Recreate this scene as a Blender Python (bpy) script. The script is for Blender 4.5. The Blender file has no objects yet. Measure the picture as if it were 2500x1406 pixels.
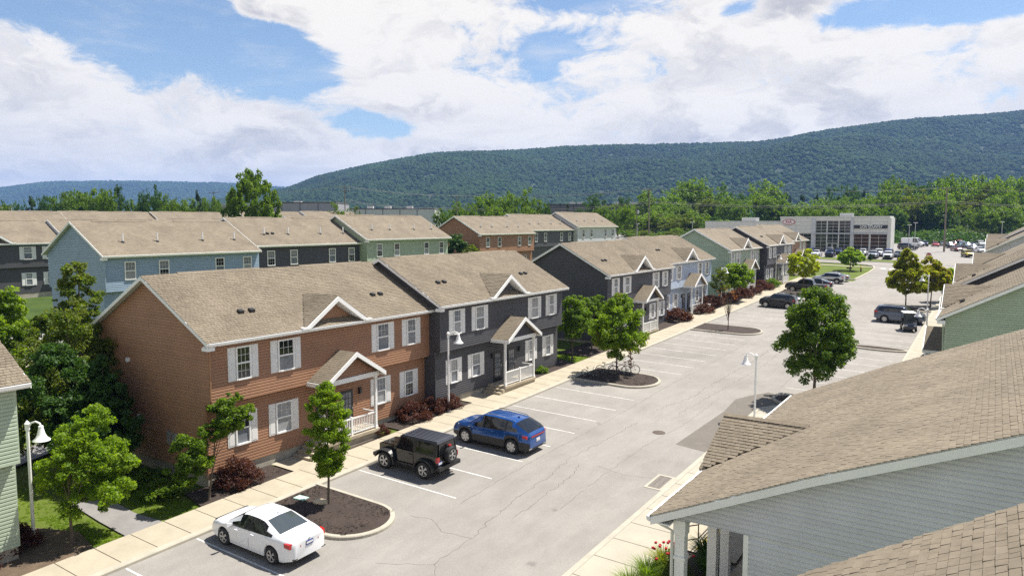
import bpy, math, random
import numpy as np
from mathutils import Vector, Matrix, noise as mnoise

R = math.radians
SC = bpy.context.scene
COL = SC.collection

# ------------------------------------------------------------------ camera
cam_d = bpy.data.cameras.new('camera')
cam = bpy.data.objects.new('camera', cam_d)
COL.objects.link(cam)
cam.location = (0, 0, 12.0)
cam.rotation_euler = (R(90 - 5.066), 0, R(33.52))
cam_d.sensor_width = 36.0
cam_d.lens = 36.0 * 1780 / 2500
cam_d.clip_start = 0.3
cam_d.clip_end = 20000
SC.camera = cam

# ------------------------------------------------------------------ colour management, render
SC.view_settings.view_transform = 'Standard'
SC.view_settings.look = 'None'
SC.view_settings.exposure = 0.92
SC.view_settings.gamma = 1.0
SC.view_settings.use_curve_mapping = False
SC.render.engine = 'CYCLES'
cy = SC.cycles
cy.use_denoising = False
try:
    cy.denoiser = 'OPENIMAGEDENOISE'
    cy.denoising_input_passes = 'RGB_ALBEDO_NORMAL'
    cy.denoising_prefilter = 'FAST'
except Exception:
    pass
cy.max_bounces = 8
cy.diffuse_bounces = 2
cy.glossy_bounces = 3
cy.transmission_bounces = 4
cy.volume_bounces = 0
cy.transparent_max_bounces = 8
cy.sample_clamp_indirect = 4
cy.caustics_reflective = False
cy.caustics_refractive = False

# ------------------------------------------------------------------ sun
SUN = Vector((0.23, 0.46, 1.0)).normalized()      # towards the sun
sun_d = bpy.data.lights.new('sun', 'SUN')
sun_d.energy = 4.9
sun_d.angle = R(0.53)
sun_d.color = (1.0, 0.95, 0.86)
sun = bpy.data.objects.new('sun', sun_d)
COL.objects.link(sun)
sun.location = (40, 110, 240)
sun.rotation_euler = SUN.to_track_quat('Z', 'Y').to_euler()

# ------------------------------------------------------------------ world: Nishita sky with procedural cumulus
W = bpy.data.worlds.new('World')
SC.world = W
W.use_nodes = True
wt = W.node_tree
wt.nodes.clear()


class NT:
    """tiny node builder"""
    def __init__(s, tree):
        s.t = tree

    def n(s, typ, **kw):
        nd = s.t.nodes.new(typ)
        for k, v in kw.items():
            setattr(nd, k, v)
        return nd

    def set(s, sock, val):
        if isinstance(val, bpy.types.NodeSocket):
            s.t.links.new(val, sock)
        else:
            sock.default_value = val

    def math(s, op, a, b=None, c=None, clamp=False):
        nd = s.n('ShaderNodeMath', operation=op, use_clamp=clamp)
        for i, v in enumerate((a, b, c)):
            if v is not None:
                s.set(nd.inputs[i], v)
        return nd.outputs[0]

    def vmath(s, op, a, b=None, out=0):
        nd = s.n('ShaderNodeVectorMath', operation=op)
        s.set(nd.inputs[0], a)
        if b is not None:
            s.set(nd.inputs[3 if op == 'SCALE' else 1], b)
        return nd.outputs[out]

    def noise(s, vec, scale, detail=4, rough=0.5, lac=2.0, dist=0.0, out='Fac'):
        nd = s.n('ShaderNodeTexNoise')
        if vec is not None:
            s.set(nd.inputs['Vector'], vec)
        nd.inputs['Scale'].default_value = scale
        nd.inputs['Detail'].default_value = detail
        nd.inputs['Roughness'].default_value = rough
        nd.inputs['Lacunarity'].default_value = lac
        nd.inputs['Distortion'].default_value = dist
        return nd.outputs[out]

    def mapr(s, v, a, b, c=0.0, d=1.0, smooth=True):
        nd = s.n('ShaderNodeMapRange', interpolation_type='SMOOTHSTEP' if smooth else 'LINEAR')
        s.set(nd.inputs['Value'], v)
        for k, x in zip(('From Min', 'From Max', 'To Min', 'To Max'), (a, b, c, d)):
            s.set(nd.inputs[k], x)
        return nd.outputs['Result']

    def mix(s, f, a, b, blend='MIX'):
        nd = s.n('ShaderNodeMix', data_type='RGBA', blend_type=blend)
        s.set(nd.inputs[0], f)
        s.set(nd.inputs[6], a)
        s.set(nd.inputs[7], b)
        return nd.outputs[2]


def col4(c):
    return (c[0], c[1], c[2], 1.0)


w = NT(wt)
tc = w.n('ShaderNodeTexCoord')
DIRV = w.vmath('NORMALIZE', tc.outputs['Generated'])
# openings of blue sky and small separate clouds: (azimuth deg left of +Y, elevation deg, half width, half height, weight)
CLEAR = [(61.17, 13.93, 5.93, 1.57, 1.25), (55.31, 12.57, 6.48, 1.93, 1.35), (49.77, 10.58, 3.39, 1.87, 1.10), (44.62, 7.55, 2.46, 0.90, 0.90), (30.70, 13.11, 1.72, 1.21, 0.75), (7.36, 14.16, 4.59, 0.87, 1.00), (1.42, 13.64, 3.24, 0.68, 0.95), (16.82, 15.23, 1.42, 0.70, 0.60), (28.85, 16.43, 2.78, 0.50, 0.60), (66.93, 13.76, 2.69, 0.72, 0.70), (42.02, 7.00, 1.87, 0.49, 0.40)]
PUFF = [(51.93, 14.99, 1.56, 0.59, 1.00), (48.94, 14.73, 1.32, 0.44, 0.90), (13.16, 14.71, 2.03, 1.19, 0.90)]


sep = w.n('ShaderNodeSeparateXYZ')
w.set(sep.inputs[0], DIRV)
az = w.math('ARCTAN2', w.math('MULTIPLY', sep.outputs[0], -1.0), sep.outputs[1])
elev = w.math('ARCSINE', sep.outputs[2])
cov = w.mapr(elev, R(0), R(55), .86, -.40, smooth=False)      # towers close up towards the horizon, gaps open overhead
for lst, sg in ((CLEAR, -1), (PUFF, 1)):
    for a, e, ra, re, wt_ in lst:
        dx = w.math('DIVIDE', w.math('SUBTRACT', az, R(a)), R(ra))
        dy = w.math('DIVIDE', w.math('SUBTRACT', elev, R(e)), R(re))
        d2 = w.math('MULTIPLY_ADD', dx, dx, w.math('MULTIPLY', dy, dy))
        cov = w.math('ADD', cov, w.math('MULTIPLY', w.math('EXPONENT', w.math('MULTIPLY', d2, -.75)), sg * wt_))
STR = w.vmath('MULTIPLY', DIRV, (1.0, 1.0, 2.1))
warp = w.noise(STR, 6.0, 3, .55, out='Color')
ST2 = w.vmath('ADD', STR, w.vmath('SCALE', w.vmath('SUBTRACT', warp, (.5, .5, .5)), .15))
big = w.noise(ST2, 5.2, 9, .64, 2.15)
dens = w.math('MULTIPLY_ADD', w.math('SUBTRACT', big, .5), 3.0, cov)
mask = w.mapr(dens, .0, 0.44)
veil = w.mapr(w.noise(w.vmath('MULTIPLY', DIRV, (1.0, 1.0, 4.0)), 7.0, 6, .62), .46, .80, 0, .42)     # thin high streaks
mask = w.math('MAXIMUM', mask, veil)
# relief: compare with the density a little higher up and nearer the sun
bigup = w.noise(w.vmath('ADD', ST2, (0.010, 0.018, 0.060)), 5.2, 6, .60, 2.15)
relief = w.math('SUBTRACT', w.noise(ST2, 5.2, 6, .60, 2.15), bigup)
lit = w.mapr(relief, -.13, .07)
strat = w.mapr(w.noise(w.vmath('MULTIPLY', DIRV, (1.0, 1.0, 6.5)), 6.0, 5, .55), .42, .68, 0, .55)      # flat grey bases low down
low = w.mapr(elev, R(1), R(13), 1.0, .0)
thick = w.mapr(dens, .20, .95)
shade = w.math('MULTIPLY', w.math('MAXIMUM', w.math('SUBTRACT', 1.0, lit), w.math('MULTIPLY', strat, low)), w.math('MULTIPLY_ADD', thick, .80, .20), clamp=True)
CLOUD_HI = (7.75, 7.35, 6.75, 1)
CLOUD_LO = (4.35, 4.25, 4.35, 1)
cloud_col = w.mix(shade, CLOUD_HI, CLOUD_LO)
sky = w.n('ShaderNodeTexSky', sky_type='NISHITA')
sky.sun_disc = False
sky.sun_elevation = math.asin(SUN.z)
sky.sun_rotation = math.atan2(SUN.x, SUN.y)
sky.altitude = 350
sky.air_density = 1.0
sky.dust_density = 0.3
sky.ozone_density = 1.6
world_col = w.mix(mask, sky.outputs[0], cloud_col)
bg = w.n('ShaderNodeBackground')
w.set(bg.inputs[0], world_col)
bg.inputs[1].default_value = 0.072
wo = w.n('ShaderNodeOutputWorld')
wt.links.new(bg.outputs[0], wo.inputs[0])
W.cycles.sampling_method = 'MANUAL'
W.cycles.sample_map_resolution = 512


# ================================================================== helpers
def sstep(a, b, x):
    t = min(max((x - a) / (b - a), 0.0), 1.0)
    return t * t * (3 - 2 * t)


def gz(X, Y):
    """height of the natural ground: a lot that climbs gently away and to the west"""
    y = min(max(Y, -60.0), 235.0)
    x = min(max(X, -36.0), 14.0)
    return 0.0255 * (y - 20) - 0.0228 * (x + 22) + 2.15 * sstep(-38, -57, X)


class MB:
    """collects shapes into one mesh"""
    def __init__(s):
        s.v, s.f, s.m = [], [], []

    def add(s, vs, fs, m=0):
        k = len(s.v)
        s.v.extend(vs)
        for f in fs:
            s.f.append([i + k for i in f])
            s.m.append(m)
        return s

    def box(s, a, b, m=0):
        x0, y0, z0 = a
        x1, y1, z1 = b
        return s.add([(x0, y0, z0), (x1, y0, z0), (x1, y1, z0), (x0, y1, z0), (x0, y0, z1), (x1, y0, z1), (x1, y1, z1), (x0, y1, z1)],
                     [(3, 2, 1, 0), (4, 5, 6, 7), (0, 1, 5, 4), (1, 2, 6, 5), (2, 3, 7, 6), (3, 0, 4, 7)], m)

    def cbox(s, c, d, m=0):
        return s.box([c[i] - d[i] / 2 for i in range(3)], [c[i] + d[i] / 2 for i in range(3)], m)

    def hexa(s, vs, m=0):
        """8 corners: bottom ring 0-3, top ring 4-7"""
        return s.add(vs, [(3, 2, 1, 0), (4, 5, 6, 7), (0, 1, 5, 4), (1, 2, 6, 5), (2, 3, 7, 6), (3, 0, 4, 7)], m)

    def extr(s, poly, fn, a, b, m=0, caps=True, mc=None):
        """extrude a 2-D polygon between parameters a and b; fn(p, q, t) -> xyz"""
        n = len(poly)
        vs = [fn(p, q, a) for p, q in poly] + [fn(p, q, b) for p, q in poly]
        s.add(vs, [(i, (i + 1) % n, n + (i + 1) % n, n + i) for i in range(n)], m)
        if caps:
            k = len(s.v) - 2 * n
            s.f.append([k + i for i in range(n)][::-1])
            s.f.append([k + n + i for i in range(n)])
            s.m += [m if mc is None else mc] * 2
        return s

    def tube(s, pts, rad, n=8, m=0, caps=True):
        """tube along points; rad number or list"""
        pts = [Vector(p) for p in pts]
        if not hasattr(rad, '__len__'):
            rad = [rad] * len(pts)
        vs = []
        for i, p in enumerate(pts):
            d = (pts[min(i + 1, len(pts) - 1)] - pts[max(i - 1, 0)])
            d = d.normalized() if d.length > 1e-9 else Vector((0, 0, 1))
            ref = Vector((0, 0, 1)) if abs(d.z) < .9 else Vector((1, 0, 0))
            a = d.cross(ref).normalized()
            b = d.cross(a)
            for k in range(n):
                t = 2 * math.pi * k / n
                vs.append(tuple(p + (a * math.cos(t) + b * math.sin(t)) * rad[i]))
        fs = []
        for i in range(len(pts) - 1):
            for k in range(n):
                k2 = (k + 1) % n
                fs.append((i * n + k, i * n + k2, (i + 1) * n + k2, (i + 1) * n + k))
        if caps:
            fs.append(tuple(range(n)))
            fs.append(tuple((len(pts) - 1) * n + k for k in range(n))[::-1])
        return s.add(vs, fs, m)

    def lathe(s, prof, n=16, m=0, o=(0, 0, 0), axis='z'):
        """prof list of (r, h)"""
        vs = []
        for r, h in prof:
            for k in range(n):
                t = 2 * math.pi * k / n
                c, d = r * math.cos(t), r * math.sin(t)
                p = (c, d, h) if axis == 'z' else ((h, c, d) if axis == 'x' else (c, h, d))
                vs.append((p[0] + o[0], p[1] + o[1], p[2] + o[2]))
        fs = []
        for i in range(len(prof) - 1):
            for k in range(n):
                k2 = (k + 1) % n
                fs.append((i * n + k, i * n + k2, (i + 1) * n + k2, (i + 1) * n + k))
        return s.add(vs, fs, m)

    def mesh(s, name, mats, smooth=None):
        me = bpy.data.meshes.new(name)
        me.from_pydata([tuple(p) for p in s.v], [], s.f)
        for mt in (mats if isinstance(mats, (list, tuple)) else [mats]):
            me.materials.append(mt)
        if any(s.m):
            me.polygons.foreach_set('material_index', s.m)
        if smooth is not None:
            me.polygons.foreach_set('use_smooth', [True] * len(s.f))
            me.set_sharp_from_angle(angle=R(smooth))
        me.update()
        return me


def O(name, me, parent=None, loc=None, rot=None, scale=None, **props):
    o = bpy.data.objects.new(name, me)
    COL.objects.link(o)
    if parent is not None:
        o.parent = parent
    if loc is not None:
        o.location = loc
    if rot is not None:
        o.rotation_euler = rot
    if scale is not None:
        o.scale = scale
    for k, v in props.items():
        o[k] = v
    return o


def thing(name, label, cat, loc=(0, 0, 0), rotz=0.0, group=None, me=None, kind=None):
    o = O(name, me, None, loc, (0, 0, rotz))
    o['label'] = label
    o['category'] = cat
    if group:
        o['group'] = group
    if kind:
        o['kind'] = kind
    return o


def struct(name, me, parent=None, loc=None):
    o = O(name, me, parent, loc)
    if parent is None:
        o['kind'] = 'structure'
    return o


def copy_tree(o, parent=None):
    c = o.copy()
    COL.objects.link(c)
    c.parent = parent
    for ch in list(o.children):
        copy_tree(ch, c)
    return c


# ================================================================== materials
def pm(name, col, rough=.6, var=.12, scale=2.0, grain=0.0, gscale=60.0, bump=0.0, bscale=80.0, metal=0.0, coat=0.0, spec=.5,
       island=0.0, emit=None):
    """principled with large soft variation, fine grain, and optional bump - all in world space"""
    mt = bpy.data.materials.new(name)
    mt.use_nodes = True
    t = NT(mt.node_tree)
    p = mt.node_tree.nodes['Principled BSDF']
    geo = t.n('ShaderNodeNewGeometry')
    c = col4(col)
    pos = geo.outputs['Position']
    fac = None
    if var:
        nz = t.noise(pos, scale, 4, .6)
        fac = t.mapr(nz, .25, .75, 1 - var, 1 + var, smooth=False)
    if grain:
        g = t.mapr(t.noise(pos, gscale, 2, .6), .2, .8, 1 - grain, 1 + grain, smooth=False)
        fac = g if fac is None else t.math('MULTIPLY', fac, g)
    if island:
        oi = t.n('ShaderNodeObjectInfo')
        rnd = t.math('FRACT', t.math('ADD', geo.outputs['Random Per Island'], t.math('MULTIPLY', oi.outputs['Random'], 7.31)))
        g = t.mapr(rnd, 0, 1, 1 - island, 1 + island, smooth=False)
        fac = g if fac is None else t.math('MULTIPLY', fac, g)
    if fac is not None:
        cm = t.n('ShaderNodeVectorMath', operation='SCALE')
        cm.inputs[0].default_value = col
        t.set(cm.inputs[3], fac)
        t.set(p.inputs['Base Color'], cm.outputs[0])
    else:
        p.inputs['Base Color'].default_value = c
    p.inputs['Roughness'].default_value = rough
    p.inputs['Metallic'].default_value = metal
    p.inputs['Specular IOR Level'].default_value = spec
    if coat:
        p.inputs['Coat Weight'].default_value = coat
        p.inputs['Coat Roughness'].default_value = .04
    if bump:
        b = t.n('ShaderNodeBump')
        b.inputs['Strength'].default_value = bump
        b.inputs['Distance'].default_value = .02
        t.set(b.inputs['Height'], t.noise(pos, bscale, 3, .6))
        t.set(p.inputs['Normal'], b.outputs[0])
    if emit:
        p.inputs['Emission Color'].default_value = col4(emit[0])
        p.inputs['Emission Strength'].default_value = emit[1]
    return mt


def shingle_mat(name, a, b, pattern=False):
    mt = bpy.data.materials.new(name)
    mt.use_nodes = True
    t = NT(mt.node_tree)
    p = mt.node_tree.nodes['Principled BSDF']
    geo = t.n('ShaderNodeNewGeometry')
    oi = t.n('ShaderNodeObjectInfo')
    pos = geo.outputs['Position']
    if pattern:       # too far off for single tabs: courses and tabs as colour and relief
        sp = t.n('ShaderNodeSeparateXYZ')
        t.set(sp.inputs[0], pos)
        cb = t.n('ShaderNodeCombineXYZ')
        t.set(cb.inputs[0], sp.outputs[1])
        t.set(cb.inputs[1], t.math('MULTIPLY', sp.outputs[2], 2.08))
        br = t.n('ShaderNodeTexBrick')
        t.set(br.inputs['Vector'], cb.outputs[0])
        br.inputs['Scale'].default_value = 1.0
        br.inputs['Brick Width'].default_value = .34
        br.inputs['Row Height'].default_value = .15
        br.inputs['Mortar Size'].default_value = .012
        br.inputs['Mortar Smooth'].default_value = .4
        br.inputs['Color1'].default_value = (0, 0, 0, 1)
        br.inputs['Color2'].default_value = (1, 1, 1, 1)
        br.inputs['Mortar'].default_value = (.5, .5, .5, 1)
        rnd = br.outputs['Color']
        mort = br.outputs['Fac']
    else:
        rnd = t.math('FRACT', t.math('ADD', geo.outputs['Random Per Island'], t.math('MULTIPLY', oi.outputs['Random'], 5.77)))
        mort = None
    c = t.mix(rnd, col4(a), col4(b))
    big = t.mapr(t.noise(pos, .55, 4, .6), .3, .7, .84, 1.14, smooth=False)
    med = t.mapr(t.noise(pos, 7.0, 3, .6), .3, .7, .90, 1.10, smooth=False)
    gr = t.mapr(t.noise(pos, 95.0, 2, .7), .25, .75, .82, 1.18, smooth=False)
    f = t.math('MULTIPLY', t.math('MULTIPLY', big, gr), med)
    if mort is not None:
        f = t.math('MULTIPLY', f, t.mapr(mort, 0, 1, 1.0, .62, smooth=False))
    sc = t.n('ShaderNodeVectorMath', operation='SCALE')
    t.set(sc.inputs[0], c)
    t.set(sc.inputs[3], f)
    t.set(p.inputs['Base Color'], sc.outputs[0])
    p.inputs['Roughness'].default_value = .92
    p.inputs['Specular IOR Level'].default_value = .25
    b_ = t.n('ShaderNodeBump')
    b_.inputs['Strength'].default_value = .35
    b_.inputs['Distance'].default_value = .01
    t.set(b_.inputs['Height'], t.noise(pos, 120.0, 2, .6))
    t.set(p.inputs['Normal'], b_.outputs[0])
    return mt


def leaf_mat(name, a, b, trans=.45):
    """two-tone leaves that let sunlight through"""
    mt = bpy.data.materials.new(name)
    mt.use_nodes = True
    t = NT(mt.node_tree)
    mt.node_tree.nodes.clear()
    geo = t.n('ShaderNodeNewGeometry')
    oi = t.n('ShaderNodeObjectInfo')
    rnd = geo.outputs['Random Per Island']
    nz = t.noise(geo.outputs['Position'], .9, 3, .6)
    f = t.math('MULTIPLY_ADD', rnd, .55, t.math('MULTIPLY', t.mapr(nz, .3, .7), .45))
    c = t.mix(f, col4(a), col4(b))
    tone = t.mapr(oi.outputs['Random'], 0, 1, .88, 1.12, smooth=False)
    sc = t.n('ShaderNodeVectorMath', operation='SCALE')
    t.set(sc.inputs[0], c)
    t.set(sc.inputs[3], tone)
    pr = t.n('ShaderNodeBsdfPrincipled')
    t.set(pr.inputs['Base Color'], sc.outputs[0])
    pr.inputs['Roughness'].default_value = .55
    pr.inputs['Specular IOR Level'].default_value = .3
    tr = t.n('ShaderNodeBsdfTranslucent')
    tcv = t.vmath('MULTIPLY', sc.outputs[0], (1.75, 1.75, .45))
    t.set(tr.inputs[0], tcv)
    mx = t.n('ShaderNodeMixShader')
    mx.inputs[0].default_value = trans
    t.t.links.new(pr.outputs[0], mx.inputs[1])
    t.t.links.new(tr.outputs[0], mx.inputs[2])
    out = t.n('ShaderNodeOutputMaterial')
    t.t.links.new(mx.outputs[0], out.inputs[0])
    return mt


M = {}
SID = {'brown': (.325, .172, .100), 'dark': (.076, .075, .082), 'blue': (.555, .560, .60), 'skyblue': (.27, .365, .47),
       'green': (.365, .435, .325), 'slate': (.075, .073, .085), 'paleblue': (.42, .49, .60)}
for k, c in SID.items():
    M['sid_' + k] = pm('vinyl_siding_' + k, c, .48, .09, .8, .05, 30, spec=.35, island=.04)
M['shingle'] = shingle_mat('asphalt_shingle', (.176, .146, .107), (.205, .171, .127))
M['shingle_far'] = shingle_mat('asphalt_shingle_far', (.168, .139, .102), (.206, .173, .130), True)
M['white'] = pm('white_trim', (.82, .815, .80), .42, .05, 1.5, .03, 20)
M['offwhite'] = pm('offwhite_trim', (.66, .65, .60), .5, .06, 1.5, .03, 20)
M['shutter'] = pm('white_shutter', (.74, .735, .725), .5, .05, 1.5, .03, 20)
M['concrete'] = pm('concrete', (.355, .312, .235), .88, .13, .9, .10, 45, .15, 60)
M['kerbc'] = pm('kerb_concrete', (.37, .34, .275), .88, .14, 1.6, .10, 45, .15, 60)
M['found'] = pm('foundation_concrete', (.36, .33, .27), .9, .25, 1.7, .10, 25, .2, 40)
M['stepc'] = pm('step_concrete', (.40, .34, .25), .9, .2, 1.7, .10, 25, .2, 40)
M['mulch'] = pm('dark_mulch', (.040, .027, .021), .95, .35, 2.5, .65, 38, 1.0, 40)
M['soil'] = pm('bare_soil', (.10, .07, .045), .95, .35, 2.0, .5, 30, .8, 30)
M['line'] = pm('parking_paint', (.52, .51, .485), .75, .28, 2.2, .35, 26)
M['yellow'] = pm('yellow_paint', (.75, .56, .12), .7, .12, 3.0, .15, 40)
M['black'] = pm('black_plastic', (.018, .018, .018), .45, .1, 3)
M['blackm'] = pm('black_metal', (.02, .02, .022), .35, .1, 3, metal=.2)
M['door'] = pm('dark_door', (.018, .016, .016), .3, .1, 3)
M['rubber'] = pm('rubber', (.016, .016, .017), .75, .15, 6, .1, 60)
M['rim'] = pm('alloy_rim', (.48, .48, .49), .32, 0, metal=.85)
M['chrome'] = pm('chrome', (.75, .75, .77), .12, 0, metal=1.0)
M['steel'] = pm('galvanised_steel', (.42, .43, .44), .45, .1, 3, metal=.6)
M['iron'] = pm('rusty_iron', (.095, .070, .055), .8, .3, 6, .2, 40, metal=.2)
M['bark'] = pm('bark', (.115, .088, .065), .95, .25, 5, .3, 30, .8, 30)
M['wood'] = pm('weathered_pole_wood', (.20, .165, .13), .9, .2, 3, .2, 30, .4, 30)
M['glass_dark'] = pm('window_glass_dark', (.012, .013, .016), .06, 0, spec=.75)
M['glass_blind'] = pm('window_glass_with_blind', (.30, .31, .32), .10, .18, 6, spec=.6)
M['glass_curt'] = pm('window_glass_with_curtain', (.17, .185, .21), .09, .35, 5, spec=.65)
M['carglass'] = pm('car_glass', (.010, .011, .012), .05, 0, spec=.8)
M['carglass_l'] = pm('car_glass_rear', (.05, .06, .065), .05, 0, spec=.8)
M['red'] = pm('tail_lamp_red', (.42, .012, .012), .18, 0, coat=.5)
M['lamp'] = pm('head_lamp', (.55, .57, .60), .12, 0, coat=.6)
M['amber'] = pm('amber_lamp', (.55, .20, .02), .2, 0, coat=.5)
M['signred'] = pm('sign_red', (.40, .015, .02), .4, .05)
M['plateb'] = pm('plate_blue', (.02, .05, .22), .4, 0)
M['platew'] = pm('plate_white', (.75, .75, .76), .4, 0)
M['bark2'] = M['bark']
M['leaf_bright'] = leaf_mat('leaf_bright', (.085, .170, .008), (.230, .320, .018), .52)
M['leaf_mid'] = leaf_mat('leaf_mid', (.055, .120, .010), (.150, .225, .018), .48)
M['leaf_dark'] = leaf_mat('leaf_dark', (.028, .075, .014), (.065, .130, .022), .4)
M['leaf_olive'] = leaf_mat('leaf_olive', (.055, .095, .012), (.150, .175, .022), .45)
M['leaf_yellow'] = leaf_mat('leaf_yellow', (.14, .17, .015), (.33, .28, .025), .5)
M['leaf_lime'] = leaf_mat('leaf_lime', (.15, .21, .012), (.33, .35, .022), .55)
M['leaf_wood'] = leaf_mat('leaf_wood', (.050, .115, .012), (.150, .225, .020), .45)
M['leaf_red'] = leaf_mat('leaf_barberry', (.040, .014, .012), (.125, .040, .026), .35)
M['leaf_pine'] = leaf_mat('leaf_conifer', (.018, .042, .016), (.036, .072, .022), .25)
M['leaf_brown'] = leaf_mat('leaf_dead', (.16, .045, .015), (.30, .11, .03), .4)


def asphalt_mat():
    mt = bpy.data.materials.new('worn_asphalt')
    mt.use_nodes = True
    t = NT(mt.node_tree)
    p = mt.node_tree.nodes['Principled BSDF']
    pos = t.n('ShaderNodeNewGeometry').outputs['Position']
    big = t.mapr(t.noise(pos, .16, 5, .6), .3, .7, .84, 1.12, smooth=False)
    mid = t.mapr(t.noise(t.vmath('MULTIPLY', pos, (1.6, .5, 1)), .9, 4, .65), .3, .7, .92, 1.07, smooth=False)
    gr = t.mapr(t.noise(pos, 22.0, 3, .8), .25, .75, .82, 1.18, smooth=False)
    gr2 = t.mapr(t.noise(pos, 70.0, 2, .7), .2, .8, .80, 1.20, smooth=False)
    # oil drips where engines stand: small dark specks
    vor = t.n('ShaderNodeTexVoronoi')
    t.set(vor.inputs['Vector'], pos)
    vor.inputs['Scale'].default_value = .75
    spot = t.mapr(t.math('ADD', t.math('ADD', vor.outputs['Distance'], t.math('MULTIPLY', t.noise(pos, 5.0, 3, .6), .30)), t.mapr(t.noise(pos, .45, 3, .6), .42, .62, .30, 0)), .20, .34, .74, 1.0)
    f = t.math('MULTIPLY', t.math('MULTIPLY', big, mid), t.math('MULTIPLY', t.math('MULTIPLY', gr, gr2), spot))
    sc = t.n('ShaderNodeVectorMath', operation='SCALE')
    sc.inputs[0].default_value = (.254, .237, .216)
    t.set(sc.inputs[3], f)
    t.set(p.inputs['Base Color'], sc.outputs[0])
    p.inputs['Roughness'].default_value = .9
    p.inputs['Specular IOR Level'].default_value = .25
    b = t.n('ShaderNodeBump')
    b.inputs['Strength'].default_value = .5
    b.inputs['Distance'].default_value = .012
    t.set(b.inputs['Height'], t.noise(pos, 45.0, 3, .7))
    t.set(p.inputs['Normal'], b.outputs[0])
    return mt


M['asphalt'] = asphalt_mat()
M['asphalt_new'] = pm('newer_asphalt', (.135, .118, .100), .9, .12, 1.4, .28, 40, .4, 45)
M['asphalt_path'] = pm('path_asphalt', (.20, .19, .185), .9, .15, 1.4, .22, 40, .4, 45)
M['crack'] = pm('crack_dark', (.135, .123, .110), .95, .3, 4)


def grass_mat(name, a, b):
    mt = bpy.data.materials.new(name)
    mt.use_nodes = True
    t = NT(mt.node_tree)
    p = mt.node_tree.nodes['Principled BSDF']
    pos = t.n('ShaderNodeNewGeometry').outputs['Position']
    f = t.math('MULTIPLY_ADD', t.mapr(t.noise(pos, .35, 5, .65), .3, .7), .6, t.math('MULTIPLY', t.mapr(t.noise(pos, 14.0, 3, .7), .3, .7), .4))
    c = t.mix(f, col4(a), col4(b))
    t.set(p.inputs['Base Color'], c)
    p.inputs['Roughness'].default_value = .9
    p.inputs['Specular IOR Level'].default_value = .15
    bp_ = t.n('ShaderNodeBump')
    bp_.inputs['Strength'].default_value = .9
    bp_.inputs['Distance'].default_value = .05
    t.set(bp_.inputs['Height'], t.noise(pos, 22.0, 3, .7))
    t.set(p.inputs['Normal'], bp_.outputs[0])
    return mt


M['grass'] = grass_mat('lawn', (.068, .098, .016), (.130, .168, .028))
M['grass_far'] = grass_mat('rough_grass', (.030, .058, .012), (.070, .105, .022))


# ================================================================== setting: ground, lot, kerbs, walks
def tilt(x, y):
    return .0255 * y - .0228 * x


def make_ground():
    xs = [-6500, -4000, -2000, -1000, -600, -400, -250, -180, -140, -110, -90, -75, -66] + [-60 + 2 * i for i in range(13)] + \
         [-34, -30, -25, -20, -15, -10, -5, 0, 5, 14, 40, 100, 250, 600, 1500, 2300]
    ys = [-250, -200, -60, -20, 0, 10, 20, 40, 60, 80, 100, 120, 140, 160, 180, 200, 220, 235, 260, 320, 450, 700, 1200, 2500, 4000, 5900]
    b = MB()
    vs = [(x, y, gz(x, y) - .03) for y in ys for x in xs]
    n = len(xs)
    fs, ms = [], []
    for j in range(len(ys) - 1):
        for i in range(n - 1):
            fs.append((j * n + i, j * n + i + 1, (j + 1) * n + i + 1, (j + 1) * n + i))
    b.add(vs, fs)
    far = [0 if (-70 < xs[k % (n - 1)] < 20 and -60 <= ys[k // (n - 1)] < 200) else 1 for k in range(len(fs))]
    b.m = far
    return struct('ground', b.mesh('ground', [M['grass'], M['grass_far']]))


ground = make_ground()


def sheet(name, poly, dz, mat, parent=None):
    b = MB()
    b.add([(x, y, gz(x, y) + dz) for x, y in poly], [tuple(range(len(poly)))])
    return struct(name, b.mesh(name, mat), parent)


def sheet_grid(name, x0, x1, y0, y1, dz, mat):
    xs = sorted({x0, x1} | {x for x in (-110, -80, -57, -55, -53, -51, -49, -47, -45, -43, -41, -39, -38, -36, -20, 0, 14, 40) if x0 < x < x1})
    ys = sorted({y0, y1} | {y for y in (200, 220, 235) if y0 < y < y1})
    b = MB()
    n = len(xs)
    b.add([(x, y, gz(x, y) + dz) for y in ys for x in xs], [(j * n + i, j * n + i + 1, (j + 1) * n + i + 1, (j + 1) * n + i) for j in range(len(ys) - 1) for i in range(n - 1)])
    return struct(name, b.mesh(name, mat))


def kerb_run(b, pts, wid=.28, top=.13, closed=False, side=1):
    """kerb along pts (outer edge); body lies to the left (side=1) of travel"""
    P = [Vector((p[0], p[1])) for p in pts]
    n = len(P)
    off = []
    for i in range(n):
        a = P[(i - 1) % n] if (closed or i > 0) else P[i]
        c = P[(i + 1) % n] if (closed or i < n - 1) else P[i]
        d = (c - a).normalized()
        off.append(Vector((-d.y, d.x)) * side)
    prof = [(0.0, -.12), (.012, top - .035), (.045, top), (wid, top + .004), (wid, -.12)]
    vs = []
    for i in range(n):
        for q, h in prof:
            x, y = P[i] + off[i] * q
            vs.append((x, y, gz(x, y) + h))
    k = len(prof)
    fs = []
    for i in range(n if closed else n - 1):
        j = (i + 1) % n
        for q in range(k - 1):
            fs.append((i * k + q, j * k + q, j * k + q + 1, i * k + q + 1))
    b.add(vs, fs)


lot = sheet('parking_lot', [(-25.2, -30), (-5.8, -30), (-5.8, 128), (-8.5, 150), (-8.5, 163.2), (-21.5, 163.2), (-19.2, 156), (-18.8, 128), (-25.2, 128)], .004, M['asphalt'])

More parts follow.
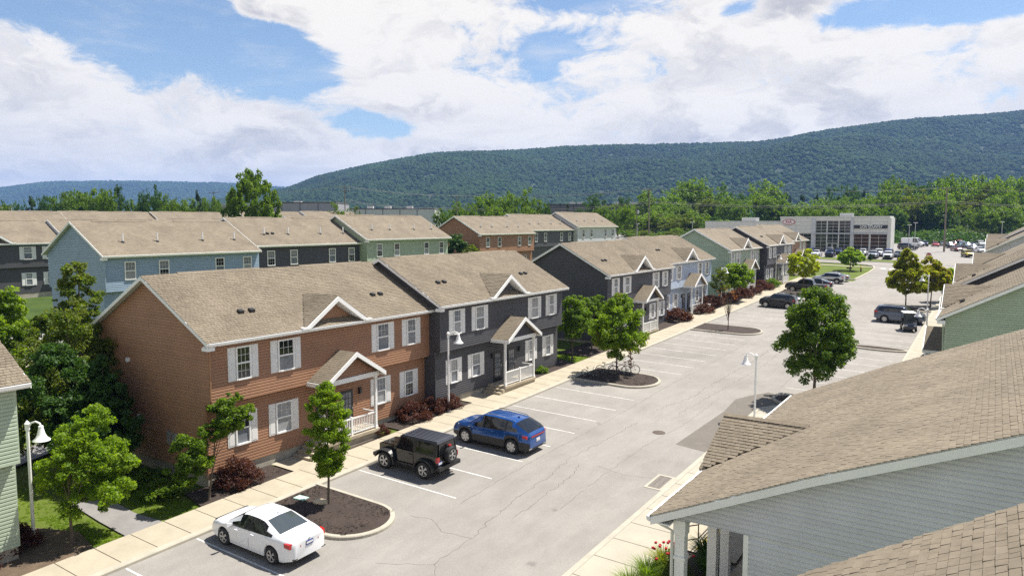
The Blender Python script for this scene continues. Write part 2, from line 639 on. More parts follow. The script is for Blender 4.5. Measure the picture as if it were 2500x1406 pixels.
# cross street and dealer lot
sheet_grid('cross_street', -160, 60, 163.0, 170.5, .012, M['asphalt'])
sheet_grid('dealer_lot', -150, 70, 178.5, 258, .006, pm('dealer_asphalt', (.235, .22, .205), .9, .12, .6, .2, 20))
sheet('dealer_driveway', [(-16.5, 170.0), (-4.5, 170.0), (-6, 180.5), (-17.5, 180.5)], .012, M['asphalt'])
b = MB()
kerb_run(b, [(-150, 171), (-80, 171), (-57, 171), (-52, 171), (-47, 171), (-42, 171), (-37, 171), (-18, 171)], .3, .13)
kerb_run(b, [(-3, 171), (50, 171)], .3, .13)
kerb_run(b, [(-23, 162.5), (-37, 162.5), (-42, 162.5), (-47, 162.5), (-52, 162.5), (-57, 162.5), (-150, 162.5)], .3, .13)
struct('street_kerb', b.mesh('street_kerb', M['kerbc']))
sheet_grid('street_footpath', -150, -19.7, 156.6, 158, .02, M['concrete'])

# ---- west kerb and walk
WX0, WX1 = -27.22, -25.33
b = MB()
kerb_run(b, [(-25.05, -12), (-25.05, 127.6), (-24.4, 129), (-22.5, 129.6), (-20.5, 129.6), (-18.9, 131), (-18.7, 145), (-18.9, 154), (-19.8, 159.5), (-22.5, 162.2), (-30, 162.5)], .28, .13, side=1)
struct('west_kerb', b.mesh('west_kerb', M['kerbc']))
walk = struct('west_sidewalk', sheet('tmp', [(WX0 + .02, -10), (WX1 - .01, -10), (WX1 - .01, 128), (WX0 + .02, 128)], .07, M['found']).data)
bpy.data.objects.remove(bpy.data.objects['tmp'])
SL = 1.36
sb = MB()
x0, x1, y1 = 0.0, WX1 - WX0, SL - .012
c = .012
top = [(x0 + c, c), (x1, c), (x1, y1 - c), (x0 + c, y1 - c)]
bot = [(x0, 0), (x1, 0), (x1, y1), (x0, y1)]
sb.hexa([(x, y, tilt(x, y) + .0) for x, y in bot] + [(x, y, tilt(x, y) + .132) for x, y in top])
slab_me = sb.mesh('slab', M['concrete'])
rs = random.Random(5)
for i in range(102):
    y = -10 + i * SL
    O('slab', slab_me, walk, (WX0, y, gz(WX0, y) + rs.uniform(-.002, .002)), (rs.uniform(-.001, .001), 0, 0))

# ---- east kerb and walks
b = MB()
kerb_run(b, [(-5.9, 150), (-5.9, 51.2), (-6.6, 50.4), (-11.2, 46.9), (-11.95, 45.6), (-11.95, -12)], .28, .13, side=1)
struct('east_kerb', b.mesh('east_kerb', M['kerbc']))
eb = MB()
poly = [(-11.68, -12), (-9.55, -12), (-9.55, 44.0), (-5.0, 49.6), (-3.6, 52.0), (-3.6, 150), (-5.62, 150), (-5.62, 51.4), (-6.4, 50.7), (-11.0, 47.1), (-11.68, 45.6)]
ewalk = sheet('east_sidewalk', poly, .10, M['found'])
SE = 1.62
sb = MB()
xw = 2.12
top = [(c, c), (xw, c), (xw, SE - .012 - c), (c, SE - .012 - c)]
bot = [(0, 0), (xw, 0), (xw, SE - .012), (0, SE - .012)]
sb.hexa([(x, y, tilt(x, y)) for x, y in bot] + [(x, y, tilt(x, y) + .134) for x, y in top])
eslab = sb.mesh('slab', pm('pale_concrete', (.355, .325, .26), .88, .10, .9, .08, 45, .15, 60))
for i in range(34):
    y = -11 + i * SE
    O('slab', eslab, ewalk, (-11.67, y, gz(-11.67, y)))
for i in range(52):
    y = 51.6 + i * SE
    O('slab', eslab, ewalk, (-5.66, y, gz(-5.66, y)), None, (.96, 1, 1))
# ramp to the porch with a yellow painted edge
sheet('porch_ramp', [(-9.6, 25.3), (-7.2, 25.3), (-7.2, 34.0), (-9.6, 34.0)], .12, M['concrete'], ewalk)
for k in range(9):
    y = 25.5 + k * .62
    sheet('ramp_marking', [(-8.75, y), (-8.35, y), (-8.35, y + .45), (-8.75, y + .45)], .128, M['yellow'], ewalk)

# ---- painted stall lines (parts of the lot)
def stripe(x0, x1, y, wid=.085, dz=.010):
    sheet('stall_line', [(x0, y - wid / 2), (x1, y - wid / 2), (x1, y + wid / 2), (x0, y + wid / 2)], dz, M['line'], lot)


for y in (8.0, 10.4, 13.1, 15.84, 24.42, 27.12, 29.8, 32.5, 35.15, 37.8, 40.5, 43.25, 51.75, 54.4, 57.1, 59.8, 62.5, 65.2, 67.9, 77.2, 79.9, 82.6, 85.3, 88.0, 92.6, 95.3, 98.0, 100.7, 103.2, 108.6, 111.3, 114.0, 116.7, 119.4, 122.1, 124.8):
    stripe(-24.98, -19.1, y)
for y in (52.3, 55.0, 57.7, 60.4, 63.1, 65.8, 68.5, 73.2, 75.9, 78.6, 81.3, 84.0, 86.7, 89.4, 92.1, 94.8):
    stripe(-11.75, -5.98, y)
sheet('stop_line', [(-16.6, 69.4), (-15.4, 69.4), (-15.4, 70.6), (-16.6, 70.6)], .010, M['line'], lot)
for k in range(6):
    x = -18.2 + k * 1.55
    sheet('crossing_dash', [(x, 154.6), (x + .95, 154.6), (x + .95, 156.2), (x, 156.2)], .010, M['line'], lot)

# ---- patches, joints and cracks
sheet('asphalt_patch', [(-13.75, 36.6), (-12.0, 36.3), (-11.97, 45.6), (-11.3, 47.2), (-9.5, 49.4), (-12.4, 50.3), (-13.2, 48.7), (-13.72, 47.3), (-13.5, 44), (-13.6, 41)], .008, M['asphalt_new'], lot)
rc = random.Random(11)


def ribbon(b, pts, wid, jig, dz=.007, seg=.22):
    """a wandering thin dark line"""
    P = [Vector(p) for p in pts]
    line = []
    for a, c_ in zip(P[:-1], P[1:]):
        n = max(2, int((c_ - a).length / seg))
        nrm = Vector((-(c_ - a).y, (c_ - a).x)).normalized()
        for i in range(n):
            t = i / n
            line.append(a.lerp(c_, t) + nrm * rc.uniform(-jig, jig))
    line.append(P[-1])
    vs, fs = [], []
    for i, p in enumerate(line):
        d = (line[min(i + 1, len(line) - 1)] - line[max(i - 1, 0)]).normalized()
        nn = Vector((-d.y, d.x))
        hw = wid * rc.uniform(.2, .8) / 2
        for sg in (-1, 1):
            q = p + nn * hw * sg
            vs.append((q.x, q.y, gz(q.x, q.y) + dz))
    for i in range(len(line) - 1):
        fs.append((2 * i, 2 * i + 1, 2 * i + 3, 2 * i + 2))
    b.add(vs, fs)


def crack(pts, wid, jig):
    b = MB()
    ribbon(b, pts, wid, jig)
    struct('crack', b.mesh('crack', M['crack']), lot)


crack([(-16.2, 19.4), (-16.3, 21.8), (-16.9, 25.3), (-17.0, 28.5), (-17.4, 31.5), (-17.2, 35), (-17.0, 39)], .05, .10)
crack([(-16.3, 21.8), (-17.6, 21.6), (-18.6, 22.2), (-19.6, 22.0)], .04, .06)
crack([(-16.2, 19.4), (-15.4, 18.6), (-15.2, 17.2)], .035, .05)
crack([(-15.9, 24.0), (-16.1, 27.4), (-16.2, 29.5), (-16.6, 31)], .045, .09)
crack([(-18.6, 24), (-18.75, 30), (-18.6, 36), (-18.6, 43), (-18.7, 48), (-18.5, 55), (-18.5, 68)], .04, .05)
crack([(-14.8, 26), (-15.0, 31), (-15.0, 35.5), (-14.6, 40), (-14.7, 47)], .035, .06)
crack([(-17.1, 42), (-16.3, 46), (-16.2, 52), (-15.9, 60), (-16.0, 66)], .05, .14)
crack([(-15.6, 42), (-15.2, 50), (-14.8, 57), (-15.0, 64)], .045, .13)
crack([(-12.6, 31.5), (-14.2, 31.0), (-15.8, 31.4)], .025, .04)
crack([(-19, 66.5), (-15.5, 66.2), (-12, 66.6)], .05, .02)
crack([(-12.0, 52.3), (-12.1, 57), (-12.0, 62), (-12.05, 68)], .035, .03)
crack([(-18.0, 18.3), (-17.0, 18.9), (-16.2, 19.4)], .025, .06)

# ---- manhole, drain
mb = MB()
mb.lathe([(.02, .012), (.30, .012), (.315, .005), (.33, .012), (.36, .010), (.37, -.02)], 24)
mh = thing('manhole_cover', 'round rusty manhole cover set in the open driveway', 'manhole', (-15.25, 37.95, gz(-15.25, 37.95) + .006), me=mb.mesh('manhole', M['iron'], 30))
mh.rotation_euler = (math.atan(.0255), math.atan(.0228), 0)
dr = thing('storm_drain', 'square storm drain with rusty grate at the east kerb', 'drain', (-12.42, 31.15, gz(-12.42, 31.15)))
dr.rotation_euler = (math.atan(.0255), math.atan(.0228), 0)
fb = MB()
for a, c_ in (((-.42, -.92, -.1), (.42, -.78, .02)), ((-.42, .78, -.1), (.42, .92, .02)), ((-.42, -.78, -.1), (-.30, .78, .02)), ((.30, -.78, -.1), (.42, .78, .02))):
    fb.box(a, c_)
O('drain_frame', fb.mesh('drain_frame', M['kerbc']), dr)
gb = MB()
gb.box((-.30, -.78, -.3), (.30, .78, -.12), 1)
O('drain_pit', gb.mesh('drain_pit', [M['iron'], M['black']]), dr)
bar = MB().box((-.30, -.022, -.05), (.30, .022, .008)).mesh('grate_bar', M['iron'])
for k in range(13):
    O('grate_bar', bar, dr, (0, -.70 + k * .1165, 0))
for x in (-.15, .15):
    O('grate_bar', MB().box((x - .012, -.78, -.045), (x + .012, .78, .004)).mesh('grate_bar', M['iron']), dr)


# ---- planting islands
def rounded(x0, x1, y0, y1, r, tip=True, n=9):
    pts = [(x0, y0)]
    rr = (y1 - y0) / 2 if tip else r
    ym = (y0 + y1) / 2
    ex = min(rr, 1.9)
    for k in range(2 * n + 1):
        t = -math.pi / 2 + math.pi * k / (2 * n)
        pts.append((x1 - ex + ex * math.cos(t), ym + rr * math.sin(t)))
    pts.append((x0, y1))
    return pts


def island(x0, x1, y0, y1, mat='mulch', mound=.10):
    out = rounded(x0, x1, y0, y1, 0)
    root = struct('planting_island', None)
    root['kind'] = 'structure'
    b = MB()
    kerb_run(b, out, .2, .14, side=1)
    struct('island_kerb', b.mesh('island_kerb', M['kerbc']), root)
    cx_, ym = (x0 + x1) / 2, (y0 + y1) / 2
    ring = [[(cx_ + (x - cx_) * f, ym + (y - ym) * f, h) for x, y in out] for f, h in ((.985, .10), (.82, .10 + mound * .6), (.45, .10 + mound), (.04, .10 + mound))]
    n = len(out)
    mb_ = MB()
    vs = [(x, y, gz(x, y) + h + .03 * mnoise.noise(Vector((x * 1.7, y * 1.7, 3)))) for rg in ring for x, y, h in rg]
    fs = []
    for i in range(3):
        for k in range(n):
            k2 = (k + 1) % n
            fs.append((i * n + k, i * n + k2, (i + 1) * n + k2, (i + 1) * n + k))
    fs.append(tuple(3 * n + k for k in range(n)))
    mb_.add(vs, fs)
    struct('mulch_bed', mb_.mesh('mulch_bed', M[mat], 40), root)
    return root


island(-25.2, -19.5, 18.55, 22.05)
island(-25.2, -19.3, 45.75, 49.95)
island(-25.2, -18.6, 70.2, 74.6, mound=.02)
island(-25.2, -19.0, 103.9, 107.6, mound=.03)


def oval_island(cx_, cy_, rx, ry, n=28):
    out = [(cx_ + rx * math.cos(2 * math.pi * k / n), cy_ + ry * math.sin(2 * math.pi * k / n)) for k in range(n)]
    root = struct('planting_island', None)
    root['kind'] = 'structure'
    b = MB()
    kerb_run(b, out, .2, .14, closed=True)
    struct('island_kerb', b.mesh('island_kerb', M['kerbc']), root)
    mb_ = MB()
    mb_.add([(x * .98 + cx_ * .02, y * .98 + cy_ * .02, gz(x, y) + .11) for x, y in out] + [(cx_, cy_, gz(cx_, cy_) + .18)], [(k, (k + 1) % n, n) for k in range(n)])
    struct('mulch_bed', mb_.mesh('mulch_bed', M['mulch'], 40), root)


oval_island(-10.1, 48.9, 1.7, 1.35)
oval_island(-8.3, 70.6, 2.5, .85)
oval_island(-8.4, 98.6, 2.7, 1.9)

# ---- planting beds along the west houses, path between houses
def bed(poly, mat='mulch', dz=.05):
    return sheet('mulch_bed', poly, dz, M[mat])


bed([(-29.2, 18.0), (-27.24, 17.6), (-27.24, 22.4), (-29.2, 22.4)])
bed([(-29.2, 24.3), (-27.24, 24.3), (-27.24, 28.6), (-29.2, 28.6)])
bed([(-29.2, 30.0), (-27.24, 30.0), (-27.24, 36.6), (-29.2, 36.6)])
bed([(-29.2, 44.4), (-27.24, 44.4), (-27.24, 50.6), (-30.5, 51.2)])
bed([(-30.5, 53.0), (-27.24, 53.2), (-27.24, 61.5), (-30.5, 61.5)])
bed([(-30.0, 68.2), (-27.24, 68.2), (-27.24, 77.5), (-30.0, 77.5)])
bed([(-30.0, 80.2), (-27.24, 80.2), (-27.24, 91), (-30.0, 91)])
bed([(-30.0, 92.6), (-27.24, 92.6), (-27.24, 109), (-30.0, 109)])
bed([(-31.5, 8.0), (-27.24, 8.0), (-27.24, 13.2), (-29.3, 13.6), (-31.5, 12.6)], 'soil', .03)
for y0, y1 in ((22.4, 24.3), (36.6, 38.5), (61.5, 63.4), (77.5, 79.4)):
    sheet('entry_pad', [(-28.9, y0), (-27.23, y0), (-27.23, y1 - .02), (-28.9, y1 - .02)], .11, M['concrete'])
pth = [(-27.24, 14.4), (-27.24, 15.95), (-29.2, 15.75), (-31.5, 15.9), (-34.5, 17.2), (-38, 20.5), (-39.6, 19.6), (-35.5, 15.9), (-32, 14.7), (-29.5, 14.5)]
sheet('footpath', pth, .03, M['asphalt_path'])
sheet('back_alley_path', [(-37, 6), (-35.4, 6), (-42.0, 24), (-43.6, 24)], .03, M['asphalt_path'])


# ================================================================== row houses
CAMP = Vector((0, 0, 12))
FW = Vector((-math.sin(R(33.52)), math.cos(R(33.52)), 0))
RG = Vector((math.cos(R(33.52)), math.sin(R(33.52)), 0))
EAVE, OVER, FND = 6.45, 3.55, .42        # local heights: eave edge, underside of upper floor, top of foundation
SLOPE = .55

TAB_W = (.155, .20, .25, .18)
TABS = []
for k, tw in enumerate(TAB_W):
    t_ = MB()
    ex, th = .155, .014 + .004 * k
    g = .006
    # x = along the eave, y = up the slope, z = normal
    t_.add([(g, 0, th), (tw - g, 0, th), (tw - g, ex + .01, .004), (g, ex + .01, .004), (g, 0, 0), (tw - g, 0, 0)],
           [(0, 1, 2, 3), (4, 5, 1, 0), (4, 0, 3), (1, 5, 2)])
    TABS.append(t_)
TAB_ME = [t_.mesh('shingle', M['shingle']) for t_ in TABS]
EXPO = .15


def shingle_field(parent, org, eu, es, nn, U, S, seed=0, clip=None, parts=0, world=None, expo=EXPO):
    """cover a slope with single shingles. org: eave corner; eu along eave; es up slope; nn normal.
    clip(u, s) -> keep?  parts: how many of the nearest become objects of their own; the rest is one piece."""
    rr = random.Random(seed)
    org, eu, es, nn = Vector(org), Vector(eu), Vector(es), Vector(nn)
    Bm = Matrix((eu, es, nn)).transposed()
    items = []
    ns = int(S / expo + .999)
    for j in range(ns):
        s0 = j * expo
        u = -rr.uniform(0, .25)
        while u < U:
            k = rr.randrange(4)
            wd = TAB_W[k]
            a, c_ = max(u, 0), min(u + wd, U)
            if c_ - a > .05 and (clip is None or clip((a + c_) / 2, s0 + expo / 2)):
                items.append((a, c_ - a, s0, k))
            u += wd
    chosen = set()
    if parts:
        mw = world if world is not None else Matrix.Identity(4)
        sc = []
        for i, (a, wd, s0, k) in enumerate(items):
            p = mw @ (org + eu * (a + wd / 2) + es * s0) - CAMP
            dep = p.dot(FW)
            if dep < 1:
                continue
            xx, zz = p.dot(RG) / dep, p.z / dep
            if abs(xx) < .70 and zz > -.5 and min(s0 + expo, S) - s0 > .1:
                sc.append((p.length / (.5 + wd), i))
        sc.sort()
        chosen = {i for _, i in sc[:parts]}
    b = MB()
    for i, (a, wd, s0, k) in enumerate(items):
        if i in chosen and abs(wd - TAB_W[k]) < 1e-6:
            m4 = Bm.to_4x4()
            m4.translation = org + eu * a + es * s0
            o = O('shingle', TAB_ME[k], parent)
            o.matrix_local = m4
            continue
        f = wd / TAB_W[k]
        hmax = min(s0 + .165, S) - s0
        vs = []
        for x, y, z in TABS[k].v:
            vs.append(tuple(org + eu * (a + x * f) + es * (s0 + min(y, hmax)) + nn * z))
        b.add(vs, TABS[k].f)
    if b.v:
        o = O('shingle_courses', b.mesh('shingle_courses', M['shingle']), parent)
        o['kind'] = 'stuff'
    return len(items)


# ---- windows (shared meshes) : built facing +x, centred on y = 0, sill at z = 0
def window_set(wd, ht, shut, tag):
    fr = MB()
    d = .075
    t = .075
    fr.box((0, -wd / 2, 0), (d, -wd / 2 + t, ht))
    fr.box((0, wd / 2 - t, 0), (d, wd / 2, ht))
    fr.box((0, -wd / 2 + t, ht - t), (d, wd / 2 - t, ht))
    fr.box((0, -wd / 2 + t, 0), (d + .02, wd / 2 - t, t))
    fr.box((.004, -wd / 2 + t, ht / 2 - .035), (d - .01, wd / 2 - t, ht / 2 + .035))
    frame = fr.mesh('window_frame', M['white'])
    pane = MB()
    pane.add([(.022, -wd / 2 + t, 0), (.022, wd / 2 - t, 0), (.022, wd / 2 - t, ht / 2 - t - .035), (.022, -wd / 2 + t, ht / 2 - t - .035)], [(0, 1, 2, 3)])
    panes = {k: None for k in ('glass_dark', 'glass_blind', 'glass_curt')}
    for k in panes:
        panes[k] = pane.mesh('pane', M[k])
    mu = MB()
    iw, ih = wd - 2 * t, ht / 2 - t - .035
    for q in (1, 2):
        y = -iw / 2 + iw * q / 3
        mu.box((.026, y - .009, 0), (.034, y + .009, ih))
    mu.box((.026, -iw / 2, ih / 2 - .009), (.033, iw / 2, ih / 2 + .009))
    munt = mu.mesh('muntin', M['offwhite'])
    sh = None
    if shut:
        s_ = MB()
        s_.box((.0, -shut / 2, 0), (.035, shut / 2, ht))
        for za, zb in ((.06, ht * .52 - .03), (ht * .52 + .05, ht - .06)):
            s_.box((.03, -shut / 2 + .06, za), (.043, shut / 2 - .06, zb))
            s_.box((.03, -shut / 2 + .085, za + .03), (.046, shut / 2 - .085, zb - .03))
        sh = s_.mesh('shutter', M['shutter'])
    return dict(frame=frame, panes=panes, munt=munt, sh=sh, wd=wd, ht=ht, shut=shut, ih=ih, t=t)


WS = {'wide': window_set(.98, 1.55, .40, 'w'), 'mid': window_set(.80, 1.55, .40, 'm'), 'rear': window_set(.92, 1.50, 0, 'r')}


def add_window(parent, kind, sx, v, u, z, up, lo, full=True):
    ws = WS[kind]
    rot = (0, 0, 0) if sx > 0 else (0, 0, math.pi)
    w_ = O('window', ws['frame'], parent, (sx * (v + .024), u, z), rot)
    O('pane', ws['panes'][lo], w_, (0, 0, ws['t']))
    O('pane', ws['panes'][up], w_, (0, 0, ws['ht'] / 2 + .035))
    if full:
        O('muntin', ws['munt'], w_, (0, 0, ws['ht'] / 2 + .035))
        if lo == 'glass_dark':
            O('muntin', ws['munt'], w_, (0, 0, ws['t']))
    if ws['sh']:
        for sg in (-1, 1):
            O('shutter', ws['sh'], w_, (.0, sg * (ws['wd'] / 2 + ws['shut'] / 2 + .012), 0))
    return w_


CL = .136        # clapboard exposure


def gable_range(z, D):
    """(v_lo, v_hi) of the end wall at height z"""
    if z < OVER - 1e-6:
        return -D + .4, -.4
    if z <= EAVE + .03:
        return -D, 0.0
    q = (z - EAVE - .03) / SLOPE
    return -D + q, -q


def clap(b, p0, p1, q0, q1, nrm, dd=.042):
    """one lapped board: bottom edge p0-p1 proud, top edge q0-q1 flush"""
    n = Vector(nrm)
    p0, p1, q0, q1 = Vector(p0), Vector(p1), Vector(q0), Vector(q1)
    m0, m1 = p0.lerp(q0, .56), p1.lerp(q1, .56)
    b.add([tuple(p0), tuple(p1), tuple(p0 + n * dd), tuple(p1 + n * dd), tuple(m0 + n * (dd - .003)), tuple(m1 + n * (dd - .003)), tuple(q0 + n * .004), tuple(q1 + n * .004)],
          [(2, 3, 5, 4), (4, 5, 7, 6), (0, 1, 3, 2), (0, 2, 4, 6), (1, 7, 5, 3)])


def house(label, sid, X, Y0, Y1, ze, sx=1, face='front', near=0, ends=(1, 1), group='row houses', name='row_house', seed=0, D=9.2,
          shingles=0, parts=0, curtains=None, vents=(), pipes=(), porch=True, cat='house', dormer=True, lowclap=True, sunk=False):
    """sx=+1: detailed face looks to +x.  X is the plane of the upper front wall, ze the height of the eave edge."""
    rr = random.Random(seed)
    L = Y1 - Y0
    zb = ze - EAVE
    root = thing(name, label, cat, (X, Y0, zb), 0, group)
    mw = Matrix.Translation((X, Y0, zb))
    ms = M['sid_' + sid]
    P = lambda v, z, u: (sx * v, u, z)
    pk = EAVE + .03 + D / 2 * SLOPE
    # foundation
    fb_ = MB().box((min(sx * (-D + .43), sx * -.43), .03, -1.6), (max(sx * (-D + .43), sx * -.43), L - .03, FND + .02))
    O('foundation', fb_.mesh('foundation', M['found']), root)
    # wall core
    wb = MB()
    poly = [(-.4, FND), (-.4, OVER), (0, OVER), (0, EAVE + .03), (-D / 2, pk - .02), (-D, EAVE + .03), (-D, OVER), (-D + .4, OVER), (-D + .4, FND)]
    wb.extr(poly, P, 0, L)
    if near == 1:
        nrm = (sx, 0, 0)
        z = FND
        while z < EAVE:
            v = -.4 if z < OVER - .02 else 0.0
            z1 = min(z + CL, OVER if z < OVER - .02 else EAVE)
            clap(wb, P(v, z, 0), P(v, z, L), P(v, z1, 0), P(v, z1, L), nrm)
            z = z1
        for ex, uu, ny in ((ends[0], 0, -1),):
            if not ex:
                continue
            z = FND
            while z < pk - .15:
                z1 = min(z + CL, OVER) if z < OVER - .02 else min(z + CL, pk - .1)
                a0, a1 = gable_range(z, D)
                c0, c1 = gable_range(z1 if z >= OVER - .02 else z, D)
                clap(wb, P(a0, z, uu), P(a1, z, uu), P(c0, z1, uu), P(c1, z1, uu), (0, ny, 0))
                z = z1
    wall = O('wall', wb.mesh('wall', ms), root)
    if near == 2:
        bm_ = MB()
        clap(bm_, P(0, 0, 0), P(0, 0, L), P(0, CL, 0), P(0, CL, L), (sx, 0, 0))
        cme = bm_.mesh('clapboard', ms)
        z = EAVE - .02 - CL
        while z > OVER - CL + .02:
            O('clapboard', cme, wall, (0, 0, max(z, OVER)))
            z -= CL
        z = OVER - CL
        while z > FND - .03:
            O('clapboard', cme, wall, (-.4 * sx, 0, z))
            z -= CL
        if ends[0]:
            z = FND
            while z < pk - .15:
                z1 = min(z + CL, OVER) if z < OVER - .02 else min(z + CL, pk - .1)
                a0, a1 = gable_range(z, D)
                c0, c1 = gable_range(z1 if z >= OVER - .02 else z, D)
                bb = MB()
                clap(bb, P(a0, z, 0), P(a1, z, 0), P(c0, z1, 0), P(c1, z1, 0), (0, -1, 0))
                O('clapboard', bb.mesh('clapboard', ms), wall)
                z = z1
    # corner posts and downspout
    for u0, u1 in ((-.026, .09), (L - .09, L + .026)):
        cb = MB()
        cb.box((sx * -.09 if sx > 0 else -.03, u0, OVER), (.03 if sx > 0 else .09, u1, EAVE))
        a, c_ = sorted((sx * -.49, sx * -.37))
        O('corner_post', cb.mesh('corner_post', ms), root)
        O('corner_post', MB().box((a, u0, FND), (c_, u1, OVER - .01)).mesh('corner_post', ms), root)
    # roof slab
    o0, o1 = (.32 if ends[0] else .02), (.32 if ends[1] else .02)
    th = .15
    rz = EAVE + (D / 2 + .4) * SLOPE
    prof = [(.4, EAVE), (-D / 2, rz), (-D - .4, EAVE), (-D - .4, EAVE - th), (-D / 2, rz - th), (.4, EAVE - th)]
    rb = MB()
    rb.extr(prof, P, -o0, L + o1, 0)
    rb.m = [0, 0, 1, 1, 1, 1, 1, 1]
    roof = O('roof', rb.mesh('roof', [M['shingle'] if shingles else M['shingle_far'], M['offwhite']]), root)
    SL_ = math.hypot(D / 2 + .4, (D / 2 + .4) * SLOPE)
    es = Vector((-sx * (D / 2 + .4), 0, rz - EAVE)).normalized()
    nn = Vector((sx * SLOPE, 0, 1)).normalized()
    dz = 1.42                        # dormer ridge above eave
    duc, dh = L * .5 - .28, 2.12      # dormer centre, half width
    if shingles:
        org = Vector((sx * .43, -o0 - .05, EAVE - .012)) + nn * .003
        clip = None
        if dormer and face == 'front':
            def clip(u, s, o0=o0):
                h = s * es.z
                return not (abs(u - o0 - duc) < dh * (1 - h / dz) - .16 and h > .38)
        shingle_field(roof, org, (0, 1, 0), es, nn, L + o0 + o1 + .10, SL_ + .03, seed, clip, parts, mw)
    # ridge cap and vents
    for a, c_ in ((.10, .42), (.60, .93)):
        rv = MB()
        rv.extr([(-D / 2 + .17, rz - .065), (-D / 2, rz + .055), (-D / 2 - .17, rz - .065), (-D / 2 - .16, rz - .085), (-D / 2 + .16, rz - .085)], P, L * a, L * c_)
        O('ridge_vent', rv.mesh('ridge_vent', M['shingle_far']), roof)
    # trim: gutter, soffit, rake boards
    gt = MB()
    gt.extr([(.405, EAVE - .03), (.52, EAVE - .03), (.50, EAVE - .14), (.43, EAVE - .17), (.405, EAVE - .17)], P, -o0, L + o1)
    O('gutter', gt.mesh('gutter', M['white']), roof)
    gt = MB()
    gt.extr([(.40, EAVE - .155), (.40, EAVE - .20), (.02, EAVE - .20), (.02, EAVE - .155)], P, -o0 + .02, L + o1 - .02)
    O('soffit', gt.mesh('soffit', M['white']), roof)
    gt = MB()
    gt.extr([(-D - .405, EAVE - .03), (-D - .50, EAVE - .03), (-D - .48, EAVE - .16), (-D - .405, EAVE - .17)], P, -o0, L + o1)
    O('gutter', gt.mesh('gutter', M['white']), roof)
    for ex, uu, sg in ((ends[0], -o0, -1), (ends[1], L + o1, 1)):
        rk = MB()
        a, c_ = (uu - .035, uu + .0) if sg < 0 else (uu, uu + .035)
        rk.extr([(.44, EAVE - .03), (-D / 2, rz - .03), (-D - .44, EAVE - .03), (-D - .44, EAVE - .21), (-D / 2, rz - .22), (.44, EAVE - .21)], P, a, c_)
        O('rake_board', rk.mesh('rake_board', M['white']), roof)
    # eave returns at the near end
    if ends[0]:
        er = MB()
        a, c_ = sorted((sx * .0, sx * .42))
        er.box((a, -o0 - .03, EAVE - .36), (c_, .02, EAVE - .205))
        O('eave_return', er.mesh('eave_return', M['white']), root)
    # roof vents
    for u, s in vents:
        vb = MB()
        for q in (0, .62):
            p = Vector((sx * .4, u + q, EAVE)) + es * s
            vb.hexa([tuple(p + Vector(d_)) for d_ in ((sx * .10, -.13, -.02), (sx * .10, .13, -.02), (-sx * .14, .13, .10), (-sx * .14, -.13, .10),
                                                     (sx * .12, -.12, .12), (sx * .12, .12, .12), (-sx * .10, .12, .20), (-sx * .10, -.12, .20))])
        O('roof_vent', vb.mesh('roof_vent', M['black']), roof)
    for u, s in pipes:
        p = Vector((sx * .4, u, EAVE)) + es * s
        pb = MB().tube([p + Vector((0, 0, -.1)), p + Vector((0, 0, .72))], .062, 8)
        O('vent_pipe', pb.mesh('vent_pipe', M['white'], 40), roof)
        O('vent_pipe_boot', MB().lathe([(.16, -.02), (.10, .09), (.06, .10)], 8, o=tuple(p)).mesh('vent_pipe_boot', M['black']), roof)
    # ---------------- details of the face
    cur = curtains or ['glass_curt', 'glass_blind']
    pick = lambda: rr.choice(cur)
    if face == 'front':
        for kind, u in (('mid', 1.70), ('wide', 4.12), ('wide', 10.88), ('mid', 13.27)):
            add_window(root, kind, sx, 0.0, u * L / 14.9, 4.49, pick(), pick())
        for kind, u in (('mid', 1.85), ('wide', 4.22), ('mid', 11.05), ('mid', 13.45)):
            add_window(root, kind, sx, -.4, u * L / 14.9, 1.33, pick(), pick())
        dk = MB()
        if dormer:
            dm = MB()
            vb_ = .40 - dz / SLOPE           # where the dormer ridge meets the roof
            ap = (duc, EAVE + dz)
            # siding triangle, set back from the trim
            hw = dh * .80
            dm.extr([(duc - hw, EAVE + .10), (duc + hw, EAVE + .10), (duc, EAVE + dz * .86)], lambda u, z, v: (sx * v, u, z), -.12, -.06)
            dob = O('dormer', dm.mesh('dormer', ms), root)
            q = .07
            for sg in (-1, 1):
                lo = (duc + sg * (dh + .05), EAVE + .02)
                # roof plane of the dormer
                pl = MB()
                A = Vector((sx * .46, lo[0], lo[1]))
                B_ = Vector((sx * .46, ap[0], ap[1]))
                C_ = Vector((sx * vb_, ap[0], ap[1]))
                Dn = Vector((0, sg * dz, dh)).normalized() * .05
                pl.add([tuple(A), tuple(B_), tuple(C_), tuple(A + Dn), tuple(B_ + Vector((0, 0, .055))), tuple(C_ + Vector((0, 0, .055)))],
                       [(3, 4, 5), (0, 2, 1), (0, 1, 4, 3), (0, 3, 5, 2)])
                O('dormer_roof', pl.mesh('dormer_roof', M['shingle'] if shingles else M['shingle_far']), dob)
                if shingles:
                    e1 = Vector((-sx, 0, 0))
                    e2 = (B_ - A).normalized()
                    nrm = Vector((0, sg * dz, dh)).normalized()
                    Ulen = .46 - vb_
                    Sl = (B_ - A).length
                    oo = A + Vector((0, 0, .05))
                    if sx * sg > 0:
                        pass
                    shingle_field(dob, oo, e1, e2, nrm, Ulen, Sl, seed + 7, lambda u, s, Ul=Ulen, S_=Sl: u < Ul * (s / S_) + .1)
                # white rake trim and return block
                tr = MB()
                tr.extr([(lo[0], lo[1] - .02), (ap[0], ap[1] + .01), (ap[0], ap[1] - .23), (lo[0] - sg * .36, lo[1] - .02)], lambda u, z, v: (sx * v, u, z), .40, .52)
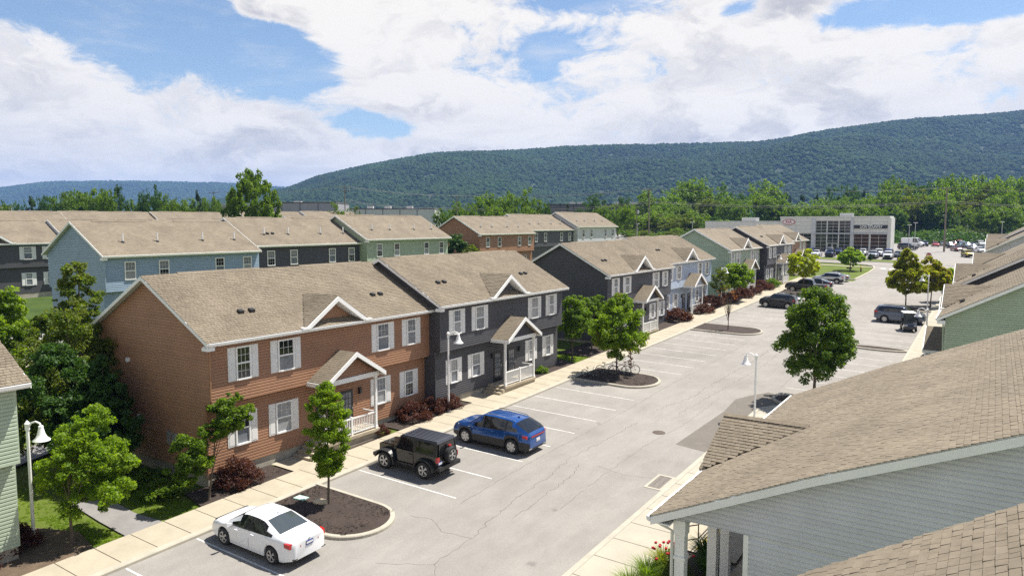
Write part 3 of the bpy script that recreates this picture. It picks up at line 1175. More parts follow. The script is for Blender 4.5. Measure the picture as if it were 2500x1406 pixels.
                tr.extr([(lo[0] - sg * .30, lo[1] + .0), (ap[0], ap[1] - .20), (ap[0], ap[1] - .25), (lo[0] - sg * .42, lo[1] + .0)], lambda u, z, v: (sx * v, u, z), -.10, .40)
                O('dormer_trim', tr.mesh('dormer_trim', M['white']), dob)
                rbx = MB()
                ua, ub = sorted((lo[0] - sg * .28, lo[0] + sg * .20))
                a, c_ = sorted((sx * .20, sx * .56))
                rbx.box((a, ua, EAVE - .03), (c_, ub, EAVE + .075))
                O('trim_return', rbx.mesh('trim_return', M['white']), dob)
        if porch:
            pc, ph, pe, pr = L * .5 + .05, 2.05, 3.72, 5.00
            fv = 1.42
            # roof of the porch
            pro = None
            for sg in (-1, 1):
                sl = MB()
                lo = (pc + sg * (ph + .05), pe - .03)
                sl.extr([(lo[0], lo[1]), (pc, pr), (pc, pr - .14), (lo[0], lo[1] - .14)], lambda u, z, v: (sx * v, u, z), -.02 if sx else 0, fv)
                o_ = O('porch_roof', sl.mesh('porch_roof', M['shingle'] if shingles else M['shingle_far']), root)
                if pro is None:
                    pro = o_
                if shingles:
                    A = Vector((sx * 0.0, lo[0], lo[1]))
                    e2 = (Vector((0, pc, pr)) - Vector((0, lo[0], lo[1]))).normalized()
                    nrm = Vector((0, -sg * e2.z, abs(e2.y))) if sg < 0 else Vector((0, e2.z, abs(e2.y)))
                    shingle_field(o_, A + nrm * .004, (sx, 0, 0), e2, nrm, fv + .03, (Vector((0, pc, pr)) - Vector((0, lo[0], lo[1]))).length, seed + 3)
                tr = MB()
                tr.extr([(lo[0], lo[1] + .02), (pc, pr + .03), (pc, pr - .21), (lo[0], lo[1] - .21)], lambda u, z, v: (sx * v, u, z), fv + .0, fv + .05)
                ua, ub = sorted((lo[0], lo[0] - sg * .05))
                a, c_ = sorted((0.0, sx * fv))
                tr.box((a, ua - (.05 if sg < 0 else 0), lo[1] - .22), (c_, ub + (.05 if sg > 0 else 0), lo[1] - .02))
                O('porch_trim', tr.mesh('porch_trim', M['white']), o_)
            gb_ = MB()
            gb_.extr([(pc - ph * .86, pe + .0), (pc + ph * .86, pe + .0), (pc, pr - .22)], lambda u, z, v: (sx * v, u, z), .92, 1.00)
            O('porch_gable', gb_.mesh('porch_gable', ms), pro)
            if near:
                cb2 = MB()
                z = pe
                while z < pr - .36:
                    f0, f1 = 1 - (z - pe) / (pr - .2 - pe), 1 - (z + CL - pe) / (pr - .2 - pe)
                    clap(cb2, (sx * 1.0, pc - ph * .86 * f0, z), (sx * 1.0, pc + ph * .86 * f0, z), (sx * 1.0, pc - ph * .86 * f1, z + CL), (sx * 1.0, pc + ph * .86 * f1, z + CL), (sx, 0, 0))
                    z += CL
                O('gable_siding', cb2.mesh('gable_siding', ms), pro)
            bm2 = MB()
            a, c_ = sorted((sx * .84, sx * 1.10))
            bm2.box((a, pc - ph + .12, pe - .27), (c_, pc + ph - .12, pe - .02))
            for sg in (-1, 1):
                ua, ub = sorted((pc + sg * (ph - .12), pc + sg * (ph - .34)))
                a2, c2 = sorted((sx * -.0, sx * .84))
                bm2.box((a2, ua, pe - .26), (c2, ub, pe - .03))
            O('porch_beam', bm2.mesh('porch_beam', M['white']), pro)
            # platform, steps
            fl = .55
            pb_ = MB()
            a, c_ = sorted((sx * -.38, sx * 1.08))
            pb_.box((a, pc - 1.95, fl - .16), (c_, pc + 1.95, fl))
            a, c_ = sorted((sx * -.38, sx * 1.0))
            pb_.box((a, pc - 1.86, -.7), (c_, pc + 1.90, fl - .16))
            O('porch_floor', pb_.mesh('porch_floor', M['stepc']), root)
            for k in range(3):
                st = MB()
                a, c_ = sorted((sx * -.30, sx * (1.05 - .02 * k)))
                zt = fl - .155 * (k + 1)
                st.box((a, pc - 1.95 - .30 * (k + 1), -.8), (c_, pc - 1.952 - .30 * k, zt))
                O('step', st.mesh('step', M['stepc']), root)
            post = MB().box((-.065, -.065, 0), (.065, .065, pe - .27 - fl)).box((-.085, -.085, 0), (.085, .085, .14)).box((-.085, -.085, pe - .27 - fl - .12), (.085, .085, pe - .27 - fl)).mesh('porch_post', M['white'])
            for u in (pc - 1.78, pc + 1.78):
                O('porch_post', post, root, (sx * .95, u, fl))
            # railing along the front and the far side
            rl = MB()
            a, c_ = sorted((sx * .92, sx * .98))
            rl.box((a, pc - 1.71, fl + .86), (c_, pc + 1.71, fl + .93))
            rl.box((a, pc - 1.71, fl + .09), (c_, pc + 1.71, fl + .14))
            rl.box((a - .02, pc - .06, fl), (c_ + .02, pc + .06, fl + .98))
            rl.box((sx * .0 if sx > 0 else -.9, pc + 1.75, fl + .86), (.9 if sx > 0 else 0, pc + 1.81, fl + .93))
            rl.box((sx * .0 if sx > 0 else -.9, pc + 1.75, fl + .09), (.9 if sx > 0 else 0, pc + 1.81, fl + .14))
            rail = O('railing', rl.mesh('railing', M['white']), root)
            bal = MB().box((-.017, -.017, 0), (.017, .017, .72)).mesh('baluster', M['white'])
            if near:
                for q in range(28):
                    u = pc - 1.64 + q * .1215
                    if abs(u - pc) > .09:
                        O('baluster', bal, rail, (sx * .95, u, fl + .14))
            else:
                bj = MB()
                for q in range(28):
                    u = pc - 1.64 + q * .1215
                    bj.box((sx * .95 - .017, u - .017, fl + .14), (sx * .95 + .017, u + .017, fl + .86))
                O('baluster_row', bj.mesh('baluster_row', M['white']), rail, kind='stuff')
            # doors and wall lanterns
            for u in (pc - .80, pc + .90):
                db = MB()
                a, c_ = sorted((sx * -.42, sx * -.335))
                db.box((a, u - .46, fl), (c_, u + .46, fl + 2.08))
                d_ = O('door', db.mesh('door', M['door']), root)
                g_ = MB()
                for ca in (-.22, 0, .22):
                    for za in range(5):
                        a2, c2 = sorted((sx * -.336, sx * -.330))
                        g_.box((a2, u + ca - .09, fl + .32 + za * .33), (c2, u + ca + .09, fl + .32 + za * .33 + .29))
                O('door_glass', g_.mesh('door_glass', M['glass_curt' if near else 'glass_dark']), d_)
                a2, c2 = sorted((sx * -.335, sx * -.28))
                O('handle', MB().box((a2, u + .33, fl + .98), (c2, u + .39, fl + 1.12)).mesh('handle', M['steel']), d_)
            for u in (pc - 1.52, pc + 1.86):
                lb_ = MB()
                a2, c2 = sorted((sx * -.378, sx * -.22))
                lb_.box((a2, u - .07, fl + 1.72), (c2, u + .07, fl + 2.02))
                lb_.box((min(a2, c2) - .015, u - .095, fl + 2.02), (max(a2, c2) + .015, u + .095, fl + 2.06))
                O('wall_lantern', lb_.mesh('wall_lantern', M['blackm']), root)
    elif face == 'rear':
        for u in (2.05, 5.05, 10.55, 13.55):
            add_window(root, 'rear', sx, 0.0, u * L / 14.9, 4.42, rr.choice(['glass_dark', 'glass_curt']), rr.choice(['glass_curt', 'glass_dark', 'glass_blind']))
        if near:
            for u in (2.05, 12.8):
                add_window(root, 'rear', sx, -.4, u * L / 14.9, 1.33, 'glass_dark', 'glass_curt')
    if near == 2 and ends[0]:
        for v, z, wd, hh, mt in ((-2.6, 1.5, .30, .42, 'steel'), (-3.1, 1.35, .22, .6, 'steel'), (-5.6, 2.2, .2, .2, 'white'), (-6.4, 4.9, .2, .2, 'white')):
            a, c_ = sorted((sx * v, sx * (v - wd)))
            O('meter_box' if mt == 'steel' else 'wall_vent', MB().box((a, -.14, z), (c_, -.001, z + hh)).mesh('meter_box', M[mt]), root)
    # downspout with the jog under the overhang
    if near and ends[0] is not None:
        ds = MB()
        u = .16
        pts = [(sx * .40, u, EAVE - .16), (sx * .12, u - .2, EAVE - .42), (sx * .07, u - .2, OVER + .25), (sx * .05, u - .2, OVER + .02), (sx * -.30, u - .2, OVER - .28), (sx * -.33, u - .2, FND - .25)]
        ds.tube(pts, .042, 6)
        O('downspout', ds.mesh('downspout', ms), root)
    return root


FR = 'two-storey row houses along the west sidewalk'
house('pale green sided row house cut off by the frame edge', 'green', -28.45, -3.4, 11.35, 6.45, near=2, shingles=1, ends=(0, 1), group=FR, seed=1)
house('rust brown sided row house behind the black off-road car', 'brown', -28.6, 19.05, 33.95, 6.82, near=2, shingles=1, parts=300, ends=(1, 0), group=FR, seed=2,
      curtains=['glass_dark', 'glass_curt', 'glass_curt', 'glass_blind'], vents=((2.6, 1.9), (11.6, 2.05)))
house('charcoal sided row house joined to the rust brown one', 'dark', -27.8, 34.0, 48.9, 7.08, near=2, shingles=1, parts=300, ends=(1, 1), group=FR, seed=3,
      curtains=['glass_curt', 'glass_blind', 'glass_blind'], vents=((1.9, 2.3), (11.6, 2.3)))
house('charcoal sided row house behind the bright island maple', 'dark', -28.6, 58.4, 73.7, 7.45, near=1, shingles=1, ends=(1, 0), group=FR, seed=4, vents=((2.2, 2.2), (11.4, 2.2)))
house('pale blue sided row house with two dark front doors', 'paleblue', -29.35, 73.75, 89.1, 7.72, near=1, shingles=1, ends=(0, 1), group=FR, seed=5, vents=((2.4, 2.6), (11.8, 2.2)))
house('sage green sided row house farther up the street', 'green', -28.9, 94.7, 109.6, 8.52, near=1, ends=(1, 0), group=FR, seed=6)
house('charcoal sided row house joined to the sage green one', 'slate', -27.95, 110.0, 125.6, 8.78, near=1, ends=(1, 0), group=FR, seed=7, vents=((3, 2.4),))
house('rust brown sided row house at the far end of the row', 'brown', -29.2, 125.7, 142.5, 8.98, near=0, ends=(0, 1), group=FR, seed=8)

BR = 'two-storey row houses seen from behind, second row'
VP = ((2.3, 2.1), (5.3, 2.1), (9.6, 2.1), (12.9, 2.1))
house('sky blue sided house seen from behind with its gable end showing', 'skyblue', -58.8, 30.3, 44.8, 9.43, face='rear', near=1, ends=(1, 0), group=BR, seed=11, pipes=VP)
house('charcoal sided house seen from behind, joined to the sky blue one', 'dark', -59.5, 44.85, 58.8, 9.85, face='rear', near=1, ends=(0, 0), group=BR, seed=12, pipes=VP, vents=((2.8, 2.2),))
house('sage green sided house seen from behind, at the end of its terrace', 'green', -58.4, 58.85, 73.2, 10.22, face='rear', near=1, ends=(1, 1), group=BR, seed=13, pipes=VP)
house('rust brown sided house seen from behind with dark shrub at its gable', 'brown', -64.7, 88.8, 104.3, 10.38, face='rear', near=1, ends=(1, 0), group=BR, seed=14, pipes=VP)
house('charcoal sided house seen from behind, between brown and blue ones', 'slate', -65.6, 104.35, 119.6, 10.85, face='rear', near=0, ends=(0, 0), group=BR, seed=15, pipes=VP)
house('sky blue sided house seen from behind in front of the woods', 'blue', -64.7, 119.7, 136.0, 11.38, face='rear', near=0, ends=(1, 1), group=BR, seed=16, pipes=VP)

TR = 'rows of houses farther west, mostly roofs'
house('charcoal sided house with white shutters beyond the white fence', 'dark', -97, 30.0, 45, 9.62, near=0, porch=False, ends=(1, 0), group=TR, seed=21)
house('house roof with a small dormer behind the sky blue house', 'blue', -96.3, 45.1, 60, 9.75, near=0, porch=False, ends=(0, 0), group=TR, seed=22)
house('house roof behind the charcoal house of the second row', 'green', -97, 60.1, 75, 10.0, near=0, porch=False, ends=(0, 1), group=TR, seed=23)
house('house roof with blue gable in the third row', 'slate', -96.3, 82.5, 97, 10.5, near=0, porch=False, ends=(1, 0), group=TR, seed=24)
house('tan roofed house ending the third row', 'green', -97, 97.1, 112, 10.8, near=0, porch=False, ends=(0, 1), group=TR, seed=25)
for i, (y, ze, sd, lb, en) in enumerate(((28, 11.1, 'dark', 'far tan roofed house at the left end of the fourth row', (1, 0)), (43.1, 11.15, 'blue', 'far tan roofed house with sky blue gable', (1, 0)),
                                    (58.2, 11.25, 'green', 'far tan roofed house in front of the clump of conifers', (0, 0)), (73.3, 11.35, 'brown', 'far tan roofed house under the single dark conifer', (0, 1)),
                                    (92, 11.7, 'slate', 'far tan roofed house in front of the tall broad tree', (1, 0)), (107.1, 11.9, 'blue', 'far tan roofed house ending the fourth row', (0, 1)))):
    house(lb, sd, -122 + .6 * (i % 2), y, y + 15, ze, face='none', near=0, ends=en, group=TR, seed=30 + i)


# ================================================================== east side buildings
ER = 'two-storey row houses on the east side of the lot'
house('sage green sided house whose gable faces the near blue building', 'green', -2.2, 49.0, 63.4, 6.55, sx=-1, near=1, shingles=1, ends=(1, 0), group=ER, seed=41, vents=((3.6, 1.2),))
house('charcoal sided house joined to the sage green gable house', 'dark', -2.2, 63.5, 78.6, 7.22, sx=-1, near=1, shingles=1, ends=(1, 0), group=ER, seed=42, vents=((2.4, 1.5),))
house('tan roofed east house between charcoal and blue neighbours', 'brown', -1.3, 78.7, 93.6, 7.62, sx=-1, near=0, ends=(0, 1), group=ER, seed=43)
house('sky blue sided east house with its gable toward the lot', 'blue', -.65, 110.0, 124.8, 8.52, sx=-1, near=1, ends=(1, 0), group=ER, seed=44, vents=((2.4, 1.5),))
house('charcoal sided house at the far end of the east row', 'dark', -.65, 124.9, 140, 8.92, sx=-1, near=0, ends=(1, 1), group=ER, seed=45, vents=((2.4, 1.5),))

# ---- near blue building with an open porch
PR = [(-7.5, 4.05), (-3.4, 5.95), (.7, 7.66), (4.5, 9.2), (9.0, 7.1), (14.5, 4.6)]     # roof line in X, z
YA, YB = 18.2, 35.0
CXL, CXR = -6.95, 13.9
bz = gz(-5, 22)
cbld = thing('porch_building', 'pale blue sided building with a white porch column, cropped by the right edge', 'building', (0, YA, 0))
ms = M['sid_blue']


def roof_z(x):
    for (xa, za), (xb, zb) in zip(PR[:-1], PR[1:]):
        if xa <= x <= xb:
            return za + (zb - za) * (x - xa) / (xb - xa)
    return PR[0][1]


GY_ = .34                                     # wall stands back from the rake
wb = MB()
XW, ZP = -5.05, 3.98
pts = [(XW, bz - .6), (XW, ZP), (CXL, ZP), (CXL, roof_z(CXL) - .14)] + [(x, z - .16) for x, z in PR[1:-1]] + [(CXR, roof_z(CXR) - .14), (CXR, bz - .6)]
wb.extr(pts, lambda x, z, y: (x, y, z), GY_ + .03, YB - YA - .3)
cwall = O('wall', wb.mesh('wall', ms), cbld)
z = bz + .25
while z < 9.0:
    z1 = z + .128
    if z1 < ZP:
        a0, c0 = XW, XW
    else:
        # left end follows the roof slope
        def left_at(zz):
            x = CXL
            while roof_z(x) - .2 < zz and x < 4.5:
                x += .01
            return x
        a0, c0 = left_at(z), left_at(z1)
        if z < ZP:
            z = ZP
    a1 = min(6.0, 4.5 + (9.0 - z) / .47) if z > 6 else 6.0
    bb = MB()
    clap(bb, (a0, GY_ + .03, z), (a1, GY_ + .03, z), (c0, GY_ + .03, z1), (a1, GY_ + .03, z1), (0, -1, 0), .034)
    O('clapboard', bb.mesh('clapboard', ms), cwall)
    z = z1
O('corner_post', MB().box((XW - .03, GY_ - .005, bz - .5), (XW + .10, GY_ + .16, ZP - .01)).mesh('corner_post', M['white']), cbld)
rb = MB()
under = [(x, z - .15) for x, z in PR]
rb.extr(PR + under[::-1], lambda x, z, y: (x, y, z), 0, YB - YA, 0)
rb.m = [0] * 5 + [1] * 7 + [1, 1]
croof = O('roof', rb.mesh('roof', [M['shingle'], M['offwhite']]), cbld)
mwc = Matrix.Translation((0, YA, 0))
uo = 0
cgx, cgy, cgh, cgw = -7.65, 25.15 - YA, 1.22, 2.62       # cross gable apex
first = True
for (xa, za), (xb, zb) in zip(PR[:3], PR[1:4]):
    dv = Vector((xb - xa, 0, zb - za))
    ln = dv.length
    es_ = dv.normalized()
    nn_ = Vector((-es_.z, 0, es_.x))
    eo = Vector((xa, -.05, za)) - (es_ * .03 if first else Vector((0, 0, 0)))
    clip = None
    if first:
        def clip(u, s, es_=es_):
            h = s * es_.z
            return not (abs(u - cgy) < cgw * (1 - h / cgh) - .12)
    shingle_field(croof, eo + nn_ * .003, (0, 1, 0), es_, nn_, YB - YA + .08, ln + (.03 if first else .01), 77 + int(xa), clip, 100, mwc)
    first = False
rk = MB()
rk.extr([(x, z - .035) for x, z in PR] + [(x, z - .25) for x, z in PR[::-1]], lambda x, z, y: (x, y, z), -.03, 0.0)
O('rake_board', rk.mesh('rake_board', M['white']), croof)
rk = MB()
rk.extr([(x, z + .01) for x, z in PR] + [(x, z - .2) for x, z in PR[::-1]], lambda x, z, y: (x, y, z), YB - YA, YB - YA + .035)
O('rake_board', rk.mesh('rake_board', M['white']), croof)
gt = MB()
gt.extr([(-7.51, 4.03), (-7.63, 4.03), (-7.61, 3.92), (-7.54, 3.89), (-7.51, 3.89)], lambda x, z, y: (x, y, z), -.03, YB - YA + .03)
gt.extr([(-7.5, 3.90), (-7.5, 3.86), (-6.97, 3.86), (-6.97, 3.90)], lambda x, z, y: (x, y, z), 0, YB - YA)
O('gutter', gt.mesh('gutter', M['white']), croof)
# porch ceiling, beam, columns
O('porch_beam', MB().box((CXL, GY_ + .03, ZP - .30), (CXL + .22, YB - YA - .4, ZP - .005)).mesh('porch_beam', M['white']), cbld)
O('porch_ceiling', MB().box((CXL + .22, GY_ + .25, ZP - .06), (XW, YB - YA - .4, ZP - .02)).mesh('porch_ceiling', M['offwhite']), cbld)
colm = MB()
colm.box((-.14, -.14, 0), (.14, .14, 4.0)).box((-.17, -.17, 2.85), (.17, .17, 2.93)).box((-.18, -.18, 0), (.18, .18, .22)).box((-.17, -.17, 3.55), (.17, .17, 3.95))
cme = colm.mesh('porch_column', M['white'])
for k, y in enumerate((.50, 3.3, 4.6, 8.6, 12.6, 16.0)):
    O('porch_column', cme, cbld, (CXL + .14, y, ZP - .04 - 3.95))
O('downspout', MB().tube([(-7.56, .2, 3.92), (-7.3, .28, 3.75), (CXL - .06, .34, 3.62), (CXL - .06, .34, bz)], .045, 6).mesh('downspout', M['offwhite']), cbld)
O('porch_floor', MB().box((-7.15, .45, bz - .6), (XW - .01, YB - YA - .4, bz + .16)).mesh('porch_floor', M['stepc']), cbld)
# side wall under the porch with a window and a door
add_window(cbld, 'wide', -1, -XW + .0, 6.0, bz + 1.2, 'glass_dark', 'glass_curt')
O('door', MB().box((XW - .05, 2.4, bz + .17), (XW - .003, 3.35, bz + 2.25)).mesh('door', M['door']), cbld)
# cross gable over the entrance
cg = MB()
AP = Vector((cgx, cgy, 4.03 + cgh))
BK = Vector((-7.5 + cgh / .4634, cgy, 4.03 + cgh))
for sg in (-1, 1):
    LO = Vector((cgx, cgy + sg * cgw, 4.03))
    cg.add([tuple(LO), tuple(AP), tuple(BK), tuple(LO + Vector((0, 0, .05))), tuple(AP + Vector((0, 0, .06))), tuple(BK + Vector((0, 0, .05)))],
           [(3, 4, 5), (0, 2, 1), (0, 1, 4, 3), (0, 3, 5, 2)])
cgo = O('entrance_gable', cg.mesh('entrance_gable', M['shingle']), cbld)
for sg in (-1, 1):
    LO = Vector((cgx - .02, cgy + sg * cgw, 4.085))
    e2 = (AP + Vector((-.02, 0, .055)) - LO)
    Sl = e2.length
    e2.normalize()
    nrm = Vector((0, sg * cgh, cgw)).normalized()
    Ul = BK.x - cgx
    shingle_field(cgo, LO, (1, 0, 0), e2, nrm, Ul, Sl, 5 + sg, lambda u, s, Ul=Ul, Sl=Sl: u < Ul * (s / Sl) + .08, 60 if sg < 0 else 0, mwc)
capb = MB()
n_c = 22
for k in range(n_c):
    x0 = cgx - .03 + k * .14
    if x0 > BK.x - .02:
        break
    zt = AP.z + .105
    capb.add([(x0, cgy - .15, zt - .065), (x0, cgy, zt + .016), (x0, cgy + .15, zt - .065), (x0 + .16, cgy - .15, zt - .075), (x0 + .16, cgy, zt), (x0 + .16, cgy + .15, zt - .075)],
             [(0, 1, 4, 3), (1, 2, 5, 4), (0, 2, 1)])
O('ridge_cap', capb.mesh('ridge_cap', M['shingle']), cgo)
O('gable_face', MB().extr([(cgy - cgw + .1, 4.03), (cgy + cgw - .1, 4.03), (cgy, 4.03 + cgh - .06)], lambda y, z, x: (x, y, z), cgx + .05, cgx + .12).mesh('gable_face', M['white']), cgo)
# ridge side wall light / vent pipe on roof
p = Vector((1.2, 14.6, roof_z(1.2)))
O('vent_pipe', MB().tube([p, p + Vector((0, 0, 1.15))], .03, 6).mesh('vent_pipe', M['steel'], 40), croof)

# ---- nearest roof at the lower right
SN = .626
nb = thing('near_building', 'building under the near shingle roof in the lower right corner', 'building', (0, 0, 0))
EX, EZ, RX = -4.6, 4.94, 2.6
RZ = EZ + SN * (RX - EX)
YN0, YN1 = -9.0, 12.0
nbw = MB()
nbw.extr([(EX + .4, -1.5), (EX + .4, EZ + .05), (RX, RZ - .2), (2 * RX - EX - .4, EZ + .05), (2 * RX - EX - .4, -1.5)], lambda x, z, y: (x, y, z), YN0 + .3, YN1 - .3)
O('wall', nbw.mesh('wall', M['sid_green']), nb)
nbr = MB()
nbr.extr([(EX, EZ), (RX, RZ), (2 * RX - EX, EZ), (2 * RX - EX, EZ - .15), (RX, RZ - .15), (EX, EZ - .15)], lambda x, z, y: (x, y, z), YN0, YN1)
nbr.m = [0, 0, 1, 1, 1, 1, 1, 1]
nroof = O('roof', nbr.mesh('roof', [M['shingle'], M['offwhite']]), nb)
es_ = Vector((1, 0, SN)).normalized()
nn_ = Vector((-SN, 0, 1)).normalized()
shingle_field(nroof, Vector((EX - .03, YN0, EZ - .015)), (0, 1, 0), es_, nn_, YN1 - YN0 + .07, math.hypot(RX - EX, RZ - EZ) + .03, 91, None, 300, Matrix.Identity(4), .146)
nk = MB()
nk.extr([(EX - .04, EZ - .04), (RX, RZ - .04), (2 * RX - EX, EZ - .04), (2 * RX - EX, EZ - .22), (RX, RZ - .22), (EX - .04, EZ - .22)], lambda x, z, y: (x, y, z), YN1 - .001, YN1 + .03)
O('rake_board', nk.mesh('rake_board', M['white']), nroof)

# ---- porch surroundings: railing, handrail, post
hr = thing('porch_railing', 'black pipe railing beside the porch of the blue building', 'railing', (-8.6, 25.4, gz(-8.6, 25.4) + .1))
hb = MB()
hb.tube([(0, 0, 0), (0, 0, 1.05)], .022, 6).tube([(0, 2.6, 0), (0, 2.6, 1.05)], .022, 6).tube([(-.55, -.6, 1.02), (0, 0, 1.05), (0, 2.6, 1.05)], .022, 6)
hb.tube([(-.55, -.6, .5), (0, 0, .52), (0, 2.6, .52)], .022, 6).tube([(-.55, -.6, .5), (-.55, -.6, 1.02)], .022, 6)
O('rail', hb.mesh('rail', M['blackm'], 40), hr)
wp = thing('handrail_post', 'white post with a curved grey handrail near the porch steps', 'handrail', (-7.4, 20.6, gz(-7.4, 20.6) + .1))
O('post', MB().box((-.06, -.06, 0), (.06, .06, 1.25)).box((-.075, -.075, 1.25), (.075, .075, 1.30)).mesh('post', M['white']), wp)
loop = [(.12, -1.4, .2), (.12, -.5, .80), (.12, -.05, 1.08), (.12, .15, 1.10), (.12, .24, .98), (.12, .20, .70), (.12, .08, .55)]
O('handrail', MB().tube(loop, .025, 8).mesh('handrail', M['steel'], 60), wp)


# ================================================================== trees and shrubs
def leaf_mesh(name, clusters, n, size, mat, rng, up=.35, flat=.62, droop=0.0):
    """n leaf-shaped faces spread over clusters (cx, cy, cz, r[, squash])"""
    C_ = np.array([c_[:3] for c_ in clusters], float)
    Rr = np.array([c_[3] for c_ in clusters], float)
    wgt = Rr ** 2
    idx = rng.choice(len(C_), n, p=wgt / wgt.sum())
    d = rng.normal(size=(n, 3))
    d /= np.linalg.norm(d, axis=1)[:, None]
    rad = Rr[idx] * rng.random(n) ** .42
    pos = C_[idx] + d * rad[:, None] * np.array([1, 1, .72])
    nrm = d * .55 + rng.normal(size=(n, 3)) * .55
    nrm[:, 2] += up
    nrm /= np.linalg.norm(nrm, axis=1)[:, None]
    t = np.cross(nrm, rng.normal(size=(n, 3)))
    t /= np.linalg.norm(t, axis=1)[:, None] + 1e-9
    b_ = np.cross(nrm, t)
    s = size * (.5 + .9 * rng.random(n))[:, None]
    fold = nrm * s * .22
    V = np.stack([pos - t * s, pos + b_ * s * flat + fold, pos + t * s, pos - b_ * s * flat + fold], 1).reshape(-1, 3)
    V[:, 2] -= droop * rng.random(n).repeat(4)
    me = bpy.data.meshes.new(name)
    me.vertices.add(4 * n)
    me.vertices.foreach_set('co', V.ravel().astype(np.float32))
    me.loops.add(4 * n)
    me.loops.foreach_set('vertex_index', np.arange(4 * n, dtype=np.int32))
    me.polygons.add(n)
    me.polygons.foreach_set('loop_start', np.arange(0, 4 * n, 4, dtype=np.int32))
    me.polygons.foreach_set('loop_total', np.full(n, 4, dtype=np.int32))
    me.materials.append(mat)
    me.update(calc_edges=True)
    return me


def crown_clusters(rng, c, rx, ry, rz, n, cr, shape='round', gap=-.12, amp=.26):
    out = []
    sd = float(rng.uniform(0, 50))
    sz = (rx + ry + rz) / 3
    tries = 0
    while len(out) < n:
        tries += 1
        d = rng.normal(size=3)
        d /= np.linalg.norm(d)
        rad = rng.uniform(.35, 1.0) ** .6
        x, y, z = d * rad
        if shape == 'column':
            z = rng.uniform(-1, 1)
            a = rng.uniform(0, 2 * math.pi)
            q = math.sqrt(rng.random()) * max(.18, (1 - abs(z) ** 2.2)) ** .6
            x, y = q * math.cos(a), q * math.sin(a)
        elif shape == 'pyramid':
            z = rng.uniform(-1, 1)
            a = rng.uniform(0, 2 * math.pi)
            q = rng.uniform(.3, 1) * ((1 - z) / 2) ** .75 * (1 - math.exp(-(z + 1.08) * 6))
            x, y = q * math.cos(a), q * math.sin(a)
        elif shape == 'egg':
            x *= 1 - .32 * z
            y *= 1 - .32 * z
        elif shape == 'flat':
            z = abs(z) * 1.2 - .45
        k = 1 + amp * mnoise.noise(Vector((x * 1.6 + sd, y * 1.6, z * 1.6)))
        p = (c[0] + x * rx * k, c[1] + y * ry * k, c[2] + z * rz * k)
        f = 1.9 / max(sz, .05)
        if tries < n * 30 and mnoise.noise(Vector((p[0] * f + sd, p[1] * f, p[2] * f * 1.3))) < gap:
            continue
        out.append((p[0], p[1], p[2], cr * rng.uniform(.5, 1.35)))
    return out


def trunk_mesh(rng, h, r, clusters, nl, lean=(0, 0), top=.75, multi=1, mat=None):
    b = MB()
    zs = np.linspace(0, 1, 6)
    for m_ in range(multi):
        off = np.array([rng.normal() * .12, rng.normal() * .12]) * (multi > 1)
        path = [(lean[0] * t + off[0] * (1 + 3 * t) + .04 * h * .2 * rng.normal() * t, lean[1] * t + off[1] * (1 + 3 * t) + .04 * h * .2 * rng.normal() * t, h * top * t - .15) for t in zs]
        rad = [r * (1.35 if k == 0 else 1) * (1 - .72 * t) for k, t in enumerate(zs)]
        b.tube(path, rad, 8)
    P = [Vector(p) for p in path]
    cl = sorted(clusters, key=lambda _: rng.random())[:nl]
    for c_ in cl:
        e = Vector(c_[:3])
        k = rng.uniform(.35, .95)
        s = P[0].lerp(P[-1], k)
        if e.z < s.z:
            s = P[0].lerp(P[-1], .38)
        mid = s.lerp(e, .5) + Vector((0, 0, .08 * (e - s).length))
        rr0 = r * (1 - .72 * k) * .55
        b.tube([s, mid, e], [rr0, rr0 * .6, rr0 * .2], 5, caps=False)
    return b.mesh('trunk', mat or M['bark'], 60)


def tree(label, X, Y, parts_, leaf, n, size, h, r, nl=10, seed=0, name='tree', cat='tree', group=None, lean=(0, 0), top=.75, extra=None, multi=1, z0=None, up=.35):
    """parts_: list of crown lumps (dx, dy, z, rx, ry, rz, nclusters, cluster radius, shape)"""
    rng = np.random.default_rng(seed)
    root = thing(name, label, cat, (X, Y, gz(X, Y) if z0 is None else z0), 0, group)
    cl = []
    for dx, dy, z, rx, ry, rz, nc, cr, shp in parts_:
        cl += crown_clusters(rng, (dx, dy, z), rx, ry, rz, int(nc * 3.0), cr * .55, shp)
    O('trunk', trunk_mesh(rng, h, r, cl, nl, lean, top, multi), root)
    O('crown', leaf_mesh('crown', cl, n, size, M[leaf], rng, up), root)
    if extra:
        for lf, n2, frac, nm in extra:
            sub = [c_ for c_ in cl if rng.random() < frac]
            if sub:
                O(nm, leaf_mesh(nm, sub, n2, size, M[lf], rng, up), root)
    return root


SG = 'street trees around the lot'
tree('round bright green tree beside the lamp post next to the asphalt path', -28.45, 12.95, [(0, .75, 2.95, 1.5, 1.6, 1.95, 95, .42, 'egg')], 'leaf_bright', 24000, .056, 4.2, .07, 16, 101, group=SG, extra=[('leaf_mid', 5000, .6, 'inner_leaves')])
tree('small leaning tree at the corner of the rust brown house', -27.7, 18.15, [(0, 1.35, 3.65, .75, 1.05, .85, 34, .34, 'round'), (-.1, -.75, 2.1, .7, .85, 1.1, 34, .32, 'round'), (0, .2, 3.0, .5, .7, .5, 10, .3, 'round')], 'leaf_mid', 20000, .054, 3.6, .055, 14, 102, group=SG, lean=(0, .5), extra=[('leaf_bright', 6000, .8, 'bright_leaves')])  # brighter green leaves mixed at random through the crown
tree('slim columnar green tree in the mulch island by the white sedan', -22.92, 20.62, [(0, 0, 3.30, .82, .88, 1.95, 95, .34, 'column')], 'leaf_bright', 24000, .048, 5.0, .06, 14, 103, group=SG, top=.9, extra=[('leaf_mid', 4500, .7, 'inner_leaves')])
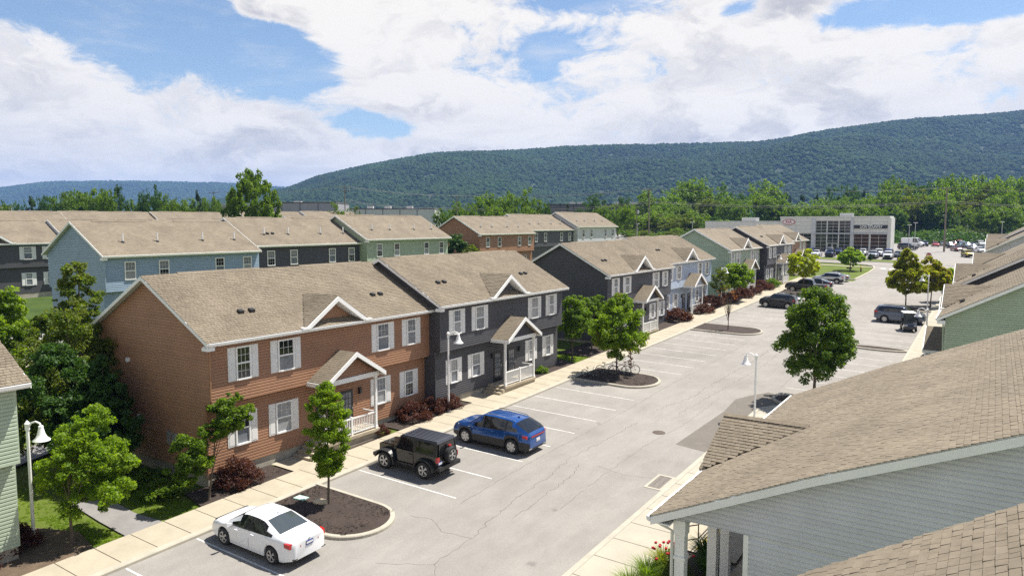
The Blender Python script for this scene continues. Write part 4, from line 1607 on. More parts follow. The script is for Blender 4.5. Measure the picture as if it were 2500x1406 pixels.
tree('bright green maple in the island where the bicycles stand', -22.9, 48.55, [(0, .2, 3.75, 1.9, 2.25, 2.25, 70, .60, 'egg'), (0, -1.3, 2.9, .9, .9, .7, 14, .5, 'round'), (.4, 1.9, 2.6, .9, .9, .8, 14, .5, 'round')], 'leaf_bright', 22000, .078, 5.2, .075, 16, 104, group=SG,
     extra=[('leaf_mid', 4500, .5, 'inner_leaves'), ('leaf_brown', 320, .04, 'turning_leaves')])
tree('dense green tree in the gap beside the charcoal house', -28.3, 51.6, [(0, .2, 3.4, 1.55, 1.9, 1.75, 60, .52, 'round')], 'leaf_mid', 16000, .075, 4.4, .07, 12, 105, group=SG)
tree('green tree behind the bright maple at the dark gable', -28.6, 55.6, [(0, .2, 3.2, 1.5, 1.8, 1.6, 50, .52, 'round')], 'leaf_mid', 8500, .095, 4.2, .07, 12, 106, group=SG)
tree('nearly bare thin tree in the narrow island', -21.8, 71.9, [(0, 0, 3.7, 1.2, 1.3, .9, 34, .25, 'flat')], 'leaf_brown', 90, .07, 4.6, .055, 30, 107, group=SG, top=.6)
tree('green tree on the lawn before the sage green house', -27.4, 92.5, [(0, .3, 3.3, 2.1, 2.6, 1.55, 60, .62, 'round')], 'leaf_bright', 8500, .12, 4.2, .08, 14, 108, group=SG, extra=[('leaf_mid', 3500, .7, 'inner_leaves')])
tree('thin reddish tree beside the white lamp post on the lawn', -27.6, 87.6, [(0, .0, 3.2, 1.1, 1.2, 1.6, 30, .4, 'round')], 'leaf_olive', 2200, .10, 4.2, .06, 14, 109, group=SG)
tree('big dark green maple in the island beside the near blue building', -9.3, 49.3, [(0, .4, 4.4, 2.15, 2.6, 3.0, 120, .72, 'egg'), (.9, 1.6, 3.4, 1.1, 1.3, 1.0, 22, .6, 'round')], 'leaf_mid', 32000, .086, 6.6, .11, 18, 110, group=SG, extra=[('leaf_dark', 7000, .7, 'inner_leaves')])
tree('yellowing tree in the far east island beside the lamp post', -8.6, 98.0, [(0, 0, 4.0, 2.3, 2.4, 2.0, 60, .62, 'egg'), (0, 0, 5.6, 1.1, 1.2, 1.7, 30, .5, 'column')], 'leaf_lime', 12500, .13, 6.3, .09, 16, 111, group=SG, extra=[('leaf_yellow', 5200, .6, 'yellow_leaves')])
tree('golden yellow tree behind the yellowing one', -6.3, 102.5, [(0, 0, 3.9, 2.0, 2.4, 2.1, 70, .62, 'egg')], 'leaf_yellow', 11500, .14, 6.4, .08, 16, 112, group=SG, extra=[('leaf_lime', 3500, .6, 'green_leaves')])
tree('sparse olive tree in the island beyond the parked pickup', -21.8, 105.6, [(0, 0, 4.2, 2.1, 2.3, 1.9, 46, .60, 'round')], 'leaf_lime', 5200, .15, 6.0, .08, 18, 113, group=SG, top=.9)
tree('small round green tree on the lawn near the hydrant', -22.3, 147.5, [(0, 0, 2.6, 2.2, 2.6, 1.6, 44, .65, 'egg')], 'leaf_bright', 6000, .16, 3.6, .10, 12, 114, group=SG)
tree('lush green tree behind the yellow trees on the island', -5.4, 108.5, [(0, 0, 3.0, 1.8, 1.8, 1.5, 30, .6, 'round')], 'leaf_bright', 3500, .15, 4.2, .08, 10, 115, group=SG)

LG0 = 0
LG = 'trees between the front row and the house behind'
tree('tall uneven tree in front of the sky blue gable', -46.0, 22.0, [(0, .0, 6.2, 1.1, 1.2, 2.2, 46, .48, 'column'), (.2, 1.4, 4.1, 1.0, 1.1, .9, 24, .45, 'round'), (-.2, -1.3, 4.6, 1.1, 1.3, 1.0, 26, .45, 'round'), (0, .2, 3.4, 1.3, 1.5, 1.3, 24, .45, 'round')], 'leaf_olive', 13500, .095, 8.0, .11, 22, 121, group=LG, top=.92, extra=[('leaf_mid', 3000, .5, 'inner_leaves')])
tree('bright leafy tree near the white fence at the left', -47.5, 18.0, [(0, 0, 4.6, 1.9, 2.0, 2.5, 70, .6, 'round')], 'leaf_bright', 11000, .105, 6.0, .11, 16, 122, group=LG, extra=[('leaf_mid', 4500, .6, 'inner_leaves')])
tree('broad dark tree by the gable of the rust brown house', -37.8, 17.6, [(0, 0, 4.5, 2.5, 3.0, 2.6, 100, .66, 'egg'), (.9, 2.2, 3.6, 1.6, 1.5, 1.9, 40, .56, 'round'), (.6, -2.2, 3.2, 1.9, 1.7, 2.0, 44, .6, 'round'), (1.2, 0, 2.4, 1.6, 2.4, 1.5, 40, .55, 'round')], 'leaf_olive', 42000, .068, 7.2, .13, 26, 123, group=LG, extra=[('leaf_mid', 9000, .6, 'inner_leaves')])
tree('leafy tree rising behind the pale green house', -37.0, 12.6, [(0, 0, 3.0, 2.0, 2.3, 2.1, 70, .58, 'round')], 'leaf_mid', 14000, .085, 4.8, .10, 18, 124, group=LG)
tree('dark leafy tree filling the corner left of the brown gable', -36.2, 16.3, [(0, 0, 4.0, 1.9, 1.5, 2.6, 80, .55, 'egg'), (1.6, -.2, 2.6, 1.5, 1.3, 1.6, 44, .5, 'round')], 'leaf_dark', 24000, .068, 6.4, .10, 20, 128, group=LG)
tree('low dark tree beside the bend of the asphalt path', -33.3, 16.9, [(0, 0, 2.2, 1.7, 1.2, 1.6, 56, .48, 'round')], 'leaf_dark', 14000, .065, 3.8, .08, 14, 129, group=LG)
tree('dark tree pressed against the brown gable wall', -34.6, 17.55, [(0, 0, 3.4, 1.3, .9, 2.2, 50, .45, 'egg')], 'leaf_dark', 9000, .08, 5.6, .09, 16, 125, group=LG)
tree('tall dark shrub at the gable of the rear rust brown house', -66.5, 85.6, [(0, 0, 3.2, 2.2, 2.4, 3.0, 50, .8, 'egg')], 'leaf_dark', 6000, .17, 5.6, .12, 12, 126, group=LG)
tree('second dark shrub at the rear rust brown gable', -62.5, 84.0, [(0, 0, 2.4, 1.8, 2.0, 2.4, 40, .8, 'egg')], 'leaf_olive', 4500, .17, 4.6, .12, 12, 127, group=LG)


# ---- barberry and other shrubs
def shrub_mesh(seed, rx, ry, rz, n, size, leaf, cr=.22):
    rng = np.random.default_rng(seed)
    cl = []
    while len(cl) < 60:
        d = rng.normal(size=3)
        d /= np.linalg.norm(d)
        if d[2] < -.15:
            continue
        q = rng.uniform(.55, .95)
        cl.append((d[0] * rx * q, d[1] * ry * q, rz * .18 + abs(d[2]) * rz * .72 * q, cr * rng.uniform(.7, 1.4)))
    return leaf_mesh('foliage', cl, n, size, M[leaf], rng, .25, .55)


SHM = [shrub_mesh(200 + k, .95 + .1 * k, 1.05, 1.15, 5600, .045, 'leaf_red') for k in range(3)]
SHG = [shrub_mesh(220 + k, .9, .9, .9, 3600, .06, 'leaf_mid') for k in range(2)]
STEM = MB()
for k in range(9):
    a = k * 2.4
    STEM.tube([(.06 * math.cos(a), .06 * math.sin(a), -.1), (.45 * math.cos(a), .45 * math.sin(a), .75)], [.014, .006], 5)
STEM_ME = STEM.mesh('stems', M['bark'])


def shrub(label, X, Y, s, k=0, sz=1.0, meshes=None, name='barberry_shrub', group='dark red barberry shrubs along the houses', rot=None):
    o = thing(name, label, 'shrub', (X, Y, gz(X, Y) + .03), random.Random(int(X * 91 + Y * 17)).uniform(0, 6.28) if rot is None else rot, group)
    ms_ = meshes or SHM
    O('foliage', ms_[k % len(ms_)], o, None, None, (s, s, s * sz))
    O('stems', STEM_ME, o, None, None, (s, s, s * sz))
    return o


shrub('wide dark red barberry at the corner of the rust brown house', -28.2, 20.05, 1.15, 0)
shrub('small dark red barberry by the brown porch front', -27.75, 28.75, .62, 1, 1.0)
shrub('dark red barberry left of the middle one before the brown house end', -28.1, 32.0, 1.05, 2)
shrub('dark red barberry between two others where brown meets charcoal', -28.0, 33.5, .95, 0)
shrub('dark red barberry nearest the lamp post at the charcoal house', -27.75, 34.75, .95, 1)
shrub('low dark shrub past the charcoal porch in the shade', -28.1, 46.2, .75, 0, .8, SHG, 'green_shrub', 'green shrubs along the houses')
shrub('low dark shrub under the trees in the gap', -28.9, 48.6, .7, 1, .8, SHG, 'green_shrub', 'green shrubs along the houses')
shrub('large reddish barberry left of the pale blue house steps', -28.1, 74.6, 1.75, 1, .82)
shrub('round reddish barberry right of the pale blue house steps', -27.6, 81.2, 1.35, 2, .85)
shrub('reddish barberry in front of the pale blue house end', -28.6, 86.0, 1.5, 0, .9)
shrub('dark barberry beside the white lamp post on the lawn', -28.6, 88.6, 1.25, 1)
shrub('reddish barberry behind the thin island tree', -27.9, 91.0, 1.55, 2, .85)
shrub('reddish barberry before the sage green porch', -27.8, 97.2, 1.6, 0, .85)
shrub('reddish barberry farther up before the sage green house', -27.7, 101.3, 1.5, 1, .85)
shrub('last reddish barberry before the far charcoal house', -27.9, 107.5, 1.7, 2, .85)
shrub('bright green shrub beside the last barberries', -27.6, 111.5, 1.5, 0, 1.1, SHG, 'green_shrub', 'green shrubs along the houses')
shrub('dark shrub at the foot of the pale green house', -29.4, 9.6, 1.3, 2, .8)
shrub('dark shrub under the lamp post by the pale green house', -29.9, 11.4, 1.1, 0, .8)
shrub('leafy green shrub at the east kerb beyond the near roof', -6.6, 50.8, 1.2, 0, 1.0, SHG, 'green_shrub', 'green shrubs on the east side')
shrub('leafy green shrub by the porch of the east green house', -5.0, 52.6, 1.2, 1, 1.0, SHG, 'green_shrub', 'green shrubs on the east side')
shrub('shaded green shrub under the corner tree of the brown house', -29.8, 17.2, 1.0, 1, .9, SHG, 'green_shrub', 'green shrubs along the houses')
for k, (x, y, s_) in enumerate(((-31.5, 17.6, 1.1), (-33.4, 16.2, 1.2), (-36.4, 20.0, 1.3), (-50.5, 25.2, 1.6), (-53.5, 27.3, 1.6), (-50.0, 28.4, 1.4))):
    shrub(('dark shrub in the shade of the brown gable wall', 'shrub beside the bend of the asphalt path', 'shrub under the broad dark tree', 'dark shrub at the foot of the sky blue gable',
           'rounded dark shrub beside the sky blue corner', 'low shrub between the sky blue gable and the tall tree')[k], x, y, s_, k, .9, SHG, 'green_shrub', 'green shrubs by the back gardens')


# ---- porch flower bed: tall grasses and a rose bush
def grass_tuft(label, X, Y, h, n, mat, seed, spread=.5):
    rng = np.random.default_rng(seed)
    b = MB()
    for k in range(n):
        a = rng.uniform(0, 2 * math.pi)
        r0 = rng.uniform(0, .12)
        hh = h * rng.uniform(.6, 1.1)
        out = rng.uniform(.3, 1.0) * spread
        wv = Vector((-math.sin(a), math.cos(a), 0)) * .009
        pts = []
        for t in (0, .4, .75, 1.0):
            pts.append(Vector((math.cos(a) * (r0 + out * t ** 1.8), math.sin(a) * (r0 + out * t ** 1.8), hh * (t - .32 * t ** 3))))
        vs = []
        for q, p_ in enumerate(pts):
            f = (1, .9, .6, .08)[q]
            vs += [tuple(p_ - wv * f), tuple(p_ + wv * f)]
        b.add(vs, [(2 * q, 2 * q + 1, 2 * q + 3, 2 * q + 2) for q in range(3)])
    o = thing('ornamental_grass', label, 'grass', (X, Y, gz(X, Y) + .08), 0, 'ornamental grasses in the porch bed')
    O('blades', b.mesh('blades', M[mat]), o)
    return o


grass_tuft('green tuft of ornamental grass nearest the sidewalk corner', -9.35, 21.1, 1.25, 420, 'leaf_bright', 1, .8)
grass_tuft('tall bright tuft of ornamental grass farthest from the porch column', -9.2, 22.1, 1.30, 520, 'leaf_bright', 2, .8)
grass_tuft('tall green tuft of ornamental grass next to the red roses', -9.05, 23.2, 1.25, 520, 'leaf_lime', 6, .75)
grass_tuft('yellow tinged tuft of ornamental grass in the porch bed', -8.8, 21.7, 1.15, 420, 'leaf_olive', 3, .7)
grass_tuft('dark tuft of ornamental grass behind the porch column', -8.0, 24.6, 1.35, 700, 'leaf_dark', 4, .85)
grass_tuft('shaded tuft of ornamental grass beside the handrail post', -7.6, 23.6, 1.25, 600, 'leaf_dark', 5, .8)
rose = thing('rose_bush', 'rose bush with red blooms beside the porch column', 'bush', (-8.62, 22.75, gz(-8.62, 22.75) + .08))
O('foliage', shrub_mesh(260, .62, .7, 1.35, 3600, .042, 'leaf_olive', .2), rose)
O('stems', STEM_ME, rose)
rr_ = random.Random(8)
blm = MB()
for k in range(3):
    blm.lathe([(.0, .05), (.04, .045), (.055, .015), (.035, -.02), (.0, -.03)], 7, o=(0, 0, 0))
bme = MB().lathe([(.0, .05), (.045, .045), (.06, .012), (.035, -.025), (.0, -.03)], 7).mesh('bloom', pm('rose_red', (.42, .010, .016), .6, .2, 20), 40)
for k in range(22):
    a = rr_.uniform(0, 6.28)
    q = rr_.uniform(.2, .75)
    O('bloom', bme, rose, (q * math.cos(a), q * math.sin(a) * 1.1, 1.45 - .8 * q * q + rr_.uniform(-.15, .12)), (rr_.uniform(-.6, .6), rr_.uniform(-.6, .6), 0), (1, 1, 1))
bed([(-9.55, 19.6), (-7.3, 19.6), (-7.3, 25.2), (-9.55, 25.2)], 'mulch', .10)


# ================================================================== vehicles
PAINT = {}


def paint(name, col, metal=.25, rough=.28):
    if name not in PAINT:
        PAINT[name] = pm('car_paint_' + name, col, rough, .03, 1.0, metal=metal, coat=.8, spec=.5)
    return PAINT[name]


def wheel_meshes(r, wd, spokes, key, rimcol=None, twist=0.0, five=True):
    t_ = MB().lathe([(r * .62, -wd / 2), (r * .93, -wd / 2), (r, -wd * .36), (r, wd * .36), (r * .93, wd / 2), (r * .62, wd / 2), (r * .60, wd * .3), (r * .60, -wd / 2)], 28, axis='y')
    tyre = t_.mesh('tyre', M['rubber'], 35)
    rb_ = MB()
    rb_.lathe([(r * .60, wd * .50), (r * .655, wd * .53), (r * .66, wd * .47), (r * .56, wd * .42), (r * .55, wd * .2)], 28, axis='y')
    for k in range(spokes):
        a = 2 * math.pi * k / spokes
        for q in ((-.13, .13) if five else (0,)):
            w0, w1 = (.032, .030) if five else (.07, .10)
            a1 = a + q + twist
            ca, sa = math.cos(a), math.sin(a)
            c1, s1 = math.cos(a1), math.sin(a1)
            r0, r1 = r * .10, r * .62
            y0, y1 = wd * .40, wd * .48
            vs = []
            for yy in (wd * .28, wd * .44):
                vs += [(r0 * ca - w0 * sa * r * 2, yy + .01, r0 * sa + w0 * ca * r * 2), (r0 * ca + w0 * sa * r * 2, yy + .01, r0 * sa - w0 * ca * r * 2),
                       (r1 * c1 + w1 * s1 * r * 2, yy + .02, r1 * s1 - w1 * c1 * r * 2), (r1 * c1 - w1 * s1 * r * 2, yy + .02, r1 * s1 + w1 * c1 * r * 2)]
            rb_.hexa(vs)
    rb_.lathe([(0, wd * .50), (r * .13, wd * .50), (r * .16, wd * .40), (r * .16, wd * .2)], 14, axis='y')
    rim = rb_.mesh('rim', M['rim'], 30)
    hub = MB().lathe([(0, wd * .22), (r * .60, wd * .22)], 24, axis='y').mesh('brake_disc', M['black'])
    return tyre, rim, hub


WHEELS = {}


def put_wheel(parent, x, y, z, r, wd, side, kind):
    key = (round(r, 3), round(wd, 3), kind)
    if key not in WHEELS:
        sp, five, tw = {'twin': (5, True, 0), 'five': (5, False, 0), 'blade': (6, False, .35), 'ten': (5, True, 0)}[kind]
        WHEELS[key] = wheel_meshes(r, wd, sp, key, None, tw, five)
    ty, ri, hu = WHEELS[key]
    w_ = O('wheel', ty, parent, (x, y, z), (0, 0, 0 if side > 0 else math.pi))
    O('rim', ri, w_)
    O('brake_disc', hu, w_)
    return w_


def interp(tab, x):
    xs = [p[0] for p in tab]
    return float(np.interp(x, xs, [p[1] for p in tab]))


def smooth_interp(tab, x, k=.05):
    return sum(interp(tab, x + d) * w_ for d, w_ in ((-2 * k, .1), (-k, .2), (0, .4), (k, .2), (2 * k, .1)))


def car(name, label, cat, X, Y, rotz, sp, body, group=None, simple=False, rack=False, plate='plateb', heading_tilt=True, z=None):
    """sp: dict of the car's side profile. Local x points to the nose."""
    L, Wd, H = sp['L'], sp['W'], sp['H']
    r, ww = sp['r'], sp.get('ww', .22)
    xf, xr = sp['xf'], sp['xr']
    top, belt = sp['top'], sp['belt']
    root = thing(name, label, cat, (X, Y, (gz(X, Y) + .012) if z is None else z), rotz, group)
    if heading_tilt:
        # follow the slope of the lot
        nz = Vector((.0228, -.0255, 1)).normalized()
        q = Vector((0, 0, 1)).rotation_difference(nz)
        root.rotation_euler = (q.to_matrix() @ Matrix.Rotation(rotz, 3, 'Z')).to_euler()
    N = 40 if simple else 84
    xs = np.unique(np.concatenate([np.linspace(-L / 2, L / 2, N), [-L / 2 + .03, -L / 2 + .08, L / 2 - .03, L / 2 - .08, xf - r - .07, xf + r + .07, xr - r - .07, xr + r + .07]]))
    arch = r + sp.get('arch', .055)
    rings = []
    bh = max(interp(belt, x) for x in (-1, 0, 1))
    for x in xs:
        e = abs(x) / (L / 2)
        endf = 1 - sp.get('round', .16) * e ** 5 - .10 * max(0, (e - .955) / .045) ** 2
        w_ = Wd / 2 * endf
        b_ = smooth_interp(belt, x)
        t = max(smooth_interp(top, x), b_ + .012)
        sill = sp.get('sill', .22) + .13 * max(0, e - .80) / .2
        zb = sill
        for xc in (xf, xr):
            if abs(x - xc) < arch:
                zb = max(zb, r + math.sqrt(arch * arch - (x - xc) ** 2))
        zb = min(zb, b_ - .12)
        cab = min(max((t - b_) / (H - bh), 0), 1)
        wr = w_ * (.90 - sp.get('tumble', .20) * cab)
        zm = zb + (b_ - zb) * .5
        re = .05 * cab + .012
        ring = [(w_ * .90, zb - .0), (w_ * .985, zb + .015), (w_ * 1.0, zm), (w_ * .985, zm + (b_ - zm) * .62), (w_ * .945, b_)]
        x4 = ring[-1]
        ring.append((x4[0] + (wr - x4[0]) * .5 + .012 * cab, x4[1] + (t - re - x4[1]) * .5))
        ring.append((wr, t - re))
        ring += [(wr * .86, t - re * .22), (wr * .5, t), (0, t + .012 * cab + .006)]
        rings.append(ring)
    K = len(rings[0])
    groups = {}
    gl = sp.get('glass', {})

    def classify(x, k):
        if k in (4, 5):
            lo, hi, sl, sr = gl['side']
            f = .5 if k == 5 else .1
            f = .75 if k == 5 else .25
            if lo + sl * f < x < hi - sr * f:
                for bx in gl.get('pillars', ()):
                    if abs(x - bx) < .045:
                        return 'pillar'
                return 'side_window'
        if k >= 6:
            a, c_ = gl['front']
            if a < x < c_:
                return 'windshield'
            a, c_ = gl['rear']
            if a < x < c_ and k >= sp.get('rk', 6):
                return 'rear_window'
        if k <= 1 and sp.get('clad'):
            return 'cladding'
        if sp.get('clad') and k == 0:
            return 'cladding'
        return 'body'

    for sg in (1, -1):
        base = {}
        for i in range(len(xs) - 1):
            xm = (xs[i] + xs[i + 1]) / 2
            for k in range(K - 1):
                c_ = classify(xm, k)
                g = c_ if c_ not in ('side_window', 'pillar') else c_ + ('_l' if sg > 0 else '_r')
                mbx = groups.setdefault(g, MB())
                q = [(xs[i], sg * rings[i][k][0], rings[i][k][1]), (xs[i + 1], sg * rings[i + 1][k][0], rings[i + 1][k][1]),
                     (xs[i + 1], sg * rings[i + 1][k + 1][0], rings[i + 1][k + 1][1]), (xs[i], sg * rings[i][k + 1][0], rings[i][k + 1][1])]
                if sg < 0:
                    q = q[::-1]
                mbx.add(q, [(0, 1, 2, 3)])
    for i in (0, len(xs) - 1):                       # nose and tail panels
        rg = rings[i]
        pts = [(xs[i], y, z_) for y, z_ in rg] + [(xs[i], -y, z_) for y, z_ in rg[::-1][1:]]
        groups['body'].add(pts, [tuple(range(len(pts)))])
    matmap = {'body': body, 'windshield': M['carglass'], 'rear_window': M[sp.get('rearglass', 'carglass')], 'cladding': M['black']}
    for g, mbx in groups.items():
        mt = matmap.get(g, M['carglass'] if g.startswith('side') else M['black'])
        me = mbx.mesh(g, mt)
        bmw = __import__('bmesh')
        bm = bmw.new()
        bm.from_mesh(me)
        bmw.ops.remove_doubles(bm, verts=bm.verts, dist=.0008)
        bm.to_mesh(me)
        bm.free()
        me.polygons.foreach_set('use_smooth', [True] * len(me.polygons))
        me.set_sharp_from_angle(angle=R(38))
        nm = {'side_window_l': 'side_window', 'side_window_r': 'side_window', 'pillar_l': 'pillar', 'pillar_r': 'pillar'}.get(g, g)
        O(nm, me, root)
    # underbody
    ub = MB().box((-L / 2 + .25, -Wd * .40, .20), (L / 2 - .25, Wd * .40, interp(belt, 0) - .12))
    O('underbody', ub.mesh('underbody', M['black']), root)
    for x in (xf, xr):
        for sg in (1, -1):
            put_wheel(root, x, sg * (Wd / 2 - ww / 2 - .012), r, r, ww, sg, sp.get('wheel', 'twin'))
    # lamps
    fz, rz_ = sp['fz'], sp['rz']
    for sg in (1, -1):
        hb_ = MB()
        y0, y1 = sg * Wd * .27, sg * Wd * .452
        hb_.hexa([(L / 2 - .10, y0, fz - .07), (L / 2 - .42, y1, fz - .05), (L / 2 - .55, y1 * .93, fz - .04), (L / 2 - .30, y0, fz - .06),
                  (L / 2 - .13, y0, fz + .06), (L / 2 - .45, y1, fz + .09), (L / 2 - .58, y1 * .93, fz + .09), (L / 2 - .33, y0, fz + .06)])
        O('headlight', hb_.mesh('headlight', M['lamp'], 30), root)
        tb = MB()
        y0, y1 = sg * Wd * sp.get('tin', .24), sg * Wd * .468
        th_ = sp.get('tlh', .075)
        tb.hexa([(-L / 2 - .012, y0, rz_ - th_), (-L / 2 + .10, y1 * .985, rz_ - th_), (-L / 2 + .34, y1 * 1.022, rz_ - th_ * .5), (-L / 2 + .3, y0, rz_ - th_),
                 (-L / 2 + .012, y0, rz_ + th_), (-L / 2 + .12, y1 * .98, rz_ + th_), (-L / 2 + .36, y1 * 1.018, rz_ + th_ * 1.1), (-L / 2 + .3, y0, rz_ + th_)])
        O('taillight', tb.mesh('taillight', M['red'], 30), root)
    if simple:
        O('grille', MB().box((L / 2 - .06, -Wd * .30, .42), (L / 2 + .012, Wd * .30, fz - .02)).mesh('grille', M['black']), root)
        return root
    O('license_plate', MB().box((-L / 2 - .02, -.16, sp['pz'] - .08), (-L / 2 + .03, .16, sp['pz'] + .08), 0).box((-L / 2 - .023, -.145, sp['pz'] - .035), (-L / 2 - .018, .145, sp['pz'] + .04), 1).mesh('license_plate', [M[plate], M['platew']]), root)
    O('grille', MB().box((L / 2 - .08, -Wd * .27, .36), (L / 2 + .008, Wd * .27, fz - .08)).mesh('grille', M['black']), root)
    mx = sp['mx']
    for sg in (1, -1):
        mz = interp(belt, mx) + .07
        mb_ = MB()
        yb = sg * Wd * .47
        ye = sg * (Wd / 2 + .19)
        mb_.hexa([(mx - .06, yb, mz - .05), (mx + .02, yb, mz - .05), (mx + .06, ye, mz - .06), (mx - .06, ye, mz - .06),
                  (mx - .06, yb, mz + .0), (mx + .02, yb, mz + .0), (mx + .05, ye, mz + .09), (mx - .06, ye, mz + .09)])
        O('mirror', mb_.mesh('mirror', body, 40), root)
        hb_ = MB()
        for hx in sp['handles']:
            hz = interp(belt, hx) - .10
            ya, yb2 = sorted((sg * Wd * .485, sg * (Wd / 2 + .022)))
            hb_.box((hx - .09, ya, hz - .016), (hx + .09, yb2, hz + .016))
        O('door_handle', hb_.mesh('door_handle', M[sp.get('handlemat', 'chrome')] if sp.get('handlemat') else body), root)
        # door gaps
        gp = MB()
        for gx in sp['gaps']:
            ys = sg * Wd / 2
            bz_ = interp(belt, gx)
            gp.add([(gx - .006, ys * 1.003, .34), (gx + .006, ys * 1.003, .34), (gx + .006, ys * 1.003, (bz_ + .3) / 2), (gx - .006, ys * 1.003, (bz_ + .3) / 2),
                    (gx + .006, ys * .952, bz_ - .005), (gx - .006, ys * .952, bz_ - .005)], [(0, 1, 2, 3), (3, 2, 4, 5)])
        O('door_gap', gp.mesh('door_gap', M['black']), root)
    if rack:
        for sg in (1, -1):
            a, c_ = sp['rack']
            yy = sg * Wd / 2 * (.90 - sp.get('tumble', .2)) * .93
            pts = [(a, yy, interp(top, a) - .01), (a + .12, yy, interp(top, a + .12) + .05), ((a + c_) / 2, yy, interp(top, (a + c_) / 2) + .055), (c_ - .12, yy, interp(top, c_ - .12) + .05), (c_, yy, interp(top, c_) - .01)]
            O('roof_rail', MB().tube(pts, .02, 6).mesh('roof_rail', M['chrome' if sp.get('chromerail') else 'black'], 50), root)
    if sp.get('fin'):
        fx = sp['fin']
        fz_ = interp(top, fx)
        O('antenna', MB().hexa([(fx + .12, -.02, fz_), (fx + .12, .02, fz_), (fx - .10, .035, fz_), (fx - .10, -.035, fz_), (fx - .05, -.006, fz_ + .075), (fx - .05, .006, fz_ + .075), (fx - .10, .006, fz_ + .075), (fx - .10, -.006, fz_ + .075)]).mesh('antenna', body), root)
    for key, bx in sp.get('boxes', {}).items():
        bb = MB()
        for a, c_ in bx[1]:
            bb.box(a, c_)
        O(key, bb.mesh(key, M[bx[0]]), root)
    return root


SEDAN = dict(L=4.66, W=1.79, H=1.46, r=.33, xf=1.40, xr=-1.30, sill=.21, tumble=.24, round=.17,
             top=[(-2.33, .93), (-2.25, 1.02), (-1.75, 1.07), (-1.55, 1.10), (-.72, 1.42), (-.30, 1.46), (.25, 1.45), (.55, 1.38), (1.22, .98), (1.5, .93), (2.0, .84), (2.25, .72), (2.33, .60)],
             belt=[(-2.33, .88), (-1.7, 1.00), (-1.0, .985), (0, .945), (1.1, .90), (1.6, .84), (2.1, .74), (2.33, .56)],
             glass=dict(side=(-1.50, 1.10, .72, .74), front=(.50, 1.20), rear=(-1.56, -.74), pillars=(-.10,)), fz=.68, rz=.86, pz=.80, mx=.92, handles=(-.30, .62 - .95 + .95 - .0), gaps=(1.05, -.08, -1.08), wheel='ten', fin=-.62, rearglass='carglass_l', rk=7, tlh=.085, tin=.22,
             boxes={'rear_reflector': ('black', [((-2.335, -.74, .36), (-2.20, -.55, .39)), ((-2.335, .55, .36), (-2.20, .74, .39))]), 'badge': ('chrome', [((-2.352, -.04, .955), (-2.33, .04, .985))])})
SEDAN['handles'] = (-.32, -1.02 + 1.62)
SUVB = dict(L=4.97, W=1.99, H=1.72, r=.39, xf=1.50, xr=-1.48, ww=.26, sill=.27, tumble=.24, round=.15, clad=True, arch=.07,
            top=[(-2.48, .98), (-2.42, 1.16), (-2.30, 1.28), (-1.55, 1.63), (-1.0, 1.69), (-.2, 1.72), (.35, 1.70), (.62, 1.64), (1.30, 1.18), (1.6, 1.13), (2.15, 1.06), (2.36, .93), (2.48, .70)],
            belt=[(-2.48, .95), (-2.2, 1.16), (-1.5, 1.17), (-.5, 1.11), (.6, 1.06), (1.2, 1.03), (1.9, .97), (2.3, .86), (2.48, .66)],
            glass=dict(side=(-1.98, 1.12, .80, .80), front=(.60, 1.26), rear=(-2.36, -1.60), pillars=(-.06, -1.05)), fz=.90, rz=.99, pz=.74, mx=.98, handles=(-.32, .66), gaps=(1.08, -.02, -1.10), wheel='blade', rack=(-1.5, .45), chromerail=True, fin=-1.25, tin=.02, tlh=.065,
            boxes={'light_bar': ('red', [((-2.50, -.60, .955), (-2.44, .60, 1.02))]), 'rear_diffuser': ('black', [((-2.47, -.80, .30), (-2.30, .80, .50))]), 'exhaust_trim': ('chrome', [((-2.485, -.80, .36), (-2.46, -.52, .41)), ((-2.485, .52, .36), (-2.46, .80, .41))]),
                   'side_badge': ('chrome', [((.98, -1.0, .985), (1.28, -.975, 1.01)), ((.98, .975, .985), (1.28, 1.0, 1.01))])})
SMALLSUV = dict(L=4.23, W=1.80, H=1.69, r=.355, xf=1.30, xr=-1.27, ww=.23, sill=.28, tumble=.15, round=.10, clad=True, arch=.07,
                top=[(-2.11, 1.0), (-2.06, 1.2), (-1.92, 1.5), (-1.75, 1.63), (-.6, 1.69), (.35, 1.67), (.62, 1.60), (1.05, 1.15), (1.3, 1.11), (1.85, 1.07), (2.05, .98), (2.11, .75)],
                belt=[(-2.11, .97), (-1.9, 1.12), (0, 1.08), (1.0, 1.05), (1.7, 1.01), (2.0, .93), (2.11, .70)],
                glass=dict(side=(-1.80, .98, .22, .50), front=(.60, 1.04), rear=(-2.05, -1.80), pillars=(-.05, -1.05)), fz=.90, rz=1.0, pz=.78, mx=.85, handles=(-.30, .60), gaps=(.98, -.02, -1.0), wheel='five', rack=(-1.5, .35), tin=.36, tlh=.09)
CROSS = dict(L=4.62, W=1.86, H=1.66, r=.36, xf=1.38, xr=-1.33, ww=.23, sill=.27, tumble=.22, round=.15, clad=True, arch=.06,
             top=[(-2.31, .98), (-2.26, 1.12), (-2.12, 1.28), (-1.70, 1.58), (-.9, 1.65), (.1, 1.66), (.5, 1.60), (1.2, 1.10), (1.5, 1.06), (2.0, .99), (2.2, .86), (2.31, .66)],
             belt=[(-2.31, .95), (-2.1, 1.14), (-1.0, 1.07), (.6, 1.01), (1.2, .98), (1.8, .92), (2.2, .80), (2.31, .62)],
             glass=dict(side=(-1.92, 1.05, .55, .70), front=(.48, 1.16), rear=(-2.22, -1.72), pillars=(-.06, -1.05)), fz=.86, rz=1.05, pz=.78, mx=.92, handles=(-.30, .62), gaps=(1.02, -.02, -1.05), wheel='five', rack=(-1.5, .35), tin=.30)
